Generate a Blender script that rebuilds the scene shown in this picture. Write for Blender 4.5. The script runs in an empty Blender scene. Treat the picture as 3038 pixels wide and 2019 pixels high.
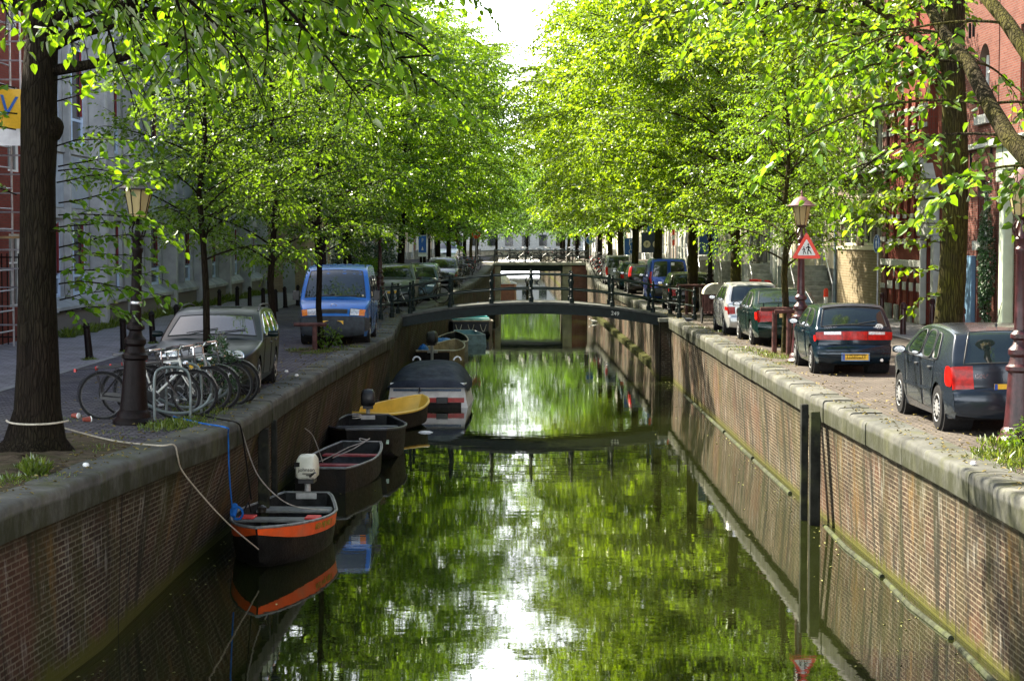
import bpy, math, random
import numpy as np
from mathutils import Vector, Matrix, Quaternion
from mathutils.geometry import delaunay_2d_cdt
random.seed(7)
R = math.radians
sc = bpy.context.scene
col = sc.collection
# ---------------------------------------------------------------- camera, sky, sun, exposure
F = 5500.0; HZ = 710.0; CH = 2.65
PITCH = math.atan((1009.5 - HZ) / F)
cam = bpy.data.cameras.new('camera'); camo = bpy.data.objects.new('camera', cam); col.objects.link(camo)
cam.sensor_width = 36; cam.lens = 36 * F / 3038; cam.clip_end = 3000
camo.location = (0, 0, CH); camo.rotation_euler = (R(90) - PITCH, 0, 0)
sc.camera = camo
w = bpy.data.worlds.new('World'); sc.world = w; w.use_nodes = True
nt = w.node_tree; bg = nt.nodes['Background']
sky = nt.nodes.new('ShaderNodeTexSky'); sky.sky_type = 'NISHITA'; sky.sun_disc = False
SUN_EL = R(44); SUN_DIR = Vector((-0.80, 0.60, 0)).normalized()
sky.sun_elevation = SUN_EL; sky.sun_rotation = math.atan2(SUN_DIR.x, SUN_DIR.y)
sky.air_density = 1.2; sky.dust_density = 2.5; sky.ozone_density = 1.0
# the low sky is a bright white morning haze, the zenith stays a clear sky
tcw = nt.nodes.new('ShaderNodeTexCoord'); spw = nt.nodes.new('ShaderNodeSeparateXYZ'); nt.links.new(tcw.outputs['Generated'], spw.inputs[0])
rw = nt.nodes.new('ShaderNodeMapRange'); rw.inputs['From Min'].default_value = 0.05; rw.inputs['From Max'].default_value = 0.62; rw.inputs['To Min'].default_value = 1.0; rw.inputs['To Max'].default_value = 0.0; nt.links.new(spw.outputs[2], rw.inputs[0])
mw_ = nt.nodes.new('ShaderNodeMix'); mw_.data_type = 'RGBA'; nt.links.new(rw.outputs[0], mw_.inputs[0]); nt.links.new(sky.outputs[0], mw_.inputs[6]); mw_.inputs[7].default_value = (17, 17.5, 18, 1)
nt.links.new(mw_.outputs[2], bg.inputs[0]); bg.inputs[1].default_value = 0.068
sl = bpy.data.lights.new('sun', 'SUN'); sl.energy = 5.0; sl.angle = R(0.5); sl.color = (1, 0.90, 0.72)
so = bpy.data.objects.new('sun', sl); col.objects.link(so)
sdir = Vector((SUN_DIR.x * math.cos(SUN_EL), SUN_DIR.y * math.cos(SUN_EL), math.sin(SUN_EL)))
so.rotation_euler = sdir.to_track_quat('Z', 'Y').to_euler()
sc.view_settings.view_transform = 'Standard'; sc.view_settings.look = 'None'
sc.view_settings.exposure = 2.3; sc.view_settings.gamma = 1
sc.cycles.max_bounces = 8; sc.cycles.transparent_max_bounces = 8
sc.cycles.diffuse_bounces = 3; sc.cycles.glossy_bounces = 3; sc.cycles.transmission_bounces = 4

WZ = -2.05                                   # water level; street level is z = 0
def _ray(xs, ys):
    v = 1009.5 - ys; c, s = math.cos(PITCH), math.sin(PITCH)
    return Vector((xs - 1519, c * F + s * v, -s * F + c * v))
def G(xs, ys, z=0.0):                        # photograph pixel -> point on the level z
    d = _ray(xs, ys); k = (z - CH) / d.z; return Vector((d.x * k, d.y * k, z))
def D(xs, ys, Y):                            # photograph pixel -> point at the depth Y
    d = _ray(xs, ys); k = Y / d.y; return Vector((d.x * k, Y, CH + d.z * k))

# ---------------------------------------------------------------- objects and tags
def tag(o, label=None, cat=None, group=None, kind=None):
    if label: o['label'] = label
    if cat: o['category'] = cat
    if group: o['group'] = group
    if kind: o['kind'] = kind
    return o
def thing(name, label, cat, loc=(0, 0, 0), rz=0, group=None):
    o = bpy.data.objects.new(name, None); col.objects.link(o); o.empty_display_size = 0.2
    o.location = loc; o.rotation_euler = (0, 0, rz)
    return tag(o, label, cat, group)
def copy_tree(o, parent=None):
    c = o.copy(); col.objects.link(c); c.parent = parent
    for ch in list(o.children): copy_tree(ch, c)
    return c
def dup(o, loc, rz, label=None, group=None, scale=None):
    c = copy_tree(o); c.location = loc
    c.rotation_euler = (0, 0, rz)
    if scale: c.scale = scale if hasattr(scale, '__len__') else (scale,) * 3
    if label: c['label'] = label
    if group: c['group'] = group
    return c
def link_mesh(name, me, parent=None, loc=None):
    o = bpy.data.objects.new(name, me); col.objects.link(o)
    if parent: o.parent = parent
    if loc is not None: o.location = loc
    return o

class MB:
    def __init__(s): s.v = []; s.f = []; s.m = []; s.uv = {}
    def add(s, vs, fs, mi=0, uvs=None):
        b = len(s.v); s.v += [tuple(p) for p in vs]
        for f in fs: s.f.append(tuple(i + b for i in f)); s.m.append(mi)
        if uvs:
            for i, u in enumerate(uvs): s.uv[b + i] = u
        return s
    def box(s, c, d, mi=0, rz=0, M=None, taper=None):
        x, y, z = d[0] / 2, d[1] / 2, d[2] / 2
        P = [(-x, -y, -z), (x, -y, -z), (x, y, -z), (-x, y, -z), (-x, -y, z), (x, -y, z), (x, y, z), (-x, y, z)]
        if taper: P = P[:4] + [(a * taper, b * taper, c_) for a, b, c_ in P[4:]]
        m = M if M is not None else Matrix.Rotation(rz, 3, 'Z')
        c = Vector(c); P = [m @ Vector(p) + c for p in P]
        return s.add(P, [(0, 3, 2, 1), (4, 5, 6, 7), (0, 1, 5, 4), (1, 2, 6, 5), (2, 3, 7, 6), (3, 0, 4, 7)], mi)
    def tube(s, pts, r, n=8, mi=0, cap=True, closed=False):
        pts = [Vector(p) for p in pts]; N = len(pts)
        rr = r if hasattr(r, '__len__') else [r] * N
        vs = []; up = None
        for i, p in enumerate(pts):
            if closed: t = pts[(i + 1) % N] - pts[i - 1]
            else: t = pts[min(i + 1, N - 1)] - pts[max(i - 1, 0)]
            if t.length < 1e-9: t = Vector((0, 0, 1))
            t.normalize()
            if up is None:
                up = Vector((0, 0, 1)) if abs(t.z) < 0.9 else Vector((1, 0, 0))
            a = up - t * up.dot(t)
            if a.length < 1e-6: a = t.orthogonal()
            a.normalize(); b = t.cross(a); up = a
            for k in range(n):
                g = 2 * math.pi * k / n; vs.append(p + (a * math.cos(g) + b * math.sin(g)) * rr[i])
        fs = []
        for i in range(N if closed else N - 1):
            j = (i + 1) % N
            for k in range(n):
                k2 = (k + 1) % n; fs.append((i * n + k, i * n + k2, j * n + k2, j * n + k))
        if cap and not closed:
            fs.append(tuple(range(n - 1, -1, -1))); fs.append(tuple((N - 1) * n + k for k in range(n)))
        return s.add(vs, fs, mi)
    def lathe(s, prof, loc=(0, 0, 0), n=16, mi=0, M=None, cap=True):
        loc = Vector(loc); vs = []; m = M if M is not None else Matrix.Identity(3)
        for r, z in prof:
            for k in range(n):
                g = 2 * math.pi * (k + 0.5) / n; vs.append(m @ Vector((r * math.cos(g), r * math.sin(g), z)) + loc)
        fs = [(i * n + k, i * n + (k + 1) % n, (i + 1) * n + (k + 1) % n, (i + 1) * n + k) for i in range(len(prof) - 1) for k in range(n)]
        if cap:
            fs.append(tuple(range(n - 1, -1, -1))); fs.append(tuple((len(prof) - 1) * n + k for k in range(n)))
        return s.add(vs, fs, mi)
    def prism(s, poly, fn0, fn1, mi=0):                    # polygon (2-D) between two mappings to 3-D
        n = len(poly)
        vs = [fn0(*p) for p in poly] + [fn1(*p) for p in poly]
        fs = [tuple(range(n)), tuple(range(2 * n - 1, n - 1, -1))] + [(i, (i + 1) % n + 0, (i + 1) % n + n, i + n) for i in range(n)]
        return s.add(vs, fs, mi)
    def grid(s, P, mi=0, uv=None, closed=False):            # P[i][j]
        a, b = len(P), len(P[0]); vs = [p for row in P for p in row]
        fs = [(i * b + j, i * b + (j + 1) % b, (i + 1) * b + (j + 1) % b, (i + 1) * b + j) for i in range(a - 1) for j in range(b if closed else b - 1)]
        return s.add(vs, fs, mi, [u for row in uv for u in row] if uv else None)
    def mesh(s, name, mats, smooth=35):
        me = bpy.data.meshes.new(name); me.from_pydata(s.v, [], s.f)
        if not isinstance(mats, (list, tuple)): mats = [mats]
        for m_ in mats: me.materials.append(m_)
        me.polygons.foreach_set('material_index', s.m)
        if s.uv:
            ul = me.uv_layers.new(name='UVMap'); li = np.zeros(len(me.loops), dtype=np.int32)
            me.loops.foreach_get('vertex_index', li)
            ul.data.foreach_set('uv', np.array([s.uv.get(int(i), (0, 0)) for i in li], dtype=np.float32).ravel())
        if smooth:
            me.polygons.foreach_set('use_smooth', [True] * len(me.polygons)); me.update()
            me.set_sharp_from_angle(angle=R(smooth))
        me.update(); return me
    def build(s, name, mats, parent=None, smooth=35, loc=None, bevel=0):
        o = link_mesh(name, s.mesh(name, mats, smooth), parent, loc)
        if bevel:
            b = o.modifiers.new('bevel', 'BEVEL'); b.width = bevel; b.segments = 2; b.limit_method = 'ANGLE'; b.angle_limit = R(40)
        return o

def text(body, size, m, parent, loc, rot, name='lettering', ext=0.002, align='CENTER', sx=1.0):
    c = bpy.data.curves.new(name, 'FONT'); c.body = body; c.size = size; c.extrude = ext
    c.align_x = align; c.align_y = 'CENTER'; c.materials.append(m); c.resolution_u = 2
    o = bpy.data.objects.new(name, c); col.objects.link(o); o.parent = parent; o.location = loc
    bpy.context.view_layer.update()
    me = bpy.data.meshes.new_from_object(o); me.name = name; q = bpy.data.objects.new(name, me); col.objects.link(q)
    bpy.data.objects.remove(o); q.name = name; q.parent = parent; q.location = loc; q.rotation_euler = rot; q.scale = (sx, 1, 1); return q

# ---------------------------------------------------------------- materials
def newmat(name):
    m = bpy.data.materials.new(name); m.use_nodes = True; t = m.node_tree
    return m, t, t.nodes['Principled BSDF'], lambda k, **kw: _nd(t, k, **kw)
def _nd(t, k, **kw):
    n = t.nodes.new('ShaderNode' + k)
    for a, b in kw.items():
        if a in n.inputs.keys(): n.inputs[a].default_value = b
        else: setattr(n, a, b)
    return n
def rgb(c): return (c[0], c[1], c[2], 1)
def mixc(t, fac, a, b, mode='MIX'):
    n = t.nodes.new('ShaderNodeMix'); n.data_type = 'RGBA'; n.blend_type = mode; n.clamp_factor = True
    for sock, v in ((n.inputs[0], fac), (n.inputs[6], a), (n.inputs[7], b)):
        if hasattr(v, 'is_output'): t.links.new(v, sock)
        else: sock.default_value = rgb(v) if hasattr(v, '__len__') else v
    return n.outputs[2]
def ramp(t, src, a, b, ca=(0, 0, 0), cb=(1, 1, 1)):
    n = t.nodes.new('ShaderNodeValToRGB'); n.color_ramp.elements[0].position = a; n.color_ramp.elements[1].position = b
    n.color_ramp.elements[0].color = rgb(ca); n.color_ramp.elements[1].color = rgb(cb)
    t.links.new(src, n.inputs[0]); return n.outputs[0]
def math_(t, op, a, b=0.5):
    n = t.nodes.new('ShaderNodeMath'); n.operation = op; n.use_clamp = False
    for s_, v in ((n.inputs[0], a), (n.inputs[1], b)):
        if hasattr(v, 'is_output'): t.links.new(v, s_)
        else: s_.default_value = v
    return n.outputs[0]
def noise(t, vec, scale, detail=4, rough=0.6, stretch=None):
    n = _nd(t, 'TexNoise', Scale=scale, Detail=detail, Roughness=rough)
    if stretch:
        mp = t.nodes.new('ShaderNodeMapping'); mp.inputs['Scale'].default_value = stretch; t.links.new(vec, mp.inputs[0]); vec = mp.outputs[0]
    t.links.new(vec, n.inputs['Vector']); return n.outputs[0]
def bump(t, p, h, strength, dist=0.02):
    b = _nd(t, 'Bump', Strength=strength, Distance=dist); t.links.new(h, b.inputs['Height']); t.links.new(b.outputs[0], p.inputs['Normal'])
MATS = {}
def M(name, c=(0.5, 0.5, 0.5), rough=0.6, metal=0.0, var=0.25, scale=6.0, bmp=0.15, spec=0.5, coat=0.0, c2=None, dist=0.01):
    if name in MATS: return MATS[name]
    m, t, p, nd = newmat(name); tc = nd('TexCoord').outputs['Object']
    n1 = noise(t, tc, scale, 6)
    dark = tuple(x * (1 - var) for x in c); lite = tuple(min(1, x * (1 + var)) for x in c)
    k = mixc(t, ramp(t, n1, 0.35, 0.65), dark, lite)
    if c2: k = mixc(t, ramp(t, noise(t, tc, scale * 0.37, 5), 0.5, 0.66), k, c2)
    t.links.new(k, p.inputs['Base Color'])
    p.inputs['Roughness'].default_value = rough; p.inputs['Metallic'].default_value = metal
    p.inputs['Specular IOR Level'].default_value = spec if rough < .55 else spec * .3; p.inputs['Coat Weight'].default_value = coat; p.inputs['Coat Roughness'].default_value = 0.06
    if rough > 0.1 and metal < 0.9:
        r = ramp(t, noise(t, tc, scale * 2.3, 4), 0.3, 0.7, (rough * 0.8,) * 3, (min(1, rough * 1.2),) * 3); t.links.new(r, p.inputs['Roughness'])
    if bmp: bump(t, p, noise(t, tc, scale * 5, 5), bmp, dist)
    MATS[name] = m; return m
def paint(name, c, rough=0.3, metal=0.0, coat=0.35, spec=0.3):                    # car paint with a dust film
    if name in MATS: return MATS[name]
    m, t, p, nd = newmat(name); tc = nd('TexCoord').outputs['Object']
    dust = ramp(t, noise(t, tc, 2.2, 6), 0.42, 0.75)
    nz = nd('NewGeometry').outputs['Normal']; sep = nd('SeparateXYZ'); t.links.new(nz, sep.inputs[0])
    up = ramp(t, sep.outputs[2], 0.6, 1.0)
    fac = math_(t, 'ADD', math_(t, 'MULTIPLY', dust, 0.02), math_(t, 'MULTIPLY', up, 0.06))
    k = mixc(t, fac, c, (0.18, 0.16, 0.13)); t.links.new(k, p.inputs['Base Color'])
    t.links.new(math_(t, 'ADD', math_(t, 'MULTIPLY', fac, 0.5), rough), p.inputs['Roughness']); p.inputs['Specular IOR Level'].default_value = spec
    p.inputs['Metallic'].default_value = metal; p.inputs['Coat Weight'].default_value = coat; p.inputs['Coat Roughness'].default_value = 0.06
    MATS[name] = m; return m
def emit(name, c, s):
    if name in MATS: return MATS[name]
    m, t, p, nd = newmat(name); p.inputs['Base Color'].default_value = rgb(c)
    p.inputs['Emission Color'].default_value = rgb(c); p.inputs['Emission Strength'].default_value = s
    MATS[name] = m; return m

def brickmat(name, c1, c2, mortar, bw=0.22, bh=0.065, ms=0.009, use_uv=True, extra=None, bmp=0.5, rough=0.9, var=0.5, off=0.5):
    m, t, p, nd = newmat(name); tc = nd('TexCoord'); vec = tc.outputs['UV' if use_uv else 'Object']
    b = nd('TexBrick', offset=off); b.inputs['Scale'].default_value = 1; b.inputs['Brick Width'].default_value = bw
    b.inputs['Row Height'].default_value = bh; b.inputs['Mortar Size'].default_value = ms; b.inputs['Bias'].default_value = -0.1
    b.inputs['Mortar Smooth'].default_value = 0.3
    b.inputs['Color1'].default_value = rgb(c1); b.inputs['Color2'].default_value = rgb(c2); b.inputs['Mortar'].default_value = rgb(mortar)
    wv = nd('TexNoise', Scale=6.0, Detail=3.0); t.links.new(vec, wv.inputs['Vector'])
    vm = nd('VectorMath', operation='MULTIPLY_ADD'); t.links.new(wv.outputs[1], vm.inputs[0]); vm.inputs[1].default_value = (0.012, 0.012, 0); t.links.new(vec, vm.inputs[2])
    t.links.new(vm.outputs[0], b.inputs['Vector'])
    k = b.outputs['Color']
    n1 = noise(t, vec, 1.3, 8, 0.7); k = mixc(t, math_(t, 'MULTIPLY', ramp(t, n1, 0.35, 0.65), var), k, tuple(x * 0.30 for x in c1))
    n2 = noise(t, vec, 14, 5); k = mixc(t, math_(t, 'MULTIPLY', n2, 0.35), k, (0.5, 0.5, 0.5), 'OVERLAY')
    if extra: k = extra(m, t, vec, k)
    t.links.new(k, p.inputs['Base Color']); p.inputs['Roughness'].default_value = rough; p.inputs['Specular IOR Level'].default_value = .12
    h = math_(t, 'ADD', math_(t, 'MULTIPLY', b.outputs['Fac'], -1.0), math_(t, 'MULTIPLY', n2, 0.6))
    bump(t, p, h, bmp, 0.012); MATS[name] = m; return m

def canal_extra(side):
    def fn(m, t, vec, k):
        sp = t.nodes.new('ShaderNodeSeparateXYZ'); t.links.new(vec, sp.inputs[0]); u, v = sp.outputs[0], sp.outputs[1]
        st = noise(t, vec, 1.0, 6, 0.65, (3.2, 0.28, 1)); st2 = noise(t, vec, 1.0, 5, 0.7, (7.0, 0.9, 1)); bl = noise(t, vec, 0.45, 6, 0.6)
        # dark run-off, green algae, white lime, ochre
        k = mixc(t, math_(t, 'MULTIPLY', ramp(t, noise(t, vec, 0.5, 4, 0.6), 0.50, 0.60), 0.45), k, (0.085, 0.036, 0.020))
        k = mixc(t, math_(t, 'MULTIPLY', ramp(t, st, 0.54 if side < 0 else 0.50, 0.64 if side < 0 else 0.60), 0.85), k, (0.012, 0.013, 0.008))
        alg = math_(t, 'MULTIPLY', ramp(t, noise(t, vec, 1.0, 6, 0.6, (0.9, 0.25, 1)), 0.48, 0.64), 0.65 if side < 0 else 0.4)
        k = mixc(t, alg, k, (0.036, 0.040, 0.007))
        hi = ramp(t, v, 0.30, 0.62)   # v is scaled 0..1 in metres above -2.4 over 4 (see below)
        k = mixc(t, math_(t, 'MULTIPLY', math_(t, 'MULTIPLY', ramp(t, st2, 0.56, 0.72), hi), 0.55), k, (0.36, 0.36, 0.32))
        k = mixc(t, math_(t, 'MULTIPLY', ramp(t, noise(t, vec, 0.7, 5, 0.7, (1.5, 0.5, 1)), 0.60, 0.70), 0.6), k, (0.14, 0.082, 0.020))
        return k
    return fn
def canal_wall_mat(name, c1, c2, mortar, side):
    """brick of the quay: UV = metres along, metres above the foot (foot at z = WZ - 0.35)."""
    def extra(m, t, vec, k):
        k = canal_extra(side)(m, t, vec, k)
        sp = t.nodes.new('ShaderNodeSeparateXYZ'); t.links.new(vec, sp.inputs[0]); v = sp.outputs[1]
        wob = math_(t, 'MULTIPLY', math_(t, 'SUBTRACT', noise(t, vec, 3.5, 8, 0.75, (1, 0.6, 1)), 0.5), 0.7)
        vv = math_(t, 'ADD', v, wob)
        # a mossy band just above the water and a black damp band under the coping
        k = mixc(t, math_(t, 'MULTIPLY', ramp(t, math_(t, 'DIVIDE', vv, 2.4), 0.16 if side > 0 else .19, 0.215 if side > 0 else .26, (1, 1, 1), (0, 0, 0)), 0.9), k, (0.060, 0.062, 0.008))
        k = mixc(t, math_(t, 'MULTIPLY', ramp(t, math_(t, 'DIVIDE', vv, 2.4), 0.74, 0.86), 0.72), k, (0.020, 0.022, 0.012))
        # vertical settling joints
        fr = math_(t, 'FRACT', math_(t, 'DIVIDE', sp.outputs[0], 9.3)); j = math_(t, 'LESS_THAN', fr, 0.004)
        k = mixc(t, j, k, (0.008, 0.008, 0.008))
        return k
    return brickmat(name, c1, c2, mortar, extra=extra, bmp=0.9, rough=0.9, ms=0.011, var=.7)

def foliage(name, dark, lite, trans, gloss=0.25, mixf=0.5):
    m, t, p, nd = newmat(name); out = t.nodes['Material Output']; t.nodes.remove(p)
    at = nd('Attribute', attribute_name='tone')
    kd = mixc(t, at.outputs['Fac'], dark, lite)
    kt = mixc(t, at.outputs['Fac'], tuple(x * 0.40 for x in trans), trans)
    d = nd('BsdfDiffuse'); tr = nd('BsdfTranslucent'); gl = nd('BsdfGlossy', Roughness=0.5)
    gl.inputs['Color'].default_value = (0.9, 0.95, 0.9, 1)
    t.links.new(kd, d.inputs[0]); t.links.new(kt, tr.inputs[0])
    a = nd('MixShader'); a.inputs[0].default_value = mixf; t.links.new(d.outputs[0], a.inputs[1]); t.links.new(tr.outputs[0], a.inputs[2])
    lw = nd('Fresnel', IOR=1.45); b = nd('MixShader')
    t.links.new(math_(t, 'MULTIPLY', lw.outputs[0], gloss * 2.0), b.inputs[0]); t.links.new(a.outputs[0], b.inputs[1]); t.links.new(gl.outputs[0], b.inputs[2])
    t.links.new(b.outputs[0], out.inputs[0]); MATS[name] = m; return m

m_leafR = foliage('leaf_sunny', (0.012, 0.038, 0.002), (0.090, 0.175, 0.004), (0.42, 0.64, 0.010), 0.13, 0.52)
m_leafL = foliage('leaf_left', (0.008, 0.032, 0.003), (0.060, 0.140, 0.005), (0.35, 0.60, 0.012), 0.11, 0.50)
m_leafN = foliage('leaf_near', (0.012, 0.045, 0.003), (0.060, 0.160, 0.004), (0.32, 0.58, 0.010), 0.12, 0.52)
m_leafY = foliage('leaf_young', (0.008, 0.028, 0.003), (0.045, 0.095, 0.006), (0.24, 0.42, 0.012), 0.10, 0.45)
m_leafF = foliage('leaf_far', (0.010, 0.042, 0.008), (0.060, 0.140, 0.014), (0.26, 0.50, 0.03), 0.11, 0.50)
m_grass = foliage('grass_blades', (0.06, 0.12, 0.012), (0.16, 0.22, 0.02), (0.26, 0.34, 0.03), 0.08, 0.4)
m_ivy = foliage('ivy_leaves', (0.010, 0.040, 0.010), (0.03, 0.085, 0.02), (0.04, 0.12, 0.02), 0.3, 0.3)
def barkmat(name, c, moss, mfac):
    m, t, p, nd = newmat(name); tc = nd('TexCoord').outputs['Object']
    n = noise(t, tc, 3.0, 8, 0.7, (3.2, 3.2, 0.55)); vo = nd('TexVoronoi', Scale=17.0, feature='DISTANCE_TO_EDGE')
    mp = nd('Mapping'); mp.inputs['Scale'].default_value = (1.6, 1.6, 0.22); t.links.new(tc, mp.inputs[0]); t.links.new(mp.outputs[0], vo.inputs['Vector'])
    k = mixc(t, ramp(t, n, 0.35, 0.68), tuple(x * 0.35 for x in c), c)
    k = mixc(t, math_(t, 'MULTIPLY', ramp(t, noise(t, tc, 1.2, 6), 0.4, 0.6), mfac), k, moss)
    cr = ramp(t, vo.outputs['Distance'], 0.0, 0.16); k = mixc(t, math_(t, 'MULTIPLY', ramp(t, vo.outputs['Distance'], 0.0, 0.16, (1, 1, 1), (0, 0, 0)), .6), k, tuple(x * 0.3 for x in c))
    t.links.new(k, p.inputs['Base Color']); p.inputs['Roughness'].default_value = 0.92; p.inputs['Specular IOR Level'].default_value = .08
    h = math_(t, 'ADD', math_(t, 'MULTIPLY', cr, 0.8), n); bump(t, p, h, 1.0, 0.03); MATS[name] = m; return m
m_barkL = barkmat('bark_dark', (0.022, 0.016, 0.011), (0.016, 0.017, 0.006), 0.3)
m_barkR = barkmat('bark_mossy', (0.055, 0.044, 0.024), (0.070, 0.066, 0.010), 0.85)

m_glass = M('car_glass', (0.012, 0.020, 0.018), 0.03, 0, 0.1, 1, 0, 0.9)
m_black = M('black_rubber', (0.014, 0.014, 0.015), 0.75, 0, 0.3, 20, 0.2)
m_blk = M('black_plastic', (0.020, 0.021, 0.022), 0.45, 0, 0.3, 9, 0.1)
m_chrome = M('chrome', (0.75, 0.76, 0.78), 0.18, 1.0, 0.1, 5, 0)
m_alu = M('aluminium', (0.55, 0.56, 0.58), 0.38, 0.9, 0.15, 8, 0.05)
m_red = M('red_lens', (0.42, 0.010, 0.007), 0.22, 0, 0.35, 14, 0, 0.25, 0.1)
m_orange = M('orange_lens', (0.75, 0.22, 0.02), 0.2, 0, 0.15, 12, 0, 0.7)
m_lens = M('clear_lens', (0.62, 0.64, 0.66), 0.12, 0.4, 0.35, 30, 0.3, 0.8)
m_plate = M('yellow_plate', (0.80, 0.48, 0.03), 0.4, 0, 0.08, 20, 0)
m_eu = M('blue_band', (0.02, 0.08, 0.40), 0.4, 0, 0.1, 10, 0)
m_ink = M('ink', (0.01, 0.01, 0.01), 0.6, 0, 0, 1, 0)
m_white = M('white_paint', (0.78, 0.79, 0.77), 0.45, 0, 0.12, 4, 0.05)
m_iron = M('bridge_iron', (0.004, 0.012, 0.012), 0.5, 0, 0.4, 5, 0.2, 0.25)
m_maroon = M('maroon_iron', (0.036, 0.009, 0.011), 0.34, 0, 0.5, 9, 0.5, 0.45, 0.1)
m_maroonD = M('dark_maroon_iron', (0.005, 0.0025, 0.0025), 0.5, 0, 0.5, 9, 0.6, 0.16, 0)
m_lampglass = None
def stone(name, c, var=0.35, sc_=3.0, c2=None, bmp=0.5, rough=0.85): return M(name, c, rough, 0, var, sc_, bmp, 0.4, 0, c2, 0.02)
m_stone = stone('grey_stone', (0.20, 0.20, 0.175), 0.35, 3, (0.11, 0.12, 0.07))
m_conc = stone('pale_concrete', (0.34, 0.36, 0.37), 0.2, 1.5, (0.23, 0.25, 0.26))
# ---------------------------------------------------------------- paths of the quays (measured in metres)
LT = [(-5.6, -6), (-5.25, 12), (-4.99, 18.06), (-4.75, 20), (-4.63, 21.2), (-4.22, 24.3), (-4.0, 25.8), (-3.91, 28.4), (-3.90, 31), (-3.82, 36), (-3.54, 46), (-3.28, 51), (-3.64, 60), (-3.8, 65.5), (-3.4, 70), (-3.02, 76), (-2.9, 93), (-2.4, 112), (-1.75, 121), (-1.2, 128.6)]
LB = [(-5.5, -6), (-5.1, 12), (-4.95, 18), (-4.78, 20), (-4.70, 21.2), (-4.69, 24.3), (-4.68, 25.8), (-4.6, 28.4), (-4.50, 31), (-4.3, 36), (-3.95, 46), (-3.75, 51), (-3.85, 60), (-3.95, 65.5), (-3.75, 70), (-3.5, 76), (-3.1, 93), (-2.6, 112), (-1.85, 121), (-1.25, 128.6)]
RT = [(5.25, -6), (5.20, 12), (5.18, 22.6), (5.05, 31.5), (5.12, 45), (5.25, 61), (5.25, 76), (5.22, 100), (5.1, 128.6)]
RB = [(5.36, -6), (5.33, 12), (5.30, 22.6), (5.27, 31.5), (5.32, 45), (5.36, 61), (5.36, 76), (5.30, 100), (5.15, 128.6)]
def xat(path, y):
    ys = [p[1] for p in path]; return float(np.interp(y, ys, [p[0] for p in path]))
def samp(path, step=1.0):
    y0, y1 = path[0][1], path[-1][1]; n = int((y1 - y0) / step); ys = np.linspace(y0, y1, n + 1)
    k = np.array([0.25, 0.5, 0.25]); x = np.array([xat(path, y) for y in ys]); x2 = x.copy(); x2[1:-1] = np.convolve(x, k, 'valid'); return list(zip(x2, ys))
def rampz(y): return 1.04 * min(1, max(0, (y - 112) / 17)) ** 1.3 if y < 150 else 1.04 * max(0, 1 - (y - 150) / 25)

def cope_extra(m, t, vec, k):
    sp = t.nodes.new('ShaderNodeSeparateXYZ'); t.links.new(vec, sp.inputs[0])
    n = noise(t, vec, 1.6, 6, 0.7); k = mixc(t, math_(t, 'MULTIPLY', ramp(t, n, 0.5, 0.66), 0.6), k, (0.075, 0.08, 0.025))
    f = math_(t, 'MULTIPLY', ramp(t, sp.outputs[1], 0.66, 0.70), 1.0); n2 = noise(t, vec, 3.0, 6, 0.7, (1.5, 0.6, 1))
    return mixc(t, math_(t, 'MULTIPLY', f, math_(t, 'ADD', math_(t, 'MULTIPLY', ramp(t, n2, 0.36, 0.58), 0.50), 0.42)), k, (0.024, 0.027, 0.012))
m_cope = brickmat('coping_stone', (0.10, 0.104, 0.096), (0.165, 0.165, 0.145), (0.04, 0.04, 0.035), 1.2, 40.0, 0.0, True, cope_extra, 0.9, 0.85, 0.8)
m_wallL = canal_wall_mat('quay_brick_left', (0.030, 0.019, 0.012), (0.070, 0.046, 0.030), (0.19, 0.175, 0.125), -1)
m_wallR = canal_wall_mat('quay_brick_right', (0.036, 0.023, 0.015), (0.088, 0.056, 0.036), (0.21, 0.18, 0.125), 1)
def street_extra(m, t, vec, k):
    n = noise(t, vec, 0.5, 6, 0.65); k = mixc(t, math_(t, 'MULTIPLY', ramp(t, n, 0.5, 0.62), 0.35), k, (0.11, 0.10, 0.085))
    return mixc(t, math_(t, 'MULTIPLY', ramp(t, noise(t, vec, 4.0, 6, 0.7), 0.62, 0.72), 0.5), k, (0.05, 0.06, 0.02))
m_paveL = brickmat('clinker_paving', (0.090, 0.085, 0.105), (0.215, 0.20, 0.22), (0.022, 0.020, 0.018), 0.21, 0.105, 0.017, True, street_extra, 1.0, 0.9, .6)
m_paveR = brickmat('paving_right', (0.11, 0.095, 0.085), (0.17, 0.145, 0.125), (0.045, 0.042, 0.036), 0.21, 0.105, 0.017, True, street_extra, 1.0, 0.9, .6)
m_walk = brickmat('pavement_tiles', (0.25, 0.24, 0.25), (0.32, 0.31, 0.32), (0.05, 0.048, 0.044), 0.30, 0.30, 0.010, True, street_extra, 0.7, 0.8)
m_kerb = brickmat('kerb_stone', (0.27, 0.27, 0.26), (0.33, 0.33, 0.31), (0.06, 0.06, 0.05), 0.9, 5, 0.01, True, None, 0.5, 0.8)
m_dirt = M('bare_earth', (0.085, 0.066, 0.045), 0.95, 0, 0.45, 7, 0.9, 0.2, 0, (0.05, 0.06, 0.018), 0.03)

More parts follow.
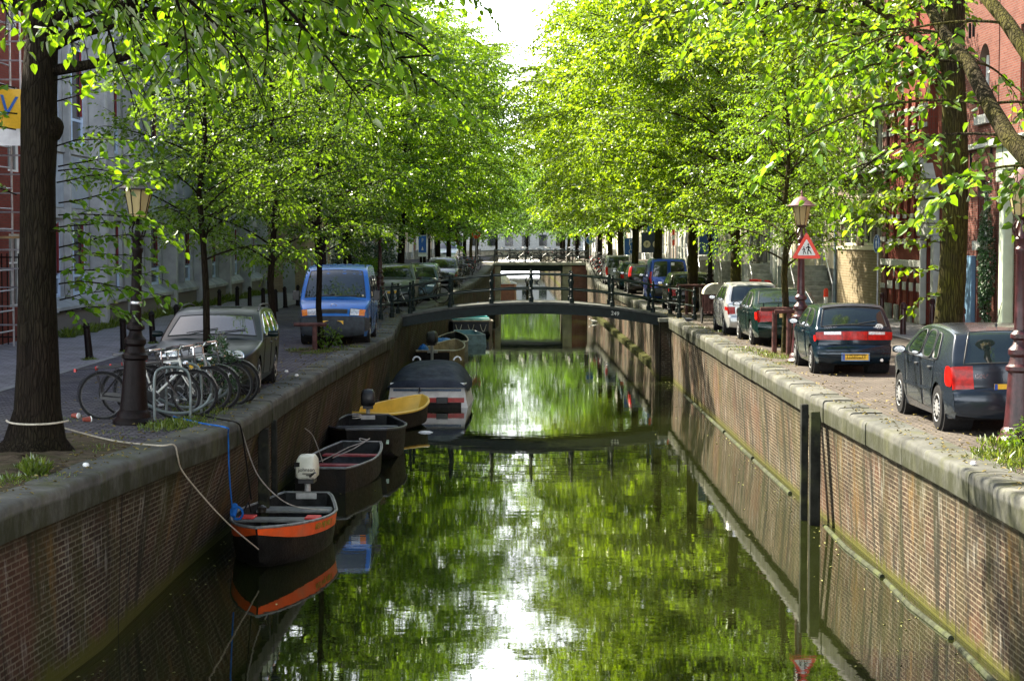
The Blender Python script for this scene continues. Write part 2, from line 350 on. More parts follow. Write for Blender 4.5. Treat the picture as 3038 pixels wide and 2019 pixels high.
def quay(sgn, top, bot, name, mat, label):
    root = thing(name, label, 'quay wall')
    P = samp(top, 0.75); b = MB(); g = []; uv = []; L = 0; last = None
    for x, y in P:
        if last is not None: L += math.hypot(x - last[0], y - last[1])
        last = (x, y); xb = xat(bot, y); zt = rampz(y) - 0.34; H = zt + 2.4; row = []; ur = []
        for k in range(7):
            f = k / 6; z = -2.4 + H * f; row.append((xb + (x + sgn * 0.09 - xb) * max(0, (z - WZ)) / (zt - WZ), y, z)); ur.append((L, z + 2.4))
        g.append(row); uv.append(ur)
    b.grid(g, 0, uv); b.build('brick_face', mat, root)
    prof = [(0.09, -0.34), (0.005, -0.33), (0.0, -0.25), (0.0, -0.04), (0.006, -0.008), (0.022, 0.014), (0.055, 0.026), (0.30, 0.034), (0.50, 0.030), (0.51, -0.10)]
    c = MB(); random.seed(3); y = top[0][1]; L = 0
    fine = samp(top, 0.3); fy = [q[1] for q in fine]; fx = [q[0] for q in fine]; X_ = lambda v: float(np.interp(v, fy, fx))
    while y < top[-1][1] - .3:                               # separate stones with open joints
        ln = random.uniform(.95, 1.35); y1 = min(y + ln, top[-1][1]); j = random.uniform(-.010, .010); jx = random.uniform(-.012, .012); tl = random.uniform(-.006, .006); g = []; uv = []
        for q in range(5):
            yy = y + .005 + (y1 - y - .010) * q / 4; e_ = .006 if q in (0, 4) else 0; dd = 0; row = []; ur = []
            for m, (n, z) in enumerate(prof):
                if m: dd += math.hypot(n - prof[m - 1][0], z - prof[m - 1][1])
                row.append((X_(yy) + sgn * (n + jx + (e_ if n < .3 else 0)), yy, rampz(yy) + z + ((j + tl * (q - 2) - e_) if m > 1 else 0))); ur.append((yy, 1.0 - dd))
            g.append(row); uv.append(ur)
        c.grid(g, 0, uv)
        for r_, u_ in ((g[0], uv[0]), (g[-1], uv[-1])): c.add(r_, [tuple(range(len(r_)))], 0, u_)
        y = y1
    c.build('coping', m_cope, root, smooth=50)
    return root
quay(-1, LT, LB, 'quay_wall', m_wallL, 'left brick quay wall with mossy stone coping beside the moored boats')
qr = quay(1, RT, RB, 'quay_wall', m_wallR, 'right brick quay wall with stone coping below the dark parked hatchbacks')
led = MB()                                                     # footing ledge showing beyond the footbridge and in front of it
led.grid([[(xat(RB, y) + 0.02, y, WZ - .3), (xat(RB, y) - 0.24, y, WZ - .3), (xat(RB, y) - 0.24, y, WZ + .12), (xat(RB, y) + 0.02, y, WZ + .17)] for y in np.arange(67.3, 128, 1.2)])
led.build('mossy_footing', M('moss', (0.040, 0.042, 0.010), 0.95, 0, 0.35, 5, 0.15, 0.2, 0, (0.03, 0.035, 0.012), 0.01), qr)

def strip(name, xa, xb, y0, y1, z, mat, step=2.0, nx=6, zf=None):
    b = MB(); g = []; uv = []
    for y in np.linspace(y0, y1, int((y1 - y0) / step) + 1):
        a, c = xa(y), xb(y); row = []; ur = []
        for k in range(nx + 1):
            x = a + (c - a) * k / nx; row.append((x, y, z + (zf(y) if zf else 0))); ur.append((x, y))
        g.append(row); uv.append(ur)
    b.grid(g, 0, uv); o = b.build(name, mat, smooth=0); return tag(o, kind='structure')
lt = lambda y: xat(LT, y) - 0.49; rt = lambda y: xat(RT, y) + 0.49
strip('street', lambda y: -8.9, lt, -6, 128.6, 0.0, m_paveL, zf=rampz)
strip('street', rt, lambda y: 10.45, -6, 128.6, 0.0, m_paveR, zf=rampz)
strip('kerb', lambda y: -9.05, lambda y: -8.9, -6, 128.6, 0.012, m_kerb, nx=1, zf=rampz)
strip('kerb', lambda y: 10.45, lambda y: 10.62, -6, 128.6, 0.02, m_kerb, nx=1, zf=rampz)
strip('pavement', lambda y: -16, lambda y: -9.05, -6, 128.6, 0.010, m_walk, zf=rampz)
strip('pavement', lambda y: 10.62, lambda y: 16, -6, 128.6, 0.018, m_walk, zf=rampz)
strip('street', lambda y: -40, lambda y: -16, -6, 400, 0.0, m_paveL, 20, 2)
strip('street', lambda y: 16, lambda y: 40, -6, 400, 0.0, m_paveR, 20, 2)
strip('street', lambda y: -16, lambda y: -3.0, 134.0, 330, 0.0, m_paveL, 4, 3, rampz)
strip('street', lambda y: 5.4, lambda y: 16, 134.0, 330, 0.0, m_paveR, 4, 3, rampz)
strip('street', lambda y: -16, lambda y: -1.21, 128.6, 134, 1.03, m_paveL)
strip('street', lambda y: 3.5, lambda y: 16, 128.6, 134, 1.03, m_paveR)
b = MB(); b.add([(-900, -200, -3.0), (900, -200, -3.0), (900, 2200, -3.0), (-900, 2200, -3.0)], [(0, 1, 2, 3)])
tag(b.build('ground', M('mud', (0.05, 0.045, 0.03), 0.95), smooth=0), kind='structure')

# water
mw, t, p, nd = newmat('canal_water')
geo = nd('NewGeometry').outputs['Position']
p.inputs['Base Color'].default_value = (0.010, 0.013, 0.003, 1); p.inputs['Roughness'].default_value = 0.015
p.inputs['IOR'].default_value = 1.7; p.inputs['Specular IOR Level'].default_value = 0.8
n1 = noise(t, geo, 1.0, 3, 0.55, (2.6, 4.6, 1)); n2 = noise(t, geo, 1.0, 2, 0.5, (0.55, 1.2, 1)); n3 = noise(t, geo, 1.0, 2, 0.5, (9, 15, 1))
pat = ramp(t, noise(t, geo, 0.14, 3), 0.35, 0.7, (0.35,) * 3, (1.2,) * 3)
h = math_(t, 'ADD', math_(t, 'ADD', math_(t, 'MULTIPLY', n2, 0.60), math_(t, 'MULTIPLY', math_(t, 'MULTIPLY', n1, 0.26), pat)), math_(t, 'MULTIPLY', math_(t, 'MULTIPLY', n3, 0.02), pat))
bm = nd('Bump', Strength=1.0, Distance=0.0030); t.links.new(h, bm.inputs['Height']); t.links.new(bm.outputs[0], p.inputs['Normal'])
b = MB(); b.add([(-12, -6, WZ), (14, -6, WZ), (14, 420, WZ), (-12, 420, WZ)], [(0, 1, 2, 3)])
tag(b.build('water', mw, smooth=0), kind='structure')
# banks beyond the second bridge
for sgn, x0, lab in ((-1, -2.4, 'far left quay wall beyond the second bridge'), (1, 4.9, 'far right quay wall beyond the second bridge')):
    b = MB(); b.grid([[(x0, y, -2.4), (x0, y, rampz(y) + .03), (x0 + sgn * .6, y, rampz(y) + .03), (x0 + sgn * .6, y, -.1)] for y in np.arange(134, 332, 4)], 0, [[(y, 0), (y, 2.4), (y, 3), (y, 3.2)] for y in np.arange(134, 332, 4)])
    tag(b.build('quay_wall', m_wallL), lab, 'quay wall')

# ---------------------------------------------------------------- footbridge
YB = 63.0; BX0, BX1 = -3.78, 5.30
def deckz(x):
    u = (x - (BX0 + BX1) / 2) / ((BX1 - BX0) / 2); return 0.53 - 0.46 * u * u
root = thing('footbridge', 'dark green iron footbridge with arched deck and number 249', 'bridge')
xs = np.linspace(BX0, BX1, 25)
def beam(y0, y1, name, mat, zo, h, x0=BX0, x1=BX1):
    b = MB(); g = []
    for x in np.linspace(x0, x1, 25):
        z = deckz(x) + zo; g.append([(x, y0, z - h), (x, y0, z), (x, y1, z), (x, y1, z - h)])
    b.grid(g, 0, None, True); b.add([g[0][0], g[0][1], g[0][2], g[0][3]], [(0, 1, 2, 3)]); b.add([g[-1][3], g[-1][2], g[-1][1], g[-1][0]], [(0, 1, 2, 3)])
    return b.build(name, mat, root)
beam(YB - .02, YB + .10, 'girder', m_iron, -0.075, 0.31, BX0 + .05, 5.03); beam(YB + 2.0, YB + 2.12, 'girder', m_iron, -0.075, 0.31, BX0 + .05, 5.03)
beam(YB - .05, YB + .02, 'flange', m_iron, -0.37, 0.03, BX0 + .05, 5.02)
m_deck = stone('deck_edge', (0.10, 0.105, 0.10), 0.25, 6); beam(YB - .09, YB + 2.2, 'deck', m_deck, 0.0, 0.072)
text('249', 0.19, m_white, root, (D(1825, 930, YB - .05)), (R(90), R(6), 0), 'number', 0.004)
postprof = [(0.085, 0), (0.085, 0.16), (0.06, 0.18), (0.052, 0.22), (0.062, 0.24), (0.048, 0.27), (0.045, 0.40), (0.06, 0.42), (0.06, 0.46), (0.045, 0.48), (0.05, 0.60), (0.078, 0.70), (0.078, 0.75), (0.05, 0.79), (0.06, 0.82), (0.045, 0.86), (0.052, 0.88), (0.052, 0.97), (0.03, 1.0), (0.045, 1.03), (0.03, 1.07), (0.0, 1.08)]
postme = MB().lathe(postprof, n=12).mesh('post', m_iron)
pxs = [D(x, 900, YB).x for x in (1216.7, 1335, 1457.7, 1576, 1696.5, 1817, 1937.5)]
def rail(pts, name='handrail', r=0.028):
    b = MB(); b.tube(pts, r, 8); return b.build(name, m_iron, root)
for yy in (YB + .03, YB + 2.05):
    for x in pxs: link_mesh('post', postme, root, (x, yy, deckz(x)))
    off = -1 if yy < YB + 1 else 1
    ends = [(-4.30, YB + (-2.2 if off < 0 else 3.6)), (5.95, YB + (-2.6 if off < 0 else 3.6))]
    for ex, ey in ends:
        link_mesh('post', postme, root, (ex, ey, 0.03))
        fx = -1 if ex < 0 else 1; link_mesh('post', postme, root, ((BX0 - .25) if fx < 0 else BX1 + .3, (yy + ey) / 2 + off * -.25, 0.03))
    for hh in (0.93, 0.44):
        pts = [(ends[0][0], ends[0][1], hh + .03), (-4.22, yy + (ends[0][1] - yy) * .6, hh + .04), (-4.0, yy + (ends[0][1] - yy) * .22, hh + .05), (BX0, yy, deckz(BX0) + hh)]
        pts += [(x, yy, deckz(x) + hh) for x in np.linspace(BX0 + .6, BX1 - .6, 14)]
        pts += [(BX1, yy, deckz(BX1) + hh), (5.6, yy + (ends[1][1] - yy) * .22, hh + .05), (5.86, yy + (ends[1][1] - yy) * .6, hh + .04), (ends[1][0], ends[1][1], hh + .03)]
        rail(pts)
pr = thing('bridge_pier', 'square brick pier carrying the right end of the footbridge', 'pier')
def uvbox(b, x0, x1, y0, y1, z0, z1, top=True):
    for (a, c) in (((x0, y0), (x1, y0)), ((x1, y0), (x1, y1)), ((x1, y1), (x0, y1)), ((x0, y1), (x0, y0))):
        L = math.hypot(c[0] - a[0], c[1] - a[1]); b.add([(a[0], a[1], z0), (c[0], c[1], z0), (c[0], c[1], z1), (a[0], a[1], z1)], [(0, 1, 2, 3)], 0, [(0, 0), (L, 0), (L, z1 - z0), (0, z1 - z0)])
    if top: b.add([(x0, y0, z1), (x1, y0, z1), (x1, y1, z1), (x0, y1, z1)], [(0, 1, 2, 3)], 0, [(0, 0), (x1 - x0, 0), (x1 - x0, y1 - y0), (0, y1 - y0)])
b = MB(); uvbox(b, 4.98, 5.45, YB - .6, YB + 3.0, -2.4, -.12); b.build('brick_shaft', m_wallR, pr, 0)
b = MB(); b.box((5.235, YB + 1.2, -.06), (.60, 3.75, .12)); b.build('cap_stone', m_stone, pr, bevel=.01)

# ---------------------------------------------------------------- second bridge
Y2 = 130.0
r2 = thing('road_bridge', 'second canal bridge far off with stone abutments and thin railing', 'bridge')
m_redbrick = brickmat('red_abutment_brick', (0.26, 0.075, 0.060), (0.34, 0.12, 0.095), (0.30, 0.25, 0.22), bmp=0.3, var=.35)
for x0, x1 in ((-2.35, -1.2), (4.15, 5.2)): b = MB(); uvbox(b, x0, x1, Y2 - 1.4, Y2 + 4, -2.4, .80); b.build('brick_abutment', m_redbrick, r2, 0)
for x, w_ in ((-1.0, .40), (3.83, .64)): MB().box((x, Y2 + 1.5, -.8), (w_, 5.8, 3.2)).build('stone_quoin', stone('buff_stone', (.34, .31, .24), .3, 2), r2, bevel=.02)
b = MB(); b.box((1.36, Y2 + 1.3, .66), (4.3, 5.4, .42)); b.build('girder', m_iron, r2, bevel=.02)
b = MB(); b.box((1.45, Y2 + 1.4, .96), (7.6, 5.9, .20)); b.build('deck', stone('bridge_cornice', (.36, .35, .30), .25, 2), r2, bevel=.02)
pm2 = MB().lathe([(0.05, 0), (0.05, .12), (.03, .16), (.026, .8), (.045, .86), (.03, .92), (0, .96)], n=8).mesh('post', m_iron)
for yy in (Y2 - 1.4, Y2 + 4.1):
    b = MB()
    for hh in (.82, .45): b.tube([(-2.3, yy, 1.0 + hh), (-1, yy, 1.06 + hh), (3.6, yy, 1.06 + hh), (5.4, yy, 1.0 + hh)], .024, 6)
    b.build('handrail', m_iron, r2)
    for k in range(8): link_mesh('post', pm2, r2, (-2.3 + 1.08 * k, yy, 1.04))

# ---------------------------------------------------------------- foliage builder
def leaves_mesh(name, P, Dr, N, S, mat, aspect=0.62, tone=None):
    n = len(P); P = np.asarray(P, np.float32); Dr = np.asarray(Dr, np.float32); N = np.asarray(N, np.float32); S = np.asarray(S, np.float32)[:, None]
    Dr /= np.linalg.norm(Dr, axis=1, keepdims=True) + 1e-9
    X = np.cross(Dr, N); X /= np.linalg.norm(X, axis=1, keepdims=True) + 1e-9; N = np.cross(X, Dr)
    w_ = S * aspect * 0.5
    V = np.empty((n, 6, 3), np.float32)
    V[:, 0] = P; V[:, 1] = P + Dr * S * .28 + X * w_ + N * S * .13; V[:, 2] = P + Dr * S * .66 + X * w_ * .86 + N * S * .03
    V[:, 3] = P + Dr * S - N * S * .22; V[:, 4] = P + Dr * S * .66 - X * w_ * .86 + N * S * .03; V[:, 5] = P + Dr * S * .28 - X * w_ + N * S * .13
    base = (np.arange(n, dtype=np.int32) * 6)[:, None]
    fc = np.concatenate([base + np.array([0, 1, 2, 3]), base + np.array([0, 3, 4, 5])], 1).reshape(-1).astype(np.int32)
    me = bpy.data.meshes.new(name); me.vertices.add(n * 6); me.vertices.foreach_set('co', V.ravel())
    me.loops.add(n * 8); me.loops.foreach_set('vertex_index', fc); me.polygons.add(n * 2)
    me.polygons.foreach_set('loop_start', np.arange(n * 2, dtype=np.int32) * 4)
    me.materials.append(mat)
    at = me.attributes.new('tone', 'FLOAT', 'POINT')
    tn = tone if tone is not None else np.random.rand(n)
    at.data.foreach_set('value', np.repeat(np.asarray(tn, np.float32), 6))
    me.update(calc_edges=True); return me

class Fol:
    """collects branches (tubes) and leaves grown along them"""
    def __init__(s, seed, leaf=.1, step=.07, tilt=.45):
        s.rs = np.random.RandomState(seed); s.b = MB(); s.P = []; s.D = []; s.N = []; s.S = []; s.T = []; s.leaf = leaf; s.step = step; s.tilt = tilt; s.twn = 3; s.d1 = 1.9; s.d2 = 2.2; s.off = 0
    def twig(s, p, d, L, draw=True, r=.004):
        rs = s.rs; d = d / np.linalg.norm(d); n = max(3, int(L / s.step * 1.25)); tt = (np.arange(n) + .6) / n
        side = np.cross(d, [0, 0, 1.0]); side /= np.linalg.norm(side) + 1e-9
        pts = p + np.outer(tt * L, d); pts[:, 2] -= (tt ** 2) * L * .30
        sg = np.where(np.arange(n) % 2 == 0, 1, -1)[:, None]
        dd = d * .75 + side * sg * .95 + rs.normal(0, .25, (n, 3)); dd[-1] = d + rs.normal(0, .15, 3); dd[:, 2] -= .35
        nn = np.array([0, 0, 1.0]) + rs.normal(0, s.tilt, (n, 3))
        s.P.append(pts); s.D.append(dd); s.N.append(nn); s.S.append(s.leaf * rs.uniform(.45, 1.22, n)); s.T.append(np.clip(rs.normal(.5, .18, n) + s.off, 0, 1))
        if draw: s.b.tube([p, p + d * L * .5 - np.array([0, 0, L * .07]), p + d * L - np.array([0, 0, L * .3])], [r, r * .8, r * .5], s.twn, cap=False)
    def sub(s, p, d, L, r=.01, tw=.16, twL=.42, draw=True, drawtw=False):
        rs = s.rs; s.off = rs.normal(0, .24); d = d / np.linalg.norm(d); n = 5; pts = [p]; q = p.copy(); dd = d.copy()
        for i in range(n):
            dd = dd + rs.normal(0, .10, 3); dd[2] -= .07; dd /= np.linalg.norm(dd); q = q + dd * L / n; pts.append(q.copy())
        pts = np.array(pts)
        if draw: s.b.tube(pts, list(np.linspace(r, r * .3, n + 1)), 4, cap=False)
        k = max(3, int(L / tw * s.d2))
        for i in range(k):
            f = (i + .7) / k; a = f * n; j = min(n - 1, int(a)); u = a - j; pt = pts[j] * (1 - u) + pts[j + 1] * u; dr = pts[j + 1] - pts[j]; dr = dr / np.linalg.norm(dr)
            sd = np.cross(dr, [0, 0, 1.0]); sd /= np.linalg.norm(sd) + 1e-9
            sg = 1 if i % 2 else -1
            s.twig(pt, dr * .8 + sd * sg * rs.uniform(.5, 1.1) + rs.normal(0, .18, 3) * np.array([1, 1, 2.4]), twL * rs.uniform(.6, 1.15) * (1 - .35 * f), drawtw)
        s.twig(pts[-1], dd, twL * .7, drawtw)
    def limb(s, p, az, e0, e1, L, r, subs=.36, subL=1.2, sides=6, start=.25, draw=True, drawtw=False, wob=.08, tw=.16, twL=.42):
        rs = s.rs; n = 9; pts = [np.array(p, float)]; a = az; q = pts[0].copy()
        for i in range(n):
            e = e0 + (e1 - e0) * ((i + .5) / n) ** 1.1; a += rs.normal(0, wob)
            q = q + np.array([math.cos(a) * math.cos(e), math.sin(a) * math.cos(e), math.sin(e)]) * L / n; pts.append(q.copy())
        pts = np.array(pts); s.b.tube(pts, list(np.linspace(r, max(.008, r * .15), n + 1)), sides, cap=False)
        k = max(3, int(L * (1 - start) / subs * s.d1))
        for i in range(k):
            f = start + (1 - start) * (i + .5) / k; b_ = f * n; j = min(n - 1, int(b_)); u = b_ - j; pt = pts[j] * (1 - u) + pts[j + 1] * u
            dr = pts[j + 1] - pts[j]; dr = dr / np.linalg.norm(dr); sd = np.cross(dr, [0, 0, 1.0]); sd /= np.linalg.norm(sd) + 1e-9
            sg = 1 if i % 2 else -1
            d = dr * rs.uniform(.3, .9) + sd * sg * rs.uniform(.6, 1.1) + np.array([0, 0, rs.normal(.05, .50)])
            s.sub(pt, d, subL * rs.uniform(.6, 1.2) * (1.15 - .55 * f), r * .22 + .004, tw=tw, twL=twL, draw=draw, drawtw=drawtw)
        s.sub(pts[-1], pts[-1] - pts[-2], subL * .6, r * .2 + .003, tw=tw, twL=twL, draw=draw, drawtw=drawtw)
        return pts
    def leafmesh(s, name, mat, tone_shift=0):
        P = np.concatenate(s.P); T = np.concatenate(s.T)
        return leaves_mesh(name, P, np.concatenate(s.D), np.concatenate(s.N), np.concatenate(s.S), mat, tone=np.clip(T + tone_shift, 0, 1))
    def count(s): return sum(len(a) for a in s.P)

def trunk_tube(b, pts, radii, sides=14, flare=True, seed=0):
    rs = np.random.RandomState(seed); vs = []; n = sides
    for i, (p, r) in enumerate(zip(pts, radii)):
        for k in range(n):
            g = 2 * math.pi * k / n
            rr = r * (1 + .06 * math.sin(3 * g + seed + i * .25) + rs.normal(0, .018))
            if i < 2 and flare: rr *= 1 + (.30 if i == 0 else .08) * (0.5 + .5 * math.sin(5 * g + seed))
            vs.append((p[0] + rr * math.cos(g), p[1] + rr * math.sin(g), p[2]))
    fs = [(i * n + k, i * n + (k + 1) % n, (i + 1) * n + (k + 1) % n, (i + 1) * n + k) for i in range(len(pts) - 1) for k in range(n)]
    b.add(vs, fs)

def big_tree(seed, H=14, r=.20, clear=3.4, Rc=5.6, nlimb=44, leaf=.12, dens=None, subs=.42, tw=.2, step=.08, mat=None, bark=None, tilt=.45, twL=.5, lean=(0, 0)):
    f = Fol(seed, leaf, step, tilt); rs = f.rs; tb = MB()
    if dens: f.d1, f.d2 = dens
    hs = [0, .25, .8, 1.6, 2.6, 3.8, 5.0, 6.2]; cx, cy = 0, 0; pts = []; rad = []
    for i, h in enumerate(hs):
        pts.append((cx + lean[0] * h, cy + lean[1] * h, h)); rad.append(r * ([1.30, 1.06, 1.0, .96, .92, .88, .82, .7][i])); cx += rs.normal(0, .03); cy += rs.normal(0, .03)
    trunk_tube(tb, pts, rad, 14, True, seed)
    top = np.array(pts[-1]); lead = []
    for k in range(3):
        a = rs.uniform(0, 6.28) if k == 0 else lead[0][0] + k * 2.1
        P = [top - np.array([0, 0, .3])]; q = P[0].copy(); e = R(68)
        for i in range(7):
            q = q + np.array([math.cos(a) * math.cos(e), math.sin(a) * math.cos(e), math.sin(e)]) * (H - 6.4) / 7; e = e + R(rs.uniform(-4, 5)); P.append(q.copy())
        lead.append((a, np.array(P))); f.b.tube(P, list(np.linspace(rad[-1] * .72, .03, len(P))), 8, cap=False)
    for i in range(nlimb):
        u = (i + rs.uniform(.2, .8)) / nlimb; z = clear + (H - 1.0 - clear) * u ** 1.0
        az = i * 2.39996 + rs.normal(0, .2)
        if z < 6.2:
            j = np.interp(z, hs, range(len(hs))); j0 = min(len(hs) - 2, int(j)); w_ = j - j0; p = np.array(pts[j0]) * (1 - w_) + np.array(pts[j0 + 1]) * w_
        else:
            a, P = min(lead, key=lambda l: abs(math.atan2(math.sin(l[0] - az), math.cos(l[0] - az)))); w_ = (z - P[0][2]) / (P[-1][2] - P[0][2]) * (len(P) - 1); j0 = int(min(len(P) - 2, max(0, w_))); w_ -= j0; p = P[j0] * (1 - w_) + P[j0 + 1] * w_
        prof = (1 - max(0, (u - .35) / .65) ** 2.2) ** .5 if u > .35 else .88 + .12 * u / .35
        L = max(1.3, Rc * prof * rs.uniform(.85, 1.12) - math.hypot(p[0], p[1]) * .3) * 1.08
        e0 = R(rs.uniform(22, 42) + 22 * u); e1 = R(rs.uniform(-26, -8) + 40 * u * u)
        f.limb(p, az, e0, e1, L, r * (.26 if u < .5 else .18), subs, 1.45, 5, .22, tw=tw, twL=twL)
    return tb.mesh('trunk', bark, 60), f.b.mesh('branches', bark, 60), f.leafmesh('crown', mat), f.count()

def tree_obj(name, meshes, label, loc, rz=0, group=None, s=1.0):
    root = thing(name, label, 'tree', loc, rz, group); root.scale = (s, s, s)
    link_mesh('trunk', meshes[0], root); link_mesh('branches', meshes[1], root); link_mesh('crown', meshes[2], root)
    return root
# ---------------------------------------------------------------- trees
np.random.seed(5)
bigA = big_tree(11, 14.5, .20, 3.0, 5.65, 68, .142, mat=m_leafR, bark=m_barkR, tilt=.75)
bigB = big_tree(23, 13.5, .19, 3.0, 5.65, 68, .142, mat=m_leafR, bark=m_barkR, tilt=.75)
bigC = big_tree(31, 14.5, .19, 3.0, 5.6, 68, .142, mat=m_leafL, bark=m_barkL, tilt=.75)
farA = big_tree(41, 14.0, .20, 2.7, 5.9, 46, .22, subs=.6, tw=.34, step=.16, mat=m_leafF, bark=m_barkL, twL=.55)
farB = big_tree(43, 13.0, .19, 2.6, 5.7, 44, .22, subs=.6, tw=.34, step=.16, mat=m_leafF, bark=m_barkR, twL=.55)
L_ = 'trees along the left quay'; R_ = 'trees along the right quay'
for i, (me, x, y, rz, s, lab) in enumerate([
    (bigC, -6.3, 61, 0.3, .84, 'large left quay tree between the blue van and the silver estate'),
    (bigC, -6.7, 75, 2.1, .96, 'large leafy tree with thick trunk beside the silver estate on the left quay'),
    (bigC, -5.2, 87, 4.0, .92, 'left quay tree, first upright trunk beyond the maroon lamp post'),
    (bigC, -4.9, 103, 5.2, .95, 'left quay tree between the dark estate and the black off-road car'),
    (farA, -4.9, 121, 1.0, .95, 'left quay tree nearest the second bridge'),
    (farA, -4.9, 143, 2.0, 1.0, 'left tree just beyond the second bridge'),
    (farB, -4.8, 165, 3.0, 1.0, 'left tree second beyond the second bridge'),
    (farA, -4.8, 190, 4.0, 1.0, 'left tree third beyond the second bridge'),
    (farB, -4.8, 218, 5.0, 1.0, 'left tree fourth beyond the second bridge, hazy'),
    (farA, -4.8, 250, 0.5, 1.0, 'left tree fifth beyond the second bridge, hazy')]):
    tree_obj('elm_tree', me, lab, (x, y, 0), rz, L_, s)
for i, (me, x, y, rz, s, lab) in enumerate([
    (bigB, 6.75, 56, 0.0, .86, 'mossy trunked right quay tree behind the white hatchback roof'),
    (bigA, 6.45, 67.3, 1.3, .98, 'right quay tree whose trunk crosses the black hatchback near the footbridge'),
    (bigB, 6.5, 82.5, 2.6, 1.0, 'right quay tree rising behind the blue van'),
    (bigA, 6.6, 98, 3.9, .97, 'right quay tree beside the green hatchback'),
    (bigB, 6.5, 111, 5.2, 1.0, 'right quay tree between the green hatchback and the grey people carrier'),
    (farB, 6.4, 122, 0.8, .98, 'right quay tree nearest the second bridge'),
    (farA, 6.6, 140, 2.2, 1.0, 'right tree just beyond the second bridge'),
    (farB, 6.5, 160, 3.1, 1.0, 'right tree second beyond the second bridge'),
    (farA, 6.5, 184, 4.4, 1.0, 'right tree third beyond the second bridge'),
    (farB, 6.5, 212, 5.0, 1.0, 'right tree fourth beyond the second bridge, hazy'),
    (farA, 6.5, 246, 0.1, 1.0, 'right tree fifth beyond the second bridge, hazy')]):
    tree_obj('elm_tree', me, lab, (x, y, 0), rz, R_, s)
for x, y, rz, s, lab in ((-9, 285, 0, 1.1, 'far hazy tree closing the canal view on the left'), (-2.5, 296, 2, 1.1, 'far hazy tree closing the canal view left of centre'), (2.5, 300, 4, 1.1, 'far hazy tree closing the canal view right of centre'), (8, 288, 1, 1.1, 'far hazy tree closing the canal view on the right')):
    tree_obj('elm_tree', farA, lab, (x, y, 0), rz, 'far trees closing the view', s)

# the thick dark tree in the left foreground, its limbs reaching over the canal
f = Fol(77, .118, .075, .7); tb = MB(); f.twn = 4
pts = [(0, 0, -.06), (.02, 0, .18), (.04, 0, .55), (.05, 0, 1.1), (.05, 0, 1.9), (.07, 0, 2.7), (.08, 0, 3.4), (.10, 0, 3.9), (.10, 0, 4.4), (.13, 0.1, 5.4), (.1, .2, 7), (.0, .3, 9)]
rad = [.46, .35, .285, .255, .235, .222, .21, .222, .22, .19, .16, .12]
trunk_tube(tb, pts, rad, 20, True, 3)
tb.lathe([(.20, 0), (.17, .07), (.12, .13), (.06, .17), (.02, .18)], (.22, -.02, 4.02), 12, 0, Matrix.Rotation(R(70), 3, 'Y'))
f.limb((.22, 0, 4.72), R(-12), R(6), R(24), 2.6, .075, .5, 1.0, 8, .55, drawtw=True)     # bent limb just under the fork
f.limb((.18, 0, 5.0), R(15), R(32), R(5), 5.5, .10, .40, 1.5, 8, .3, drawtw=True)
for i, (z, az, L, e0, e1) in enumerate([(5.2, -30, 6.2, 30, -30), (5.6, 10, 6.6, 35, -25), (5.0, 60, 5.6, 30, -20), (6.0, -75, 6.0, 30, -35), (6.2, 100, 5.4, 35, -15), (6.6, -10, 6.8, 35, -22), (7.2, 40, 6.0, 40, -10), (7.4, -50, 6.2, 40, -20), (5.0, 0, 6.4, 24, -34), (5.3, 30, 6.4, 26, -32), (5.6, -55, 6.0, 28, -35), (6.0, 45, 6.2, 30, -28), (6.8, 20, 6.6, 36, -22), (6.4, -35, 6.6, 34, -28), (5.8, 80, 5.8, 28, -22), (7, 120, 5.6, 36, -12), (7.6, -80, 5.6, 38, -20), (8, 150, 5, 40, -5), (8.2, 210, 5, 40, -5), (5.4, 170, 5.2, 30, -20), (5.6, 230, 5.0, 30, -25), (6.5, 270, 5.5, 35, -30), (9, 0, 5, 50, 5), (9, 80, 5, 50, 5), (9, 300, 5, 50, 0)]):
    f.limb((.1, .1, z), R(az), R(e0), R(e1), L * .80, .07, .42, 1.3, 6, .3)
for z, az, L in ((3.35, -8, 1.1), (3.1, 12, 1.35), (2.8, -5, 1.0), (2.55, 8, 1.45), (2.25, -12, 1.25), (1.9, 5, .75), (2.75, -40, .8), (1.75, 0, .95), (3.5, 20, 1.2), (3.2, 190, .5), (4.0, 185, .9), (4.2, 170, 1.1), (4.35, 5, 1.2), (3.8, -6, 1.3), (3.55, 14, .9), (2.95, 2, 1.6), (2.4, 20, 1.1), (2.1, -2, 1.3), (4.6, -14, 1.5), (4.5, 200, .7)):   # shoots on the trunk
    a = R(az); f.sub(np.array([.25 * math.cos(a) + .06, .25 * math.sin(a), z]), np.array([math.cos(a), math.sin(a), .25]), L, .010, .2, .34, True, True)
tree_obj('elm_tree', (tb.mesh('trunk', m_barkL, 60), f.b.mesh('branches', m_barkL, 60), f.leafmesh('crown', m_leafN)), 'thick dark tree trunk in the left foreground with a white rope tied round it', (-5.93, 23.0, 0))

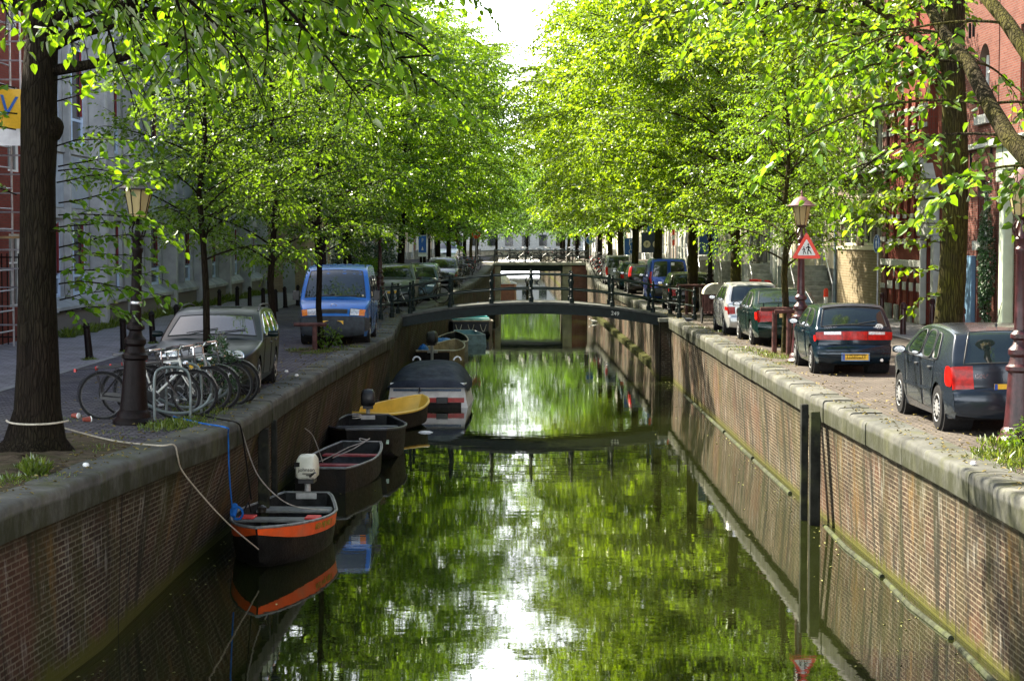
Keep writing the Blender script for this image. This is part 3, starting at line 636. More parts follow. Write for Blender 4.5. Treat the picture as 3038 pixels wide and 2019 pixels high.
# tree standing beside the viewer on the left: only its drooping twigs hang into the picture
f = Fol(91, .105, .075, .5); tb = MB(); f.twn = 4
trunk_tube(tb, [(0, 0, 0), (0, 0, .5), (0, 0, 2), (.1, .1, 4), (.2, .2, 6), (.2, .3, 9)], [.32, .26, .23, .2, .17, .1], 14, True, 6)
for z, az, L, e0, e1 in ((5.0, 36, 5.6, 18, -42), (5.3, 24, 6.0, 18, -38), (5.2, 48, 5.2, 16, -42), (5.6, 58, 5.6, 14, -36), (5.9, 16, 6.4, 14, -34), (6.2, 34, 6.6, 14, -34), (5.0, 66, 4.8, 10, -26), (6.6, 48, 6.8, 10, -34), (5.1, 30, 5.0, 14, -40), (5.4, 42, 5.8, 16, -36), (5.7, 50, 6.2, 16, -40), (6.0, 26, 6.2, 14, -38), (5.5, 63, 5.4, 14, -34), (6.3, 56, 6.6, 12, -34), (5.2, 70, 5.6, 14, -30)):
    f.limb((.1, .1, z), R(az), R(e0), R(e1), L, .05, .34, 1.1, 6, .35, drawtw=True)
for z, az in ((7, 150), (7.5, 260), (8, 340), (8, 90)): f.limb((.1, .1, z), R(az), R(40), R(-10), 5, .06, .5, 1.4, 6, .3)
tree_obj('elm_tree', (tb.mesh('trunk', m_barkL, 60), f.b.mesh('branches', m_barkL, 60), f.leafmesh('crown', m_leafN)), 'tree whose large bright drooping leaves hang across the top left corner', (-6.0, 8.6, 0))

# right foreground: mossy trunk behind the grey hatchback
f = Fol(57, .125, .078, .75); tb = MB()
pts = [(0, 0, 0), (0, 0, .3), (.02, 0, 1.0), (.10, 0, 2.0), (.14, 0, 3.0), (.13, 0, 4.0), (.10, .1, 5.4), (.12, .1, 7), (.1, .1, 9)]
trunk_tube(tb, pts, [.33, .27, .235, .21, .20, .195, .18, .15, .09], 18, True, 9)
for i, (z, az, L, e0, e1, r) in enumerate([(5.0, 145, 5.0, 36, -24, .07), (5.2, 172, 5.8, 34, -28, .07), (5.3, 165, 6.0, 42, -20, .08), (5.6, 95, 5.0, 40, -15, .07), (6.4, 225, 5.0, 42, -12, .07), (6.2, 185, 6.2, 44, -18, .08), (6.6, 145, 6.2, 46, -12, .07), (7, 205, 6.0, 48, -10, .07), (7.5, 110, 5.5, 50, -8, .07), (8, 170, 6.0, 52, -5, .06), (8.4, 230, 5.2, 52, -2, .06), (7.4, 60, 4.2, 50, -5, .06), (7.6, 290, 5, 50, -10, .06), (9, 90, 5, 58, 5, .05), (9, 150, 5.5, 60, 8, .05),  (9, 200, 5.5, 60, 8, .05), (9, 300, 5, 58, 5, .05), (7.8, 178, 6.5, 50, -15, .06)]):
    f.limb((.12, .05, z), R(az), R(e0 + 4), R(e1 + 12 if z < 7 else e1), L * .86, r, .40, 1.3, 7, .25)
for z, az, L in ((2.15, 190, .75), (2.9, 175, 1.3), (2.6, 200, .9), (3.3, 215, 1.2), (1.75, 200, .5), (3.6, 180, 1.6), (3.0, 250, .8)):
    a = R(az); f.sub(np.array([.2 * math.cos(a) + .1, .2 * math.sin(a), z]), np.array([math.cos(a), math.sin(a), .15]), L, .009, .2, .32, True, True)
tree_obj('elm_tree', (tb.mesh('trunk', m_barkR, 60), f.b.mesh('branches', m_barkR, 60), f.leafmesh('crown', m_leafR)), 'tall mossy tree trunk rising behind the grey hatchback on the right quay', (6.85, 29.3, 0))

# right edge: tree outside the frame whose dark limb leans up into the picture
f = Fol(63, .11, .075, .6); tb = MB(); f.twn = 4; f.d1 = 1.3; f.d2 = 1.5
trunk_tube(tb, [(0, 0, 0), (0, 0, .4), (0, 0, 1.4), (-.02, 0, 2.3), (-.02, 0, 3.0), (.1, .1, 4.6), (.2, .1, 8)], [.34, .28, .25, .23, .2, .16, .08], 16, True, 12)
base = Vector((6.6, 16.0, 0))
a_ = [D(x, y, d) - base for x, y, d in ((3075, 500, 16.4), (2990, 405, 17.0), (2935, 310, 17.6), (2875, 190, 18.3), (2800, 100, 19.0), (2735, -20, 19.6), (2690, -160, 20.4))]
f.b.tube([Vector((-.02, 0, 2.6))] + a_, [.13, .095, .085, .078, .072, .062, .052, .035], 10)
b_ = [D(x, y, d) - base for x, y, d in ((3070, 190, 17), (2990, 70, 17.6), (2915, -20, 18.2), (2840, -120, 18.8))]
f.b.tube([Vector((0, 0, 3.0))] + b_, [.12, .08, .072, .064, .045], 10)
for pnt, az, L in ((a_[1], 150, 1.6), (a_[2], 165, 1.8), (a_[3], 175, 1.7), (a_[3], 40, 1.0), (a_[4], 185, 1.6), (a_[2], 20, 1.2), (a_[5], 175, 1.8), (a_[6], 190, 2.2), (b_[1], 160, 1.6), (b_[2], 130, 1.6), (a_[1], 60, .9), (b_[3], 180, 2.4), (a_[4], 120, 1.5), (a_[0], 200, .8)):
    f.limb(np.array(pnt), R(az), R(10), R(-32), L, .016, .34, .75, 5, .15, drawtw=True)
for z, az in ((5, 80), (6, 170), (6.5, 250), (7, 330), (6, 210), (7.5, 130)): f.limb((.1, .1, z), R(az), R(45), R(-15), 5.5, .06, .5, 1.4, 6, .3)
tree_obj('elm_tree', (tb.mesh('trunk', m_barkR, 60), f.b.mesh('branches', m_barkR, 60), f.leafmesh('crown', m_leafN)), 'tree at the right edge whose bare dark limb slants up to the left', tuple(base))

# young street trees
def young(seed, H, r, clear, Rc, n, leaf, mat, bark, step=.06):
    f = Fol(seed, leaf, step, .55); rs = f.rs; tb = MB()
    pts = [(0, 0, 0)]; rad = [r * 1.25]
    for h in (.3, 1.0, 1.8, 2.6, 3.4, 4.2, 5.0, H): pts.append((rs.normal(0, .04) * h / 3, rs.normal(0, .04), h)); rad.append(r * (1 - .75 * (h / H) ** 1.4))
    trunk_tube(tb, pts, rad, 10, False, seed)
    for i in range(n):
        u = (i + .5) / n; z = clear + (H - clear) * u * .97; az = i * 2.4 + rs.normal(0, .3)
        prof = math.sin(math.pi * min(1, .30 + .70 * u)) ** .7
        f.limb((0, 0, z), az, R(rs.uniform(25, 45)), R(rs.uniform(-12, 12) + 20 * u), max(.7, Rc * prof * rs.uniform(.8, 1.15)), r * .32 * (1 - .5 * u), .30, .75, 5, .2, tw=.15, twL=.34, drawtw=False)
    return tb.mesh('trunk', bark, 60), f.b.mesh('branches', bark, 60), f.leafmesh('crown', mat), f.count()
yA = young(101, 6.4, .062, 2.25, 1.75, 30, .085, m_leafY, m_barkL)
yB = young(102, 6.6, .075, 2.0, 2.0, 30, .085, m_leafY, m_barkL)
yC = young(103, 6.4, .088, 1.95, 2.2, 36, .075, m_leafL, m_barkR)
tree_obj('young_tree', yA, 'slender young tree growing between the parked bicycles and the grey-green estate', (-4.95, 29.9, 0), 0, 'young trees on the quays')
tree_obj('young_tree', yB, 'young tree behind the rear of the grey-green estate car', (-4.75, 36.6, 0), 2, 'young trees on the quays')
tree_obj('young_tree', yB, 'young tree standing in front of the blue van with a wooden guard', (-4.64, 44.8, 0), 4.1, 'young trees on the quays', 1.02)
tree_obj('young_tree', yC, 'young right quay tree with wooden guard in front of the dark saloon', (6.35, 43.0, 0), 0, 'young trees on the quays')
print('LEAVES', bigA[3], farA[3], yA[3])

# ---------------------------------------------------------------- cars
def catmull(P, k=4):
    out = []
    for i in range(len(P) - 1):
        p0 = P[max(0, i - 1)]; p1 = P[i]; p2 = P[i + 1]; p3 = P[min(len(P) - 1, i + 2)]
        for j in range(k):
            t_ = j / k; a = [0.5 * (2 * p1[c] + (-p0[c] + p2[c]) * t_ + (2 * p0[c] - 5 * p1[c] + 4 * p2[c] - p3[c]) * t_ ** 2 + (-p0[c] + 3 * p1[c] - 3 * p2[c] + p3[c]) * t_ ** 3) for c in (0, 1)]
            out.append(tuple(a))
    out.append(P[-1]); return out
def smooth_poly(P, n=3):
    for _ in range(n and 2):
        Q = []
        for i in range(len(P)):
            a, b_ = P[i], P[(i + 1) % len(P)]; Q += [(a[0] * .8 + b_[0] * .2, a[1] * .8 + b_[1] * .2), (a[0] * .2 + b_[0] * .8, a[1] * .2 + b_[1] * .8)]
        P = Q
    return P
class Car:
    """body surface from a side profile (s = distance from the nose, z) and a width law; patches of it become glass, lights and doors."""
    K = 4
    def __init__(c, prof, W, belt, axles, tr=.31, tumble=.34, sill=.20, nose=.16, tail=.10, boxy=0, arch=None):
        c.c = prof; c.W = W; c.belt = belt; c.ax = axles; c.tr = tr; c.tum = tumble; c.sill = sill; c.nose = nose; c.tail = tail; c.boxy = boxy; c.arch = arch or tr + .045
        c.P = catmull(prof, c.K); c.L = max(p[0] for p in prof); n = len(c.P); c.nrm = []
        for i in range(n):
            a = c.P[max(0, i - 1)]; b_ = c.P[min(n - 1, i + 1)]; dx, dz = b_[0] - a[0], b_[1] - a[1]; l = math.hypot(dx, dz) or 1; c.nrm.append((-dz / l, dx / l))
        c.inn = [(p[0] - .05 * m_[0], p[1] - .05 * m_[1]) for p, m_ in zip(c.P, c.nrm)]
    def y(c, s, z):
        y = c.W / 2; t_ = max(0, (.95 - s) / .95); y -= c.nose * t_ ** 2.6 * (1 if z < c.belt + .05 else 1); u = max(0, (s - (c.L - .8)) / .8); y -= c.tail * u ** 2.6
        if z > c.belt: d = z - c.belt; y -= d * c.tum * (.8 + .5 * d)
        else: y -= .035 * min(1, ((c.belt - z) / .30)) ** 2 * (1 - c.boxy) * 0.6
        if z < .55: y -= .05 * ((.55 - z) / .35) ** 2
        return y
    def loc(c, s, y, z): return Vector((y, c.L / 2 - s, z))      # local frame: +Y is the nose
    def sec(c, i, off=0):                                       # cross section at profile index i (float)
        i = max(0, min(len(c.P) - 1, i)); j = min(len(c.P) - 2, int(i)); u = i - j
        P = tuple(c.P[j][k] * (1 - u) + c.P[j + 1][k] * u for k in (0, 1)); n = tuple(c.nrm[j][k] * (1 - u) + c.nrm[j + 1][k] * u for k in (0, 1))
        I = (P[0] - .05 * n[0], P[1] - .05 * n[1]); Y = c.y(*I); out = []
        Pt = lambda y, d, crown: (P[0] - n[0] * d + n[0] * crown, y, P[1] - n[1] * d + n[1] * crown)
        half = []
        for a in (90, 60, 30, 0):                               # rounded edge
            half.append((Y - .05 * (1 - math.sin(R(a))), .05 * (1 - math.cos(R(a)))))
        bulge = (.07 * abs(n[0]) + .018)
        yi = Y - .05
        pts = [(-y, d, 0) for y, d in half] + [(-yi * t_, 0, bulge * (1 - t_ * t_)) for t_ in (.8, .55, .28, 0, -.28, -.55, -.8)] + [(y, d, 0) for y, d in reversed(half)]
        return [(Pt(y, d - off, cr)) for y, d, cr in pts]
    def top(c, i, t_, off=0.0):
        S = c.sec(i); Y = -S[0][1]; y = t_ * Y
        ys = [p[1] for p in S]; s_ = float(np.interp(y, ys, [p[0] for p in S])); z = float(np.interp(y, ys, [p[2] for p in S]))
        j = min(len(c.P) - 2, max(0, int(i))); n = c.nrm[j]; yo = off * (1 if t_ > .93 else -1 if t_ < -.93 else 0)
        return c.loc(s_ + n[0] * off, y + yo, z + n[1] * off)
    def outline(c):
        pts = list(c.inn)
        rear = pts[-1]; front = pts[0]; bot = []
        def arc(a, down):
            A = []
            for k in range(13):
                g = math.pi * k / 12; A.append((a + c.arch * math.cos(g), c.tr + c.arch * math.sin(g)))
            return [q for q in A if q[1] > c.sill + .001]
        bot.append((rear[0] - .03, c.sill + .03))
        for a in reversed(c.ax):
            bot.append((a + math.sqrt(max(0, c.arch ** 2 - (c.tr - c.sill) ** 2)), c.sill)); bot += arc(a, 0); bot.append((a - math.sqrt(max(0, c.arch ** 2 - (c.tr - c.sill) ** 2)), c.sill))
        bot.append((front[0] + .03, c.sill + .03))
        return pts + bot
    def tri(c, poly, step=.11):
        xs = [p[0] for p in poly]; zs = [p[1] for p in poly]
        V = [Vector(p) for p in poly]; n = len(V); E = [(i, (i + 1) % n) for i in range(n)]
        for x in np.arange(min(xs) + step * .5, max(xs), step):
            for z in np.arange(min(zs) + step * .5, max(zs), step): V.append(Vector((x, z)))
        r = delaunay_2d_cdt(V, E, [list(range(n))], 1, 1e-5)
        return [(v.x, v.y) for v in r[0]], r[2]
    def side(c, mb, poly, off, mi=0, sides=(-1, 1)):
        V, Fc = c.tri(poly)
        for sg in sides: mb.add([c.loc(s, sg * (c.y(s, z) + off), z) for s, z in V], [f if sg < 0 else tuple(reversed(f)) for f in Fc], mi)
    def ring(c, mb, poly, off, r, mi=0, sides=(-1, 1)):
        Q = []
        for i in range(len(poly)):
            a, b_ = poly[i], poly[(i + 1) % len(poly)]; n = max(1, int(math.hypot(a[0] - b_[0], a[1] - b_[1]) / .12))
            Q += [(a[0] + (b_[0] - a[0]) * k / n, a[1] + (b_[1] - a[1]) * k / n) for k in range(n)]
        for sg in sides: mb.tube([c.loc(s, sg * (c.y(s, z) + off), z) for s, z in Q], r, 5, mi, False, True)
    def body(c, paint_, root, extra=None):
        b = MB()
        n = len(c.P); b.grid([[c.loc(*q) for q in c.sec(i)] for i in range(n)], 0)
        c.side(b, c.outline(), 0)
        b.box((0, 0, .30), (c.W - .30, c.L - .5, .22), 1)       # dark underside and wheel wells
        for a in c.ax:
            b.lathe([(c.arch + .01, -.20), (c.arch + .01, .20)], c.loc(a, c.W / 2 - .26, c.tr), 18, 1, Matrix.Rotation(R(90), 3, 'Y')); b.lathe([(c.arch + .01, -.20), (c.arch + .01, .20)], c.loc(a, -c.W / 2 + .26, c.tr), 18, 1, Matrix.Rotation(R(90), 3, 'Y'))
        return b.build('body', [paint_, m_black], root, 38)
    def patch(c, name, i0, i1, t0, t1, m_, root, off=.004, ni=8, ntt=10, taper=0, rim=None, sym=False):
        def one(t0, t1, nm):
            g = [[c.top(i0 + (i1 - i0) * a / ni, (t0 + (t1 - t0) * k / ntt) * (1 - taper * (a / ni if taper > 0 else (1 - a / ni) * -1) if taper else 1), off) for k in range(ntt + 1)] for a in range(ni + 1)]
            b = MB(); b.grid(g, 0)
            mats = [m_]
            if rim:
                e = [r_[0] for r_ in g] + g[-1][1:] + [r_[-1] for r_ in reversed(g[:-1])] + list(reversed(g[0]))[1:-1]; b.tube(e, rim, 5, 1, False, True); mats.append(m_blk)
            return b.build(nm, mats, root, 50)
        o = one(t0, t1, name)
        if sym: one(-t1, -t0, name)
        return o

def wheel_mesh(r, wd, style, dark=False):
    """tyre and rim meshes, axis along X, outer face at +X"""
    M_ = Matrix.Rotation(R(90), 3, 'Y'); t_ = MB()
    t_.lathe([(r * .62, -wd / 2), (r * .93, -wd / 2), (r, -wd / 2 + .03), (r, wd / 2 - .03), (r * .95, wd / 2), (r * .66, wd / 2 + .005), (r * .62, wd / 2 - .02)], (0, 0, 0), 26, 0, M_, False)
    h = MB(); h.lathe([(r * .65, wd / 2 - .015), (r * .62, wd / 2 + .006), (r * .55, wd / 2 - .008), (r * .2, wd / 2 + .006), (r * .10, wd / 2 + .012), (0.001, wd / 2 + .014)], (0, 0, 0), 24, 0, M_, False)
    n = {'cap': 15, 'alloy': 7, 'steel': 8}[style]
    for k in range(n):
        g = 2 * math.pi * k / n; rr = r * (.46 if style != 'alloy' else .38); m = Matrix.Rotation(g, 3, 'X')
        h.box(m @ Vector((wd / 2 + (.002 if style == 'cap' else 0), 0, rr)), (.012, .018 if style == 'cap' else .065, r * (.17 if style == 'cap' else .22)), 1, M=m)
    return t_.mesh('tyre', m_black), h.mesh('rim', [M('dull_rim', (.42, .43, .44), .35, .6, .2, 10), m_ink], 40)
def add_wheels(c, root, style='cap', wd=.19, rim=None, yaw=0):
    tm, hm = wheel_mesh(c.tr, wd, style)
    for i, a in enumerate(c.ax):
        for sg in (-1, 1):
            w_ = link_mesh('wheel', tm, root, c.loc(a, sg * (c.W / 2 - wd / 2 - .03), c.tr)); w_.rotation_euler = (0, 0, (0 if sg > 0 else math.pi) + (yaw if i == 0 else 0))
            link_mesh('rim', hm, w_)
def add_mirrors(c, root, s, z, m_, h=.12):
    for sg in (-1, 1):
        b = MB(); y0 = sg * (c.y(s, z)); b.lathe([(0.001, -.10), (.055, -.09), (.075, -.04), (.078, .04), (.06, .09), (0.001, .10)], c.loc(s, y0 + sg * .13, z + .05), 10, 0, Matrix.Rotation(R(90), 3, 'Y') @ Matrix.Diagonal((h / .16, .6, 1)).to_3x3()); b.tube([c.loc(s, y0 - sg * .02, z), c.loc(s, y0 + sg * .09, z + .03)], .022, 6)
        g = MB(); g.lathe([(0.001, 0), (.062, 0), (.064, .004), (.001, .006)], c.loc(s + .052, y0 + sg * .13, z + .05), 12, 0, Matrix.Rotation(R(-90), 3, 'X').inverted() @ Matrix.Diagonal((1.25, h / .16, 1)).to_3x3())
        o = b.build('side_mirror', m_, root); g.build('mirror_glass', m_chrome, o)
def add_handle(c, root, s, z):
    b = MB()
    for sg in (-1, 1): b.box(c.loc(s, sg * (c.y(s, z) + .016), z), (.03, .16, .028), 0)
    b.build('door_handle', m_blk, root, bevel=.006)
def add_doors(c, root, polys, paint_):
    for poly in polys:
        for sg in (-1, 1):
            b = MB(); c.side(b, poly, .003, 0, (sg,)); c.ring(b, poly, .002, .0065, 1, (sg,)); b.build('door', [paint_, m_ink], root, 40)
def side_glass(c, root, polys, m_=None, trim=None):
    for poly in polys:
        q = smooth_poly(poly)
        for sg in (-1, 1):
            b = MB(); c.side(b, q, .007, 0, (sg,)); c.ring(b, q, .007, .011, 1, (sg,)); b.build('side_window', [m_ or m_glass, trim or m_blk], root, 50)
def side_lights(c, root, poly, m_, name, off=.006):
    for sg in (-1, 1):
        b = MB(); c.side(b, smooth_poly(poly), off, 0, (sg,)); b.build(name, m_, root, 50)
def plate(c, root, i, txt, size=(.52, .11), m_=None, yaw=0, rear=True, t0=0, eu=True, frame=None):
    p = c.top(i, t0, .012); q = c.top(i - .4, t0, .012) if rear else c.top(i + .4, t0, .012)
    b = MB(); sgn = -1 if rear else 1
    b.box((p.x, p.y + sgn * .006, p.z), (size[0], .014, size[1]), 0)
    if frame: b.box((p.x, p.y + sgn * .001, p.z), (size[0] + .05, .014, size[1] + .04), 1)
    o = b.build('licence_plate', [m_ or m_plate] + ([frame] if frame else []), root)
    y = p.y + sgn * .015
    if eu: MB().box((p.x - (.5 * size[0] - .022) * (1 if rear else -1), y, p.z), (.04, .004, size[1] * .96)).build('blue_band', m_eu, o)
    if txt.strip(): text(txt, size[1] * .92, m_ink, o, (p.x + (.015 if rear else -.015), y, p.z), (R(90), 0, 0 if rear else R(180)), 'plate_number', .002, sx=.80)

# --- grey-blue hatchback nearest on the right
def golf4():
    pa = paint('slate_paint', (.022, .030, .042), .20, .35)
    P = [(.12, .20), (.02, .30), (.0, .50), (.05, .64), (.16, .74), (.55, .88), (1.0, .955), (1.10, .975), (1.42, 1.16), (1.80, 1.355), (2.2, 1.425), (2.7, 1.44), (3.25, 1.425), (3.72, 1.375), (3.84, 1.30), (3.98, 1.08), (4.06, .94), (4.08, .80), (4.09, .62), (4.14, .56), (4.15, .40), (4.10, .26)]
    c = Car(P, 1.735, .93, (.86, 3.37), .315, .36, .19, .17, .10)
    root = thing('parked_car', 'slate grey five-door hatchback nearest on the right quay', 'car'); c.body(pa, root); k = c.K
    c.patch('windscreen', 7 * k + 1, 9 * k, -.88, .88, m_glass, root, rim=.008); c.patch('rear_window', 13.3 * k, 15.9 * k, -.80, .80, m_glass, root, rim=.010, taper=-.10)
    side_glass(c, root, [[(1.42, .985), (1.90, 1.315), (2.36, 1.365), (2.36, .985)], [(2.44, .985), (2.44, 1.368), (2.95, 1.355), (3.06, .99)], [(3.12, .99), (3.01, 1.35), (3.25, 1.325), (3.44, 1.03), (3.42, .99)]])
    add_doors(c, root, [[(1.36, .96), (1.34, .32), (2.38, .28), (2.40, .96)], [(2.43, .96), (2.42, .28), (3.0, .28), (3.0, .5), (3.20, .75), (3.28, .96)]], pa)
    for s in (2.22, 3.05): add_handle(c, root, s, .86)
    add_mirrors(c, root, 1.50, .97, pa)
    for sg in (-1, 1): b = MB(); c.side(b, [(1.25, .50), (1.25, .545), (3.0, .565), (3.0, .52)], .012, 0, (sg,)); b.build('side_moulding', pa, root)
    c.patch('tail_light', 16.1 * k, 18.0 * k, .66, .998, m_red, root, .012, sym=True)
    side_lights(c, root, [(3.86, .93), (4.03, .93), (4.04, .64), (3.80, .66)], m_red, 'tail_light_side', .008)
    b = MB(); b.grid([[c.top(i, t_, .018) for t_ in np.linspace(-.998, .998, 15)] for i in np.linspace(18.3 * k, 20.6 * k, 8)]); c.side(b, [(3.74, .58), (4.08, .58), (4.09, .32), (3.74, .26)], .014); b.build('rear_bumper', pa, root, 50)
    plate(c, root, 18.0 * k + .8, 'A       ', (.50, .11), eu=True)
    b = MB(); b.tube([c.top(15.6 * k, -.05, .02), c.top(15.3 * k, .55, .022)], .008, 6); b.build('wiper', m_blk, root)
    b = MB(); b.tube([c.loc(3.25, 0, 1.44), c.loc(3.55, .0, 1.78)], .005, 5); b.tube([c.loc(3.22, 0, 1.42), c.loc(3.27, 0, 1.46)], .02, 8); b.build('aerial', m_blk, root)
    text('GOLF', .075, m_chrome, root, c.top(17 * k, -.52, .004), (R(90), 0, 0), 'model_badge', .003)
    b = MB(); b.lathe([(0.001, 0), (.055, 0), (.055, .006), (0.001, .008)], c.top(16.6 * k, 0, .004), 16, 0, Matrix.Rotation(R(90), 3, 'X')); b.build('round_badge', m_chrome, root)
    add_wheels(c, root, 'cap', .195); return root
golf = golf4(); golf.location = (6.76, 27.05, 0)

def swift():
    pa = paint('blueblack_paint', (.006, .018, .030), .16, .3)
    P = [(.12, .22), (.0, .34), (.02, .54), (.10, .66), (.5, .80), (.95, .89), (1.05, .91), (1.36, 1.10), (1.72, 1.29), (2.1, 1.345), (2.6, 1.35), (3.1, 1.325), (3.22, 1.30), (3.34, 1.18), (3.50, .96), (3.58, .88), (3.60, .74), (3.61, .58), (3.66, .52), (3.68, .36), (3.62, .26)]
    c = Car(P, 1.585, .86, (.72, 3.0), .275, .36, .20, .15, .08); k = c.K
    root = thing('parked_car', 'blue-black three-door hatchback with full-width red light strip', 'car'); c.body(pa, root)
    c.patch('windscreen', 6 * k + 1, 8 * k, -.88, .88, m_glass, root, rim=.008); c.patch('rear_window', 12.4 * k, 14.2 * k, -.86, .86, m_glass, root, rim=.012)
    side_glass(c, root, [[(1.36, .915), (1.80, 1.24), (2.28, 1.275), (2.30, .915)], [(2.37, .915), (2.36, 1.275), (2.92, 1.245), (3.12, 1.10), (3.16, .94)]])
    add_doors(c, root, [[(1.20, .88), (1.18, .32), (2.32, .29), (2.36, .88)]], pa); add_handle(c, root, 2.2, .80); add_mirrors(c, root, 1.42, .92, pa)
    c.patch('tail_light', 15.3 * k, 16.3 * k, .34, .995, m_red, root, .010, sym=True); c.patch('centre_reflector', 15.3 * k, 16.3 * k, -.33, .33, m_red, root, .009)
    c.patch('reversing_light', 15.32 * k, 15.66 * k, .36, .80, m_lens, root, .014, sym=True)
    side_lights(c, root, [(3.42, .78), (3.56, .78), (3.57, .66), (3.42, .66)], m_red, 'tail_light_side', .008)
    b = MB(); b.grid([[c.top(i, t_, .016) for t_ in np.linspace(-.998, .998, 15)] for i in np.linspace(17.0 * k, 19.6 * k, 9)])
    for z in (.36, .41, .46): b.tube([c.top(19 * k - (z - .36) * 22, t_, .03) for t_ in np.linspace(-.95, .95, 9)], .008, 5)
    b.build('rear_bumper', pa, root, 50)
    plate(c, root, 18.9 * k, 'LD-FG-73', (.50, .12), frame=M('plate_frame', (.12, .22, .42), .5))
    c.patch('roof_spoiler', 11.6 * k, 12.3 * k, -.9, .9, m_blk, root, .03)
    text('SUZUKI', .075, m_chrome, root, c.top(14.8 * k, -.62, .004), (R(90), 0, 0), 'maker_badge', .003); text('SWIFT', .065, m_chrome, root, c.top(14.8 * k, .62, .004), (R(90), 0, 0), 'model_badge', .003)
    b = MB(); b.lathe([(0.001, 0), (.06, 0), (.06, .004), (0.001, .005)], c.top(14.45 * k, .66, .004), 18, 0, Matrix.Rotation(R(90), 3, 'X') @ Matrix.Diagonal((1.3, 1, 1)).to_3x3()); o = b.build('country_sticker', m_white, root)
    text('NL', .07, m_ink, o, c.top(14.45 * k, .66, .012), (R(90), 0, 0), 'sticker_letters', .002)
    b = MB(); b.tube([c.top(14.1 * k, .1, .02), c.top(13.7 * k, .6, .022)], .008, 6); b.build('wiper', m_blk, root)
    b = MB(); b.tube([c.loc(3.55, .52, .30), c.loc(3.72, .52, .30)], .032, 10); b.build('exhaust', m_chrome, root)
    add_wheels(c, root, 'cap', .165); return root
sw = swift(); sw.location = (6.72, 37.95, 0); sw.rotation_euler = (0, 0, R(-1))

def audi():
    pa = paint('dark_green_paint', (.006, .022, .020), .16, .3)
    P = [(.10, .22), (.0, .34), (.02, .56), (.10, .68), (.6, .82), (1.22, .90), (1.35, .92), (1.68, 1.12), (2.02, 1.30), (2.4, 1.385), (2.8, 1.39), (3.2, 1.36), (3.5, 1.24), (3.86, 1.02), (4.02, .985), (4.40, .955), (4.44, .88), (4.45, .62), (4.49, .56), (4.49, .36), (4.42, .24)]
    c = Car(P, 1.695, .88, (.86, 3.42), .305, .36, .20, .15, .09); k = c.K
    root = thing('parked_car', 'dark green saloon with rear spoiler behind the thin young tree', 'car'); c.body(pa, root)
    c.patch('windscreen', 6.2 * k, 8 * k, -.88, .88, m_glass, root, rim=.008); c.patch('rear_window', 11.3 * k, 12.9 * k, -.84, .84, m_glass, root, rim=.010)
    side_glass(c, root, [[(1.66, .93), (2.12, 1.27), (2.55, 1.31), (2.56, .93)], [(2.63, .93), (2.62, 1.315), (3.10, 1.28), (3.30, .93)], [(3.37, .935), (3.20, 1.24), (3.36, 1.17), (3.56, .96)]])
    add_doors(c, root, [[(1.50, .89), (1.48, .32), (2.56, .29), (2.59, .89)], [(2.62, .89), (2.61, .29), (3.05, .30), (3.22, .62), (3.36, .89)]], pa)
    for s in (2.42, 3.2): add_handle(c, root, s, .80)
    add_mirrors(c, root, 1.70, .92, pa)
    c.patch('tail_light', 15.9 * k, 17.05 * k, .42, .995, m_red, root, .010, sym=True); side_lights(c, root, [(4.22, .86), (4.40, .86), (4.41, .66), (4.22, .66)], m_red, 'tail_light_side', .008)
    b = MB(); b.grid([[c.top(i, t_, .022) for t_ in np.linspace(-.998, .998, 15)] for i in np.linspace(17.4 * k, 19.7 * k, 8)]); b.build('rear_bumper', pa, root, 50)
    b = MB(); Y = .72
    b.box(c.loc(4.34, 0, 1.075), (1.36, .16, .022), 0)
    for x in (-.62, -.25, .25, .62): b.box(c.loc(4.34, x, 1.02), (.03, .10, .10), 0)
    b.build('spoiler', pa, root, bevel=.008)
    plate(c, root, 16.4 * k, '1473 R  4', (.50, .11), M('sand_plate', (.72, .50, .22), .4), eu=False)
    b = MB()
    for x in (-.105, -.035, .035, .105): b.tube([c.top(15.8 * k, 0, .01) + Vector((x + .045 * math.cos(g), 0, .045 * math.sin(g))) for g in np.linspace(0, 2 * math.pi, 17)[:-1]], .008, 5, 0, False, True)
    b.build('ring_badge', m_chrome, root); text('80', .07, m_chrome, root, c.top(15.8 * k, -.62, .006), (R(90), 0, 0), 'model_badge', .003)
    add_wheels(c, root, 'alloy', .185); return root
au = audi(); au.location = (6.84, 47.95, 0)

def small_hatch(name, label, pa, P, W, belt, ax, tr, wins, tl_i, gl, rg, sl=None, **kw):
    c = Car(P, W, belt, ax, tr, **kw); k = c.K
    root = thing(name, label, 'car'); c.body(pa, root)
    c.patch('windscreen', gl[0] * k, gl[1] * k, -.88, .88, m_glass, root, rim=.008); c.patch('rear_window', rg[0] * k, rg[1] * k, -rg[2], rg[2], m_glass, root, rim=.010)
    side_glass(c, root, wins)
    if tl_i: c.patch('tail_light', tl_i[0] * k, tl_i[1] * k, tl_i[2], .995, m_red, root, .010, sym=True)
    if sl: side_lights(c, root, sl, m_red, 'tail_light_side', .008)
    return c, root
PH = [(.12, .22), (.0, .34), (.02, .56), (.10, .68), (.5, .84), (.90, .93), (1.0, .95), (1.32, 1.14), (1.70, 1.36), (2.1, 1.43), (2.6, 1.44), (3.2, 1.40), (3.34, 1.36), (3.46, 1.22), (3.60, .98), (3.68, .88), (3.70, .74), (3.71, .58), (3.76, .52), (3.78, .36), (3.70, .24)]
W3 = [[(1.34, .95), (1.82, 1.30), (2.30, 1.345), (2.32, .95)], [(2.39, .95), (2.38, 1.345), (2.95, 1.315), (3.22, 1.12), (3.24, .97)]]
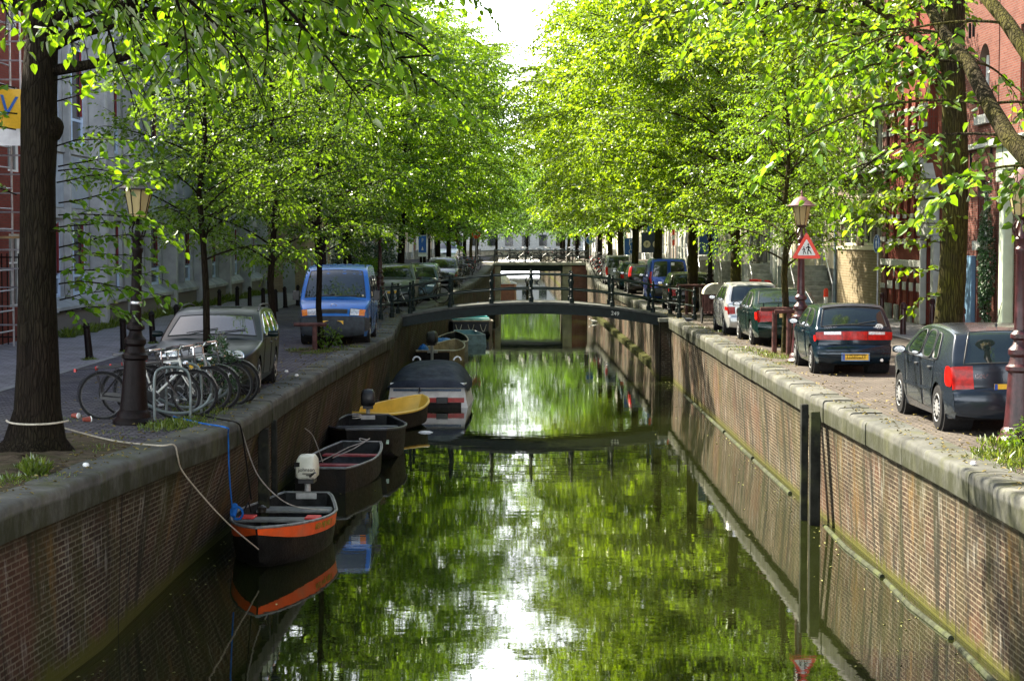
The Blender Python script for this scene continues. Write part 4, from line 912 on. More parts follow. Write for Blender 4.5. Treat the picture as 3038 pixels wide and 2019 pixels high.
c, fiat = small_hatch('parked_car', 'silver-white small hatchback parked between the dark saloon and the lamp post', paint('silver_paint', (.55, .56, .55), .25, .5), PH, 1.60, .90, (.72, 3.05), .28, W3, (15.6, 16.9, .72), (6.2, 8), (12.3, 14.4, .84), [(3.44, .80), (3.66, .80), (3.66, .70), (3.44, .70)])
add_mirrors(c, fiat, 1.42, .95, m_blk); add_wheels(c, fiat, 'steel', .165); plate(c, fiat, 18.6 * c.K, ' '); add_handle(c, fiat, 2.2, .84)
add_doors(c, fiat, [[(1.20, .92), (1.18, .32), (2.32, .29), (2.36, .92)]], paint('silver_paint', (0, 0, 0)))
fiat.location = (6.66, 52.8, 0)

c, g3 = small_hatch('parked_car', 'black hatchback behind the second wooden tree guard near the footbridge', paint('black_paint', (.010, .011, .010), .2, .2), [(p[0] * 1.06, p[1] * .985) for p in PH], 1.70, .90, (.80, 3.26), .30, [[(a * 1.06, b_ * .985) for a, b_ in q] for q in W3], (15.4, 17.0, .58), (6.2, 8), (12.3, 14.5, .84), [(3.66, .86), (3.86, .86), (3.87, .68), (3.66, .68)])
add_wheels(c, g3, 'cap', .18); plate(c, g3, 15.9 * c.K + .3, ' ', (.36, .12)); add_mirrors(c, g3, 1.5, .94, m_blk); g3.location = (6.62, 70.3, 0)

PV = [(.12, .24), (.0, .36), (.02, .60), (.10, .74), (.55, .92), (1.0, 1.06), (1.1, 1.10), (1.45, 1.40), (1.80, 1.68), (2.2, 1.80), (2.8, 1.84), (3.6, 1.82), (3.82, 1.78), (3.92, 1.60), (3.99, 1.10), (4.01, .80), (4.05, .60), (4.10, .54), (4.10, .36), (4.04, .24)]
c = Car(PV, 1.72, 1.05, (.80, 3.49), .31, tumble=.16); k = c.K; pa = paint('cobalt_paint', (.010, .055, .30), .2, .3)
ber = thing('parked_van', 'cobalt blue small van with twin rear door windows beyond the footbridge railing', 'van'); c.body(pa, ber)
c.patch('windscreen', 6.2 * k, 8 * k, -.88, .88, m_glass, ber, rim=.008); c.patch('rear_window', 12.6 * k, 14.0 * k, .10, .84, m_glass, ber, rim=.012, sym=True)
side_glass(c, ber, [[(1.55, 1.08), (1.98, 1.58), (2.4, 1.62), (2.4, 1.08)]]); c.patch('tail_light', 13.6 * k, 15.6 * k, .90, .998, m_red, ber, .012, sym=True); side_lights(c, ber, [(3.84, 1.10), (3.95, 1.10), (3.98, .72), (3.84, .72)], m_red, 'tail_light_side')
b = MB(); b.grid([[c.top(i, t_, .02) for t_ in np.linspace(-.998, .998, 13)] for i in np.linspace(15.8 * k, 18.4 * k, 8)]); b.build('rear_bumper', m_blk, ber, 50)
b = MB(); b.tube([c.top(i, 0, .004) for i in np.linspace(12.4 * k, 15.8 * k, 12)], .007, 5); b.build('door_gap', m_ink, ber)
b = MB(); b.box(c.top(13 * k, .22, .012), (.14, .01, .12)); b.build('window_sticker', m_white, ber)
add_wheels(c, ber, 'steel', .18); add_mirrors(c, ber, 1.6, 1.08, m_blk); plate(c, ber, 15.2 * k, ' ', (.5, .11), t0=-.3); ber.location = (6.55, 79.4, 0)

c, pun = small_hatch('parked_car', 'small black hatchback with tall red pillar lights beyond the blue van', paint('black_paint', (0, 0, 0)), PH, 1.62, .92, (.72, 3.12), .28, W3, None, (6.2, 8), (12.3, 14.5, .72))
c.patch('tail_light', 12.4 * c.K, 15.3 * c.K, .84, .998, m_red, pun, .014, sym=True); add_wheels(c, pun, 'cap', .165); add_mirrors(c, pun, 1.42, .95, m_blk); plate(c, pun, 18 * c.K, ' '); pun.location = (6.4, 91.5, 0)
c, pol = small_hatch('parked_car', 'dark green hatchback with square red lamps beyond the small black hatchback', paint('green_paint', (.010, .045, .040), .2, .3), [(p[0] * 1.05, p[1] * .98) for p in PH], 1.64, .90, (.78, 3.2), .29, [[(a * 1.05, b_ * .98) for a, b_ in q] for q in W3], (15.2, 16.6, .46), (6.2, 8), (12.3, 14.4, .84))
add_wheels(c, pol, 'steel', .17); plate(c, pol, 15.9 * c.K, ' ', t0=.1); add_mirrors(c, pol, 1.46, .94, m_blk); pol.location = (6.4, 98.3, 0)
o = dup(pun, (6.7, 103.4, 0), 0, 'dark small hatchback half hidden beyond the dark green hatchback')
c = Car([(p[0], p[1] * .93) for p in PV], 1.70, 1.0, (.80, 3.3), .30, tumble=.2); k = c.K; pa = paint('grey_paint', (.24, .25, .25), .25, .5)
mpv = thing('parked_car', 'grey people carrier parked last in the right row before the second bridge', 'car'); c.body(pa, mpv); c.patch('rear_window', 12.5 * k, 14.0 * k, -.84, .84, m_glass, mpv, rim=.012); c.patch('windscreen', 6.2 * k, 8 * k, -.88, .88, m_glass, mpv)
side_glass(c, mpv, [[(1.6, 1.02), (2.0, 1.48), (2.5, 1.54), (2.5, 1.02)], [(2.58, 1.02), (2.58, 1.54), (3.5, 1.5), (3.6, 1.04)]]); c.patch('tail_light', 13.9 * k, 15.6 * k, .86, .998, m_red, mpv, .012, sym=True); add_wheels(c, mpv, 'steel', .17); mpv.location = (6.2, 108.9, 0)

# --- grey-green estate on the left, nose towards us
def estate():
    pa = paint('grey_green_paint', (.0025, .0085, .0085), .30, .0, .15, .15)
    P = [(.10, .20), (.0, .32), (.02, .50), (.08, .62), (.18, .71), (.6, .82), (1.22, .90), (1.36, .93), (1.76, 1.14), (2.12, 1.32), (2.5, 1.395), (3.0, 1.415), (3.6, 1.405), (4.20, 1.35), (4.34, 1.27), (4.52, 1.0), (4.62, .88), (4.64, .70), (4.69, .58), (4.70, .36), (4.62, .24)]
    c = Car(P, 1.79, .90, (.93, 3.64), .32, .34, .20, .24, .09); k = c.K
    root = thing('parked_car', 'grey-green estate car with round headlights beside the bicycles', 'car'); c.body(pa, root)
    c.patch('windscreen', 7 * k + 1, 9 * k - 1, -.86, .86, m_glass, root, rim=.010, taper=0.06); c.patch('rear_window', 13.2 * k, 15 * k, -.84, .84, m_glass, root, rim=.01)
    c.patch('sunroof', 10.2 * k, 11.2 * k, -.5, .5, m_glass, root, rim=.006)
    side_glass(c, root, [[(1.72, .945), (2.24, 1.29), (2.66, 1.335), (2.68, .945)], [(2.75, .945), (2.73, 1.34), (3.35, 1.335), (3.42, .95)], [(3.50, .95), (3.44, 1.33), (4.02, 1.28), (4.22, 1.0)]], None, m_chrome)
    add_doors(c, root, [[(1.60, .91), (1.58, .32), (2.69, .28), (2.71, .91)], [(2.74, .91), (2.73, .28), (3.28, .30), (3.42, .60), (3.50, .91)]], pa)
    for s in (2.56, 3.34): add_handle(c, root, s, .82)
    add_mirrors(c, root, 1.86, .95, pa)
    for sg in (-1, 1):                                        # four round lamps
        for t_, r in ((.80, .095), (.60, .082)):
            pz = c.top(3.9 * k, sg * t_, .0); M_ = Matrix.Rotation(R(-72), 3, 'X')
            b = MB(); b.lathe([(r * 1.12, -.03), (r * 1.12, .012), (r, .016), (r * .92, .006)], pz, 20, 0, M_, False); b.lathe([(r * .95, .004), (r * .8, .018), (r * .4, .03), (0.001, .034)], pz, 20, 1, M_, False); b.build('headlight', [m_chrome, m_lens], root, 50)
    c.patch('grille', 2.9 * k, 3.9 * k, -.30, .30, m_blk, root, .014, rim=.010)
    b = MB(); b.grid([[c.top(i, t_, .03) for t_ in np.linspace(-.99, .99, 17)] for i in np.linspace(2.15 * k, 2.75 * k, 4)]); b.build('front_bumper', pa, root, 50)
    c.patch('air_intake', 1.0 * k, 1.8 * k, -.55, .55, m_blk, root, .012); c.patch('fog_light', 1.2 * k, 1.7 * k, .62, .78, m_lens, root, .014, sym=True)
    plate(c, root, 2.1 * k, ' ', (.5, .11), rear=False)
    b = MB()
    for sg in (-1, 1): b.tube([c.top(i, sg * .93, .055 if 10 * k < i < 12.9 * k else .0) for i in np.linspace(9.6 * k, 13.2 * k, 12)], .017, 6)
    b.build('roof_rail', m_blk, root)
    b = MB(); b.tube([c.top(7.3 * k, .5, .025), c.top(7.6 * k, -.1, .02)], .010, 5); b.tube([c.top(7.3 * k, -.1, .025), c.top(7.6 * k, -.65, .02)], .010, 5); b.build('wiper', m_blk, root)
    add_wheels(c, root, 'alloy', .20, yaw=R(0)); return root
jag = estate(); jag.location = (-5.22, 33.0, 0); jag.rotation_euler = (0, 0, math.pi + R(1.5))

def van():
    pa = paint('van_blue_paint', (.018, .14, .46), .26, .2)
    P = [(.10, .26), (.0, .36), (.0, .58), (.03, .72), (.10, .86), (.32, 1.00), (.62, 1.10), (.72, 1.14), (1.02, 1.50), (1.32, 1.80), (1.70, 1.93), (2.4, 1.965), (3.4, 1.965), (4.3, 1.92), (4.56, 1.80), (4.66, 1.2), (4.70, .70), (4.74, .56), (4.74, .34), (4.68, .26)]
    c = Car(P, 1.80, 1.10, (.86, 3.60), .33, tumble=.13, nose=.15, boxy=.5); k = c.K
    root = thing('parked_van', 'bright blue minibus van with yellow plate on the left quay', 'van'); c.body(pa, root)
    c.patch('windscreen', 7.1 * k, 9.1 * k, -.86, .86, m_glass, root, rim=.012, taper=.04)
    side_glass(c, root, [[(1.02, 1.14), (1.42, 1.66), (1.95, 1.70), (1.95, 1.14)], [(2.10, 1.14), (2.10, 1.70), (3.1, 1.70), (3.1, 1.14)], [(3.25, 1.14), (3.25, 1.70), (4.3, 1.66), (4.35, 1.14)]])
    add_doors(c, root, [[(.98, 1.08), (1.22, .60), (1.26, .34), (2.0, .32), (2.02, 1.08)]], pa); add_handle(c, root, 1.85, 1.0)
    c.patch('headlight', 3.1 * k, 4.15 * k, .54, .96, m_lens, root, .012, sym=True, rim=.008); c.patch('indicator', 3.1 * k, 4.15 * k, .83, .985, m_orange, root, .018, sym=True)
    c.patch('grille', 3.4 * k, 4.0 * k, -.46, .46, m_blk, root, .012)
    b = MB(); b.grid([[c.top(i, t_, .035) for t_ in np.linspace(-.99, .99, 17)] for i in np.linspace(.4 * k, 2.9 * k, 9)]); c.side(b, [(.04, .70), (.5, .66), (.5, .36), (.1, .34)], .02); b.build('front_bumper', M('grey_bumper', (.045, .055, .065), .6), root, 50)
    plate(c, root, 1.9 * k, 'VJ-PS-83', (.52, .12), rear=False, eu=False)
    b = MB(); b.tube([c.top(4.55 * k, 0, .006) + Vector((.07 * math.cos(g), 0, .045 * math.sin(g))) for g in np.linspace(0, 2 * math.pi, 17)[:-1]], .008, 5, 0, False, True); b.build('oval_badge', m_chrome, root)
    for sg in (-1, 1):
        b = MB(); p_ = c.loc(1.1, sg * (c.y(1.1, 1.2) + .14), 1.22); b.box(p_, (.17, .10, .24), 0); b.tube([p_ + Vector((-sg * .18, 0, -.06)), p_], .02, 6); b.build('side_mirror', m_blk, root, bevel=.03)
    b = MB(); b.tube([c.top(7.0 * k, .55, .03), c.top(7.25 * k, 0, .022)], .011, 5); b.tube([c.top(7.0 * k, 0, .03), c.top(7.2 * k, -.62, .022)], .011, 5); b.build('wiper', m_blk, root)
    b = MB()
    for t_ in (-.5, -.25, 0, .25, .5): b.tube([c.top(i, t_, .004) for i in np.linspace(10 * k, 13 * k, 8)], .012, 5)
    b.build('roof_rib', pa, root)
    add_wheels(c, root, 'steel', .19); return root
vn = van(); vn.location = (-4.52, 48.75, 0); vn.rotation_euler = (0, 0, math.pi + R(1))

def front_car(label, pa, P, W, belt, ax, loc, gl, wins, lamp=(3.0, 4.0, .55), tumble=.3, pl=None, rails=False):
    c = Car(P, W, belt, ax, .30, tumble=tumble, nose=.2); k = c.K; root = thing('parked_car', label, 'car'); c.body(pa, root)
    c.patch('windscreen', gl[0] * k, gl[1] * k, -.86, .86, m_glass, root, rim=.010, taper=.05); side_glass(c, root, wins); c.patch('headlight', lamp[0] * k, lamp[1] * k, lamp[2], .97, m_lens, root, .012, sym=True)
    c.patch('grille', 2.6 * k, 3.4 * k, -.4, .4, m_blk, root, .012); add_mirrors(c, root, wins[0][0][0] + .1, belt + .05, m_blk); add_wheels(c, root, 'alloy', .18)
    if pl: plate(c, root, 2.0 * k, pl, (.5, .11), rear=False)
    if rails:
        b = MB()
        for sg in (-1, 1): b.tube([c.top(i, sg * .93, .05) for i in np.linspace(9.6 * k, 12.6 * k, 8)], .017, 6)
        b.build('roof_rail', m_blk, root)
    root.location = loc; root.rotation_euler = (0, 0, math.pi); return root
PM = [(.12, .24), (.0, .36), (.02, .56), (.08, .70), (.20, .80), (.6, .94), (1.0, 1.04), (1.08, 1.07), (1.5, 1.34), (1.9, 1.55), (2.4, 1.63), (3.2, 1.64), (3.9, 1.58), (4.15, 1.45), (4.3, 1.0), (4.38, .6), (4.38, .34), (4.3, .24)]
WM = [[(1.55, 1.07), (2.05, 1.48), (2.5, 1.54), (2.5, 1.07)], [(2.6, 1.07), (2.6, 1.54), (3.8, 1.50), (3.95, 1.1)]]
front_car('silver estate with roof rails just beyond the maroon lamp post', paint('pale_silver_paint', (.10, .12, .13), .3, .2, .1, .2), PM, 1.72, 1.0, (.9, 3.5), (-4.70, 75.2, 0), (7.2, 9.2), WM, pl=' ', rails=True)
front_car('small pale blue hatchback half hidden by the footbridge railing', paint('pale_blue_paint', (.05, .09, .12), .3, .2, .1, .2), [(p[0] * .86, p[1] * .88) for p in PM], 1.60, .90, (.75, 3.0), (-4.0, 81.6, 0), (7.2, 9.2), [[(a * .86, b_ * .88) for a, b_ in q] for q in WM])
front_car('dark green estate between two trunks beyond the pale blue hatchback', paint('green_paint', (0, 0, 0)), [(p[0], p[1] * .9) for p in PM], 1.70, .92, (.9, 3.5), (-4.35, 90.5, 0), (7.2, 9.2), [[(a, b_ * .9) for a, b_ in q] for q in WM])
front_car('black off-road car with bright windscreen furthest in the left row', paint('black_paint', (0, 0, 0)), PM, 1.80, 1.0, (.9, 3.5), (-3.9, 104.5, 0), (7.2, 9.2), WM)
front_car('distant white car beyond the second bridge on the left', paint('silver_paint', (0, 0, 0)), PM, 1.7, 1.0, (.9, 3.5), (-5.2, 150, .8), (7.2, 9.2), WM)
# ---------------------------------------------------------------- boats
def hull(L, B, H, keel=.18, bow='point', transom=.6, flare=.1, sheer=.22, n=18, dead=.35, blunt=0.0):
    """half-sections from stern (u=0) to bow (u=1); returns functions"""
    def hb(u):
        if bow == 'point': f_ = (1 - max(0, (u - .45) / .55) ** 2.3) ** .75 if u > .45 else 1
        else: f_ = 1 - (1 - blunt) * max(0, (u - .5) / .5) ** 2
        s_ = transom + (1 - transom) * min(1, u / .42) ** .8 if u < .42 else 1
        return B / 2 * f_ * s_
    def sz(u): return H + sheer * max(0, (u - .35) / .65) ** 2 + sheer * .25 * max(0, (.25 - u) / .25) ** 2
    return hb, sz
def make_boat(name, label, L, B, H, loc, rz, m_out, m_in, m_rim, keelz=-.18, bow='point', transom=.6, sheer=.22, blunt=0., thw=(), m_thw=None, floor=.02, band=None, dead=.5, rim=.022, deck=None, m_deck=None, group=None, rimn=6):
    root = thing(name, label, 'boat', (loc[0], loc[1], WZ), rz, group); hb, sz = hull(L, B, H, bow=bow, transom=transom, sheer=sheer, blunt=blunt)
    n = 20; out = []; inn = []; us = [i / n for i in range(n + 1)]; rimp = [[], []]
    def sect(u, inset):
        h = max(.008, hb(u) - inset); s_ = sz(u); kz = keelz + (.32 * max(0, (u - .75) / .25) ** 2 if bow == 'point' else (.35 * max(0, (u - .72) / .28) ** 2)) + inset * .8
        ch = h * (dead + .38) ; cz = kz + (.10 + .12 * u)
        y = (u - .5) * L
        rake = (.22 if bow == 'point' else .10) * max(0, (u - .7) / .3)
        f = lambda x, z: (x, y + rake * max(0, (z - kz) / (s_ - kz)) - (inset if u > .98 else -inset if u < .02 else 0), z)
        half = [(0.0, kz), (ch * .55, kz + .02), (ch, cz), (ch + (h - ch) * .55, cz + (s_ - cz) * .4), (h, s_)]
        return [f(-x, z) for x, z in reversed(half)] + [f(x, z) for x, z in half[1:]]
    for u in us: out.append(sect(u, 0)); inn.append(sect(u, .035))
    b = MB(); b.grid(out, 0); b.grid([list(reversed(r_)) for r_ in inn], 1)
    for r_, mi in ((out[0], 0), (out[-1], 0), (list(reversed(inn[0])), 1), (list(reversed(inn[-1])), 1)):
        b.add(r_, [tuple(range(len(r_)))] , mi)
    b.grid([[o_[0], i_[0]] for o_, i_ in zip(out, inn)], 2); b.grid([[i_[-1], o_[-1]] for o_, i_ in zip(out, inn)], 2)
    b.build('hull', [m_out, m_in, m_rim], root, 40)
    g = MB(); e = [o_[0] for o_ in out] + [o_[-1] for o_ in reversed(out)]; g.tube(e, rim, rimn, 0, False, True); g.build('gunwale', m_rim, root, 50)
    fl = MB(); fl.grid([[(-(hb(u) * .80), (u - .5) * L, floor), ((hb(u) * .80), (u - .5) * L, floor)] for u in us[1:-2]]); fl.build('floorboards', m_in, root, 0)
    for (u0, wd, z) in thw:
        t_ = MB(); h = hb(u0) * (.97 if z > H * .5 else .9); t_.box((0, (u0 - .5) * L, z), (2 * h - .03, wd, .035)); t_.build('thwart', m_thw or m_rim, root, bevel=.006)
    if deck:
        d_ = MB(); d_.grid([[(-(hb(u) - .03), (u - .5) * L + .12 * max(0, (u - .7) / .3), sz(u) - .03), (0, (u - .5) * L + .12 * max(0, (u - .7) / .3), sz(u) + .02), ((hb(u) - .03), (u - .5) * L + .12 * max(0, (u - .7) / .3), sz(u) - .03)] for u in np.linspace(deck[0], deck[1], 8)]); d_.build('foredeck', m_deck or m_in, root, 40)
    if band:
        for sg in (0, -1):
            q = MB(); g = []
            for i, u in enumerate(us):
                if u < band[0] or u > band[1]: continue
                o_ = out[i]; A = Vector(o_[sg]); Bv = Vector(o_[1 if sg == 0 else -2]); x = .006 * (-1 if sg == 0 else 1)
                g.append([tuple(A + (Bv - A) * t_ + Vector((x, 0, 0))) for t_ in (.02, band[2])])
            q.grid(g); q.build('painted_band', band[3], root, 50)
    return root, hb, sz, out
def outboard(root, y, z, m_cowl, s=1.0, label_txt=None, tiller=True, lift=0, flip=1):
    o = MB(); o.box((0, y, z - .02), (.30 * s, .10, .10), 0); o.tube([(0, y - .10, z + .30 * s), (0, y - .12, z - .55)], .045 * s, 8); o.box((0, y - .13, z - .60), (.05, .26, .03)); o.build('motor_bracket', M('grey_motor', (.40, .41, .40), .4), root, bevel=.01)
    m = MB(); prof = [(0.02, 0), (.80, .02), (1.0, .12), (1.02, .5), (.94, .82), (.70, 1.0), (0.02, 1.05)]
    H_ = .34 * s; g = []
    for r, h in prof:
        g.append([((.15 * s) * r * math.copysign(abs(math.cos(a)) ** .38, math.cos(a)), y - .10 + (.21 * s) * r * math.copysign(abs(math.sin(a)) ** .38, math.sin(a)), z + .22 * s + h * H_) for a in np.linspace(0, 2 * math.pi, 21)[:-1]])
    m.grid(g, 0, None, True); m.box((0, y - .10, z + .20 * s), (.22 * s, .30 * s, .08), 1); c = m.build('outboard_motor', [m_cowl, m_blk], root, 50)
    if tiller: t_ = MB(); t_.tube([(-.06, y + .08, z + .26 * s), (-.20, y + .45, z + .36 * s), (-.24, y + .62, z + .38 * s)], .018, 6); t_.build('tiller', m_blk, c)
    return c
m_hullblk = M('tarred_hull', (.008, .0075, .007), .5, 0, .5, 5, .5, .2, 0, (.016, .012, .008), .02)
m_hullin = M('black_inside', (.014, .016, .017), .6, 0, .5, 6, .3, .5, 0, (.030, .032, .032))
m_rimg = M('worn_rim', (.15, .16, .155), .5, 0, .4, 8, .3)
m_orangep = M('orange_band', (.80, .10, .015), .4, 0, .12, 5, .05, .5, 0, (.60, .12, .04))
m_redthw = M('faded_red_thwart', (.26, .045, .050), .55, 0, .3, 6, .1, .5, 0, (.33, .12, .12))
m_yel = M('yellow_hull', (.76, .50, .07), .42, 0, .10, 3, .05); m_cream = M('cream_cowl', (.66, .66, .55), .35, 0, .12, 6, .02)
# orange-banded boat, bow towards us
bt, hb, sz, out = make_boat('rowing_boat', 'black boat with orange painted band and cream outboard, nearest the camera', 4.15, 1.52, .50, (-3.50, 28.35), math.pi + R(-3), m_hullblk, m_hullin, m_rimg, -.22, 'point', .50, .13, thw=((.60, .34, .46), (.25, .5, .40)), m_thw=M('grey_thwart', (.16, .17, .16), .6), band=(.30, 1.0, .60, m_orangep), dead=.5)
i_ = 13; A_ = Vector(out[i_][0]); B_ = Vector(out[i_][1]); X_ = (Vector(out[i_ - 2][0]) - Vector(out[i_ + 2][0])).normalized(); Y_ = (A_ - B_).normalized(); Z_ = X_.cross(Y_).normalized(); Y_ = Z_.cross(X_)
o = text('RED MIJ NIET', .125, M('gold_letters', (.30, .20, .015), .5), bt, A_ + (B_ - A_) * .28 + Z_ * .014, Matrix((X_, Y_, Z_)).transposed().to_euler(), 'boat_name', .003, sx=1.1)
outboard(bt, -2.08, .50, m_cream, 1.15)
text('Johnson', .085, m_ink, bt, (-.03, -1.912, .93), (R(90), 0, R(180)), 'motor_lettering', .002)
b = MB(); b.box((-.04, -1.918, .865), (.16, .02, .012)); b.box((-.07, -1.918, .84), (.10, .02, .010)); b.box((.135, -1.95, 1.01), (.09, .05, .07)); b.build('motor_stripe', m_ink, bt)
b = MB(); b.box((.50, .38, .495), (.24, .30, .03)); b.box((-.50, .38, .495), (.22, .30, .03)); b.build('red_pad', M('red_pad', (.62, .06, .05), .55), bt, bevel=.01)
b = MB(); b.lathe([(.06, -.02), (.07, .06), (.02, .09)], (0, 1.86, .80), 10); b.tube([(.70, .05, .40), (.62, -.3, .62), (.60, -.4, .45)], .012, 5); b.build('mooring_bitt', m_hullblk, bt)
b = MB(); b.lathe([(.04, -.12), (.055, 0), (.04, .12)], (.66, .62, .62), 8, 0, Matrix.Rotation(R(50), 3, 'X')); b.tube([(.60 + .09 * math.cos(a), .70 + .03 * math.sin(a), .60 + .10 * math.sin(a)) for a in np.linspace(0, 6.28, 13)], .020, 6); b.build('rope_coil', M('blue_rope', (.015, .12, .42), .8), bt)
# small punt with red thwarts
pt, *_ = make_boat('punt', 'small black punt with two dusty red thwarts', 3.7, 1.34, .44, (-3.34, 36.1), R(-7), m_hullblk, m_hullin, m_rimg, -.14, 'blunt', .72, .10, .62, thw=((.40, .26, .34), (.76, .26, .38)), m_thw=m_redthw, dead=.6)
b = MB(); b.tube([(.10 * math.cos(a) + .2, 1.3 + .17 * math.sin(a), .66 + .02 * math.cos(2 * a)) for a in np.linspace(0, 6.28, 15)], .012, 5); b.tube([(.2, 1.2, .62), (.02, .6, .58), (-.30, -.2, .42), (-.45, -.5, .38)], .010, 5); b.tube([(.25, 1.1, .64), (.1, .7, .54), (-.2, .1, .42)], .010, 5); b.build('coiled_rope', M('grey_rope', (.32, .31, .28), .9), pt)
# bigger black boat with black outboard, bow towards us
bb, hb, sz, out = make_boat('rowing_boat', 'larger all black boat with black outboard beside the yellow boat', 4.0, 1.72, .58, (-3.22, 41.1), math.pi + R(4), m_hullblk, m_hullin, M('black_rim', (.05, .055, .06), .5), -.2, 'blunt', .55, .12, .50, thw=((.25, .3, .44),), dead=.55, deck=(.72, .99), rim=.03)
outboard(bb, -2.0, .58, m_blk, 1.1); b = MB(); b.box((.0, -2.05, 1.02), (.20, .30, .035)); b.build('red_stripe', M('red_stripe', (.55, .05, .03), .4), bb, bevel=.01)
b = MB(); b.tube([(.25 + .10 * math.cos(a), -1.2 + .14 * math.sin(a), .62 + .008 * a) for a in np.linspace(0, 12.5, 26)], .012, 5); b.build('coiled_rope', M('pale_rope', (.55, .52, .44), .9), bb)
b = MB(); b.box((-.42, 2.02, .42), (.10, .01, .09)); b.build('paper_tag', M('tag_green', (.45, .62, .50), .5), bb)
# yellow dinghy
yb, *_ = make_boat('dinghy', 'bright yellow open dinghy with a bench', 3.3, 1.60, .44, (-3.10, 46.4), R(-24), m_hullblk, m_yel, m_yel, -.10, 'point', .80, .22, thw=((.52, .30, .26), (.12, .5, .28)), m_thw=m_yel, dead=.6, rim=.035, floor=.16)
# covered motor boat
cb, hb, sz, out = make_boat('motorboat', 'white motorboat under a dark grey cover with red stripe at the stern', 5.6, 2.15, .62, (-2.32, 54.5), R(-1), m_white, m_white, m_white, -.25, 'point', .96, .20, dead=.75, rim=.03)
m_cover = M('canvas_cover', (.026, .033, .045), .72, 0, .30, 2.2, .5, .4, 0, (.045, .052, .065), .03)
b = MB(); g = []
for i, u in enumerate(np.linspace(.0, .90, 22)):
    y = (u - .5) * 5.6 - .12; h = hb(u) + .06; ridge = .66 + .44 * min(1, (u + .05) / .34) ** .8 * (1 - max(0, (u - .62) / .4) ** 2 * .4); row = []
    for k in range(17):
        t_ = -1 + 2 * k / 16; x = t_ * h; z = ridge - (ridge - .60) * abs(t_) ** 5 + .018 * math.sin(7 * t_ + i * .8) * (1 - abs(t_)) - .03 * abs(math.sin(i * .75)) * (1 - t_ * t_)
        row.append((x, y, z))
    row = [(row[0][0] - .03, y, .44 + .03 * math.sin(i))] + row + [(row[-1][0] + .03, y, .44 + .03 * math.sin(i * 1.3))]; g.append(row)
g = [[(p_[0], p_[1] - .10, min(p_[2], .58)) for p_ in g[0]]] + g
b.grid(g); b.build('canvas_cover', m_cover, cb, 60)
b = MB(); b.box((0, -2.845, .22), (2.06, .02, .13)); b.build('red_stripe', M('stern_red', (.42, .02, .015), .35), cb)
b = MB(); b.box((0, -2.85, .06), (1.9, .02, .18)); b.build('waterline_stripe', m_hullblk, cb)
b = MB(); b.box((0, -2.85, .50), (1.9, .02, .06)); b.build('blue_line', M('line_blue', (.04, .10, .20), .4), cb)
b = MB(); b.box((.42, -2.93, .22), (.32, .14, .17)); b.build('stern_box', m_blk, cb, bevel=.01)
b = MB(); b.tube([(-.2, -2.86, .62), (-.22, -3.0, .42), (-.05, -3.02, .33)], .018, 6); b.lathe([(.03, 0), (.05, .05), (0.001, .07)], (-.2, -2.9, .46), 8); b.build('stern_fitting', m_chrome, cb)
for x in (-.62, .62):
    b = MB(); b.tube([(x + .11 * math.cos(a), 1.95, 1.02 + .11 * math.sin(a)) for a in np.linspace(0, 3.14, 9)], .025, 6); b.build('cover_hoop', m_white, cb)
# open brown boat, motor near
ob, *_ = make_boat('rowing_boat', 'open tan boat with a black outboard just beyond the covered motorboat', 4.8, 1.5, .52, (-2.62, 71.2), R(-8), M('tan_hull', (.20, .15, .08), .6, 0, .4, 4), M('tan_inside', (.28, .22, .13), .6), M('pale_rim', (.45, .42, .33), .6), -.2, 'point', .85, .22, thw=((.35, .25, .34), (.55, .25, .36), (.72, .25, .38)), dead=.6)
outboard(ob, -2.4, .56, m_blk, 1.3); b = MB(); b.box((0, -2.415, .26), (1.28, .02, .50)); b.build('dark_transom', m_hullblk, ob)
def heap(name, m_, parent, c, d, seed, n=9):
    rs = np.random.RandomState(seed); b = MB(); g = []
    for i in range(n + 1):
        f_ = math.pi * .5 * i / n; g.append([(c[0] + d[0] * math.cos(f_) * math.cos(a) * (1 + rs.normal(0, .07)), c[1] + d[1] * math.cos(f_) * math.sin(a) * (1 + rs.normal(0, .07)), c[2] + d[2] * math.sin(f_) * (1 + rs.normal(0, .06))) for a in np.linspace(0, 2 * math.pi, 19)[:-1]])
    b.grid(g, 0, None, True); return b.build(name, m_, parent, 60)
m_tarp = M('blue_tarp', (.02, .20, .62), .4, 0, .25, 7, .6, .5, 0, (.05, .32, .75))
heap('blue_bag', m_tarp, ob, (-.42, -2.0, .35), (.24, .25, .42), 1)
wb, *_ = make_boat('rowing_boat', 'grey open boat with bright blue tarpaulin beyond the tan boat', 4.8, 1.5, .45, (-2.60, 78.0), R(-3), M('grey_hull', (.20, .20, .18), .6, 0, .4, 4), m_hullin, M('pale_rim', (0, 0, 0)), -.2, 'point', .8, .25, thw=((.6, .3, .4),), dead=.6); heap('tarpaulin', m_tarp, wb, (-.2, -1.5, .35), (.6, .7, .28), 2)
dg, *_ = make_boat('dinghy', 'small pale blue-grey dinghy lying against the dark sloop', 2.6, 1.25, .42, (-1.95, 84.2), R(12), M('bluegrey_hull', (.16, .24, .27), .5, 0, .3, 5), M('bluegrey_in', (.10, .24, .32), .5), M('bluegrey_rim', (.34, .42, .44), .5), -.1, 'blunt', .8, .1, .7, thw=((.5, .25, .3),), dead=.7)
sl_, hb, sz, out = make_boat('sloop', 'dark sloop with a turquoise cabin cover and fender ropes on its bow', 6.5, 2.25, .58, (-2.12, 93.8), math.pi + R(2), M('navy_hull', (.018, .022, .035), .4, 0, .4, 4), m_hullin, M('rust_rim', (.34, .30, .24), .6), -.3, 'blunt', .7, .15, .78, dead=.6, rim=.05, deck=(.05, .99), m_deck=M('turq_deck', (.12, .30, .32), .6))
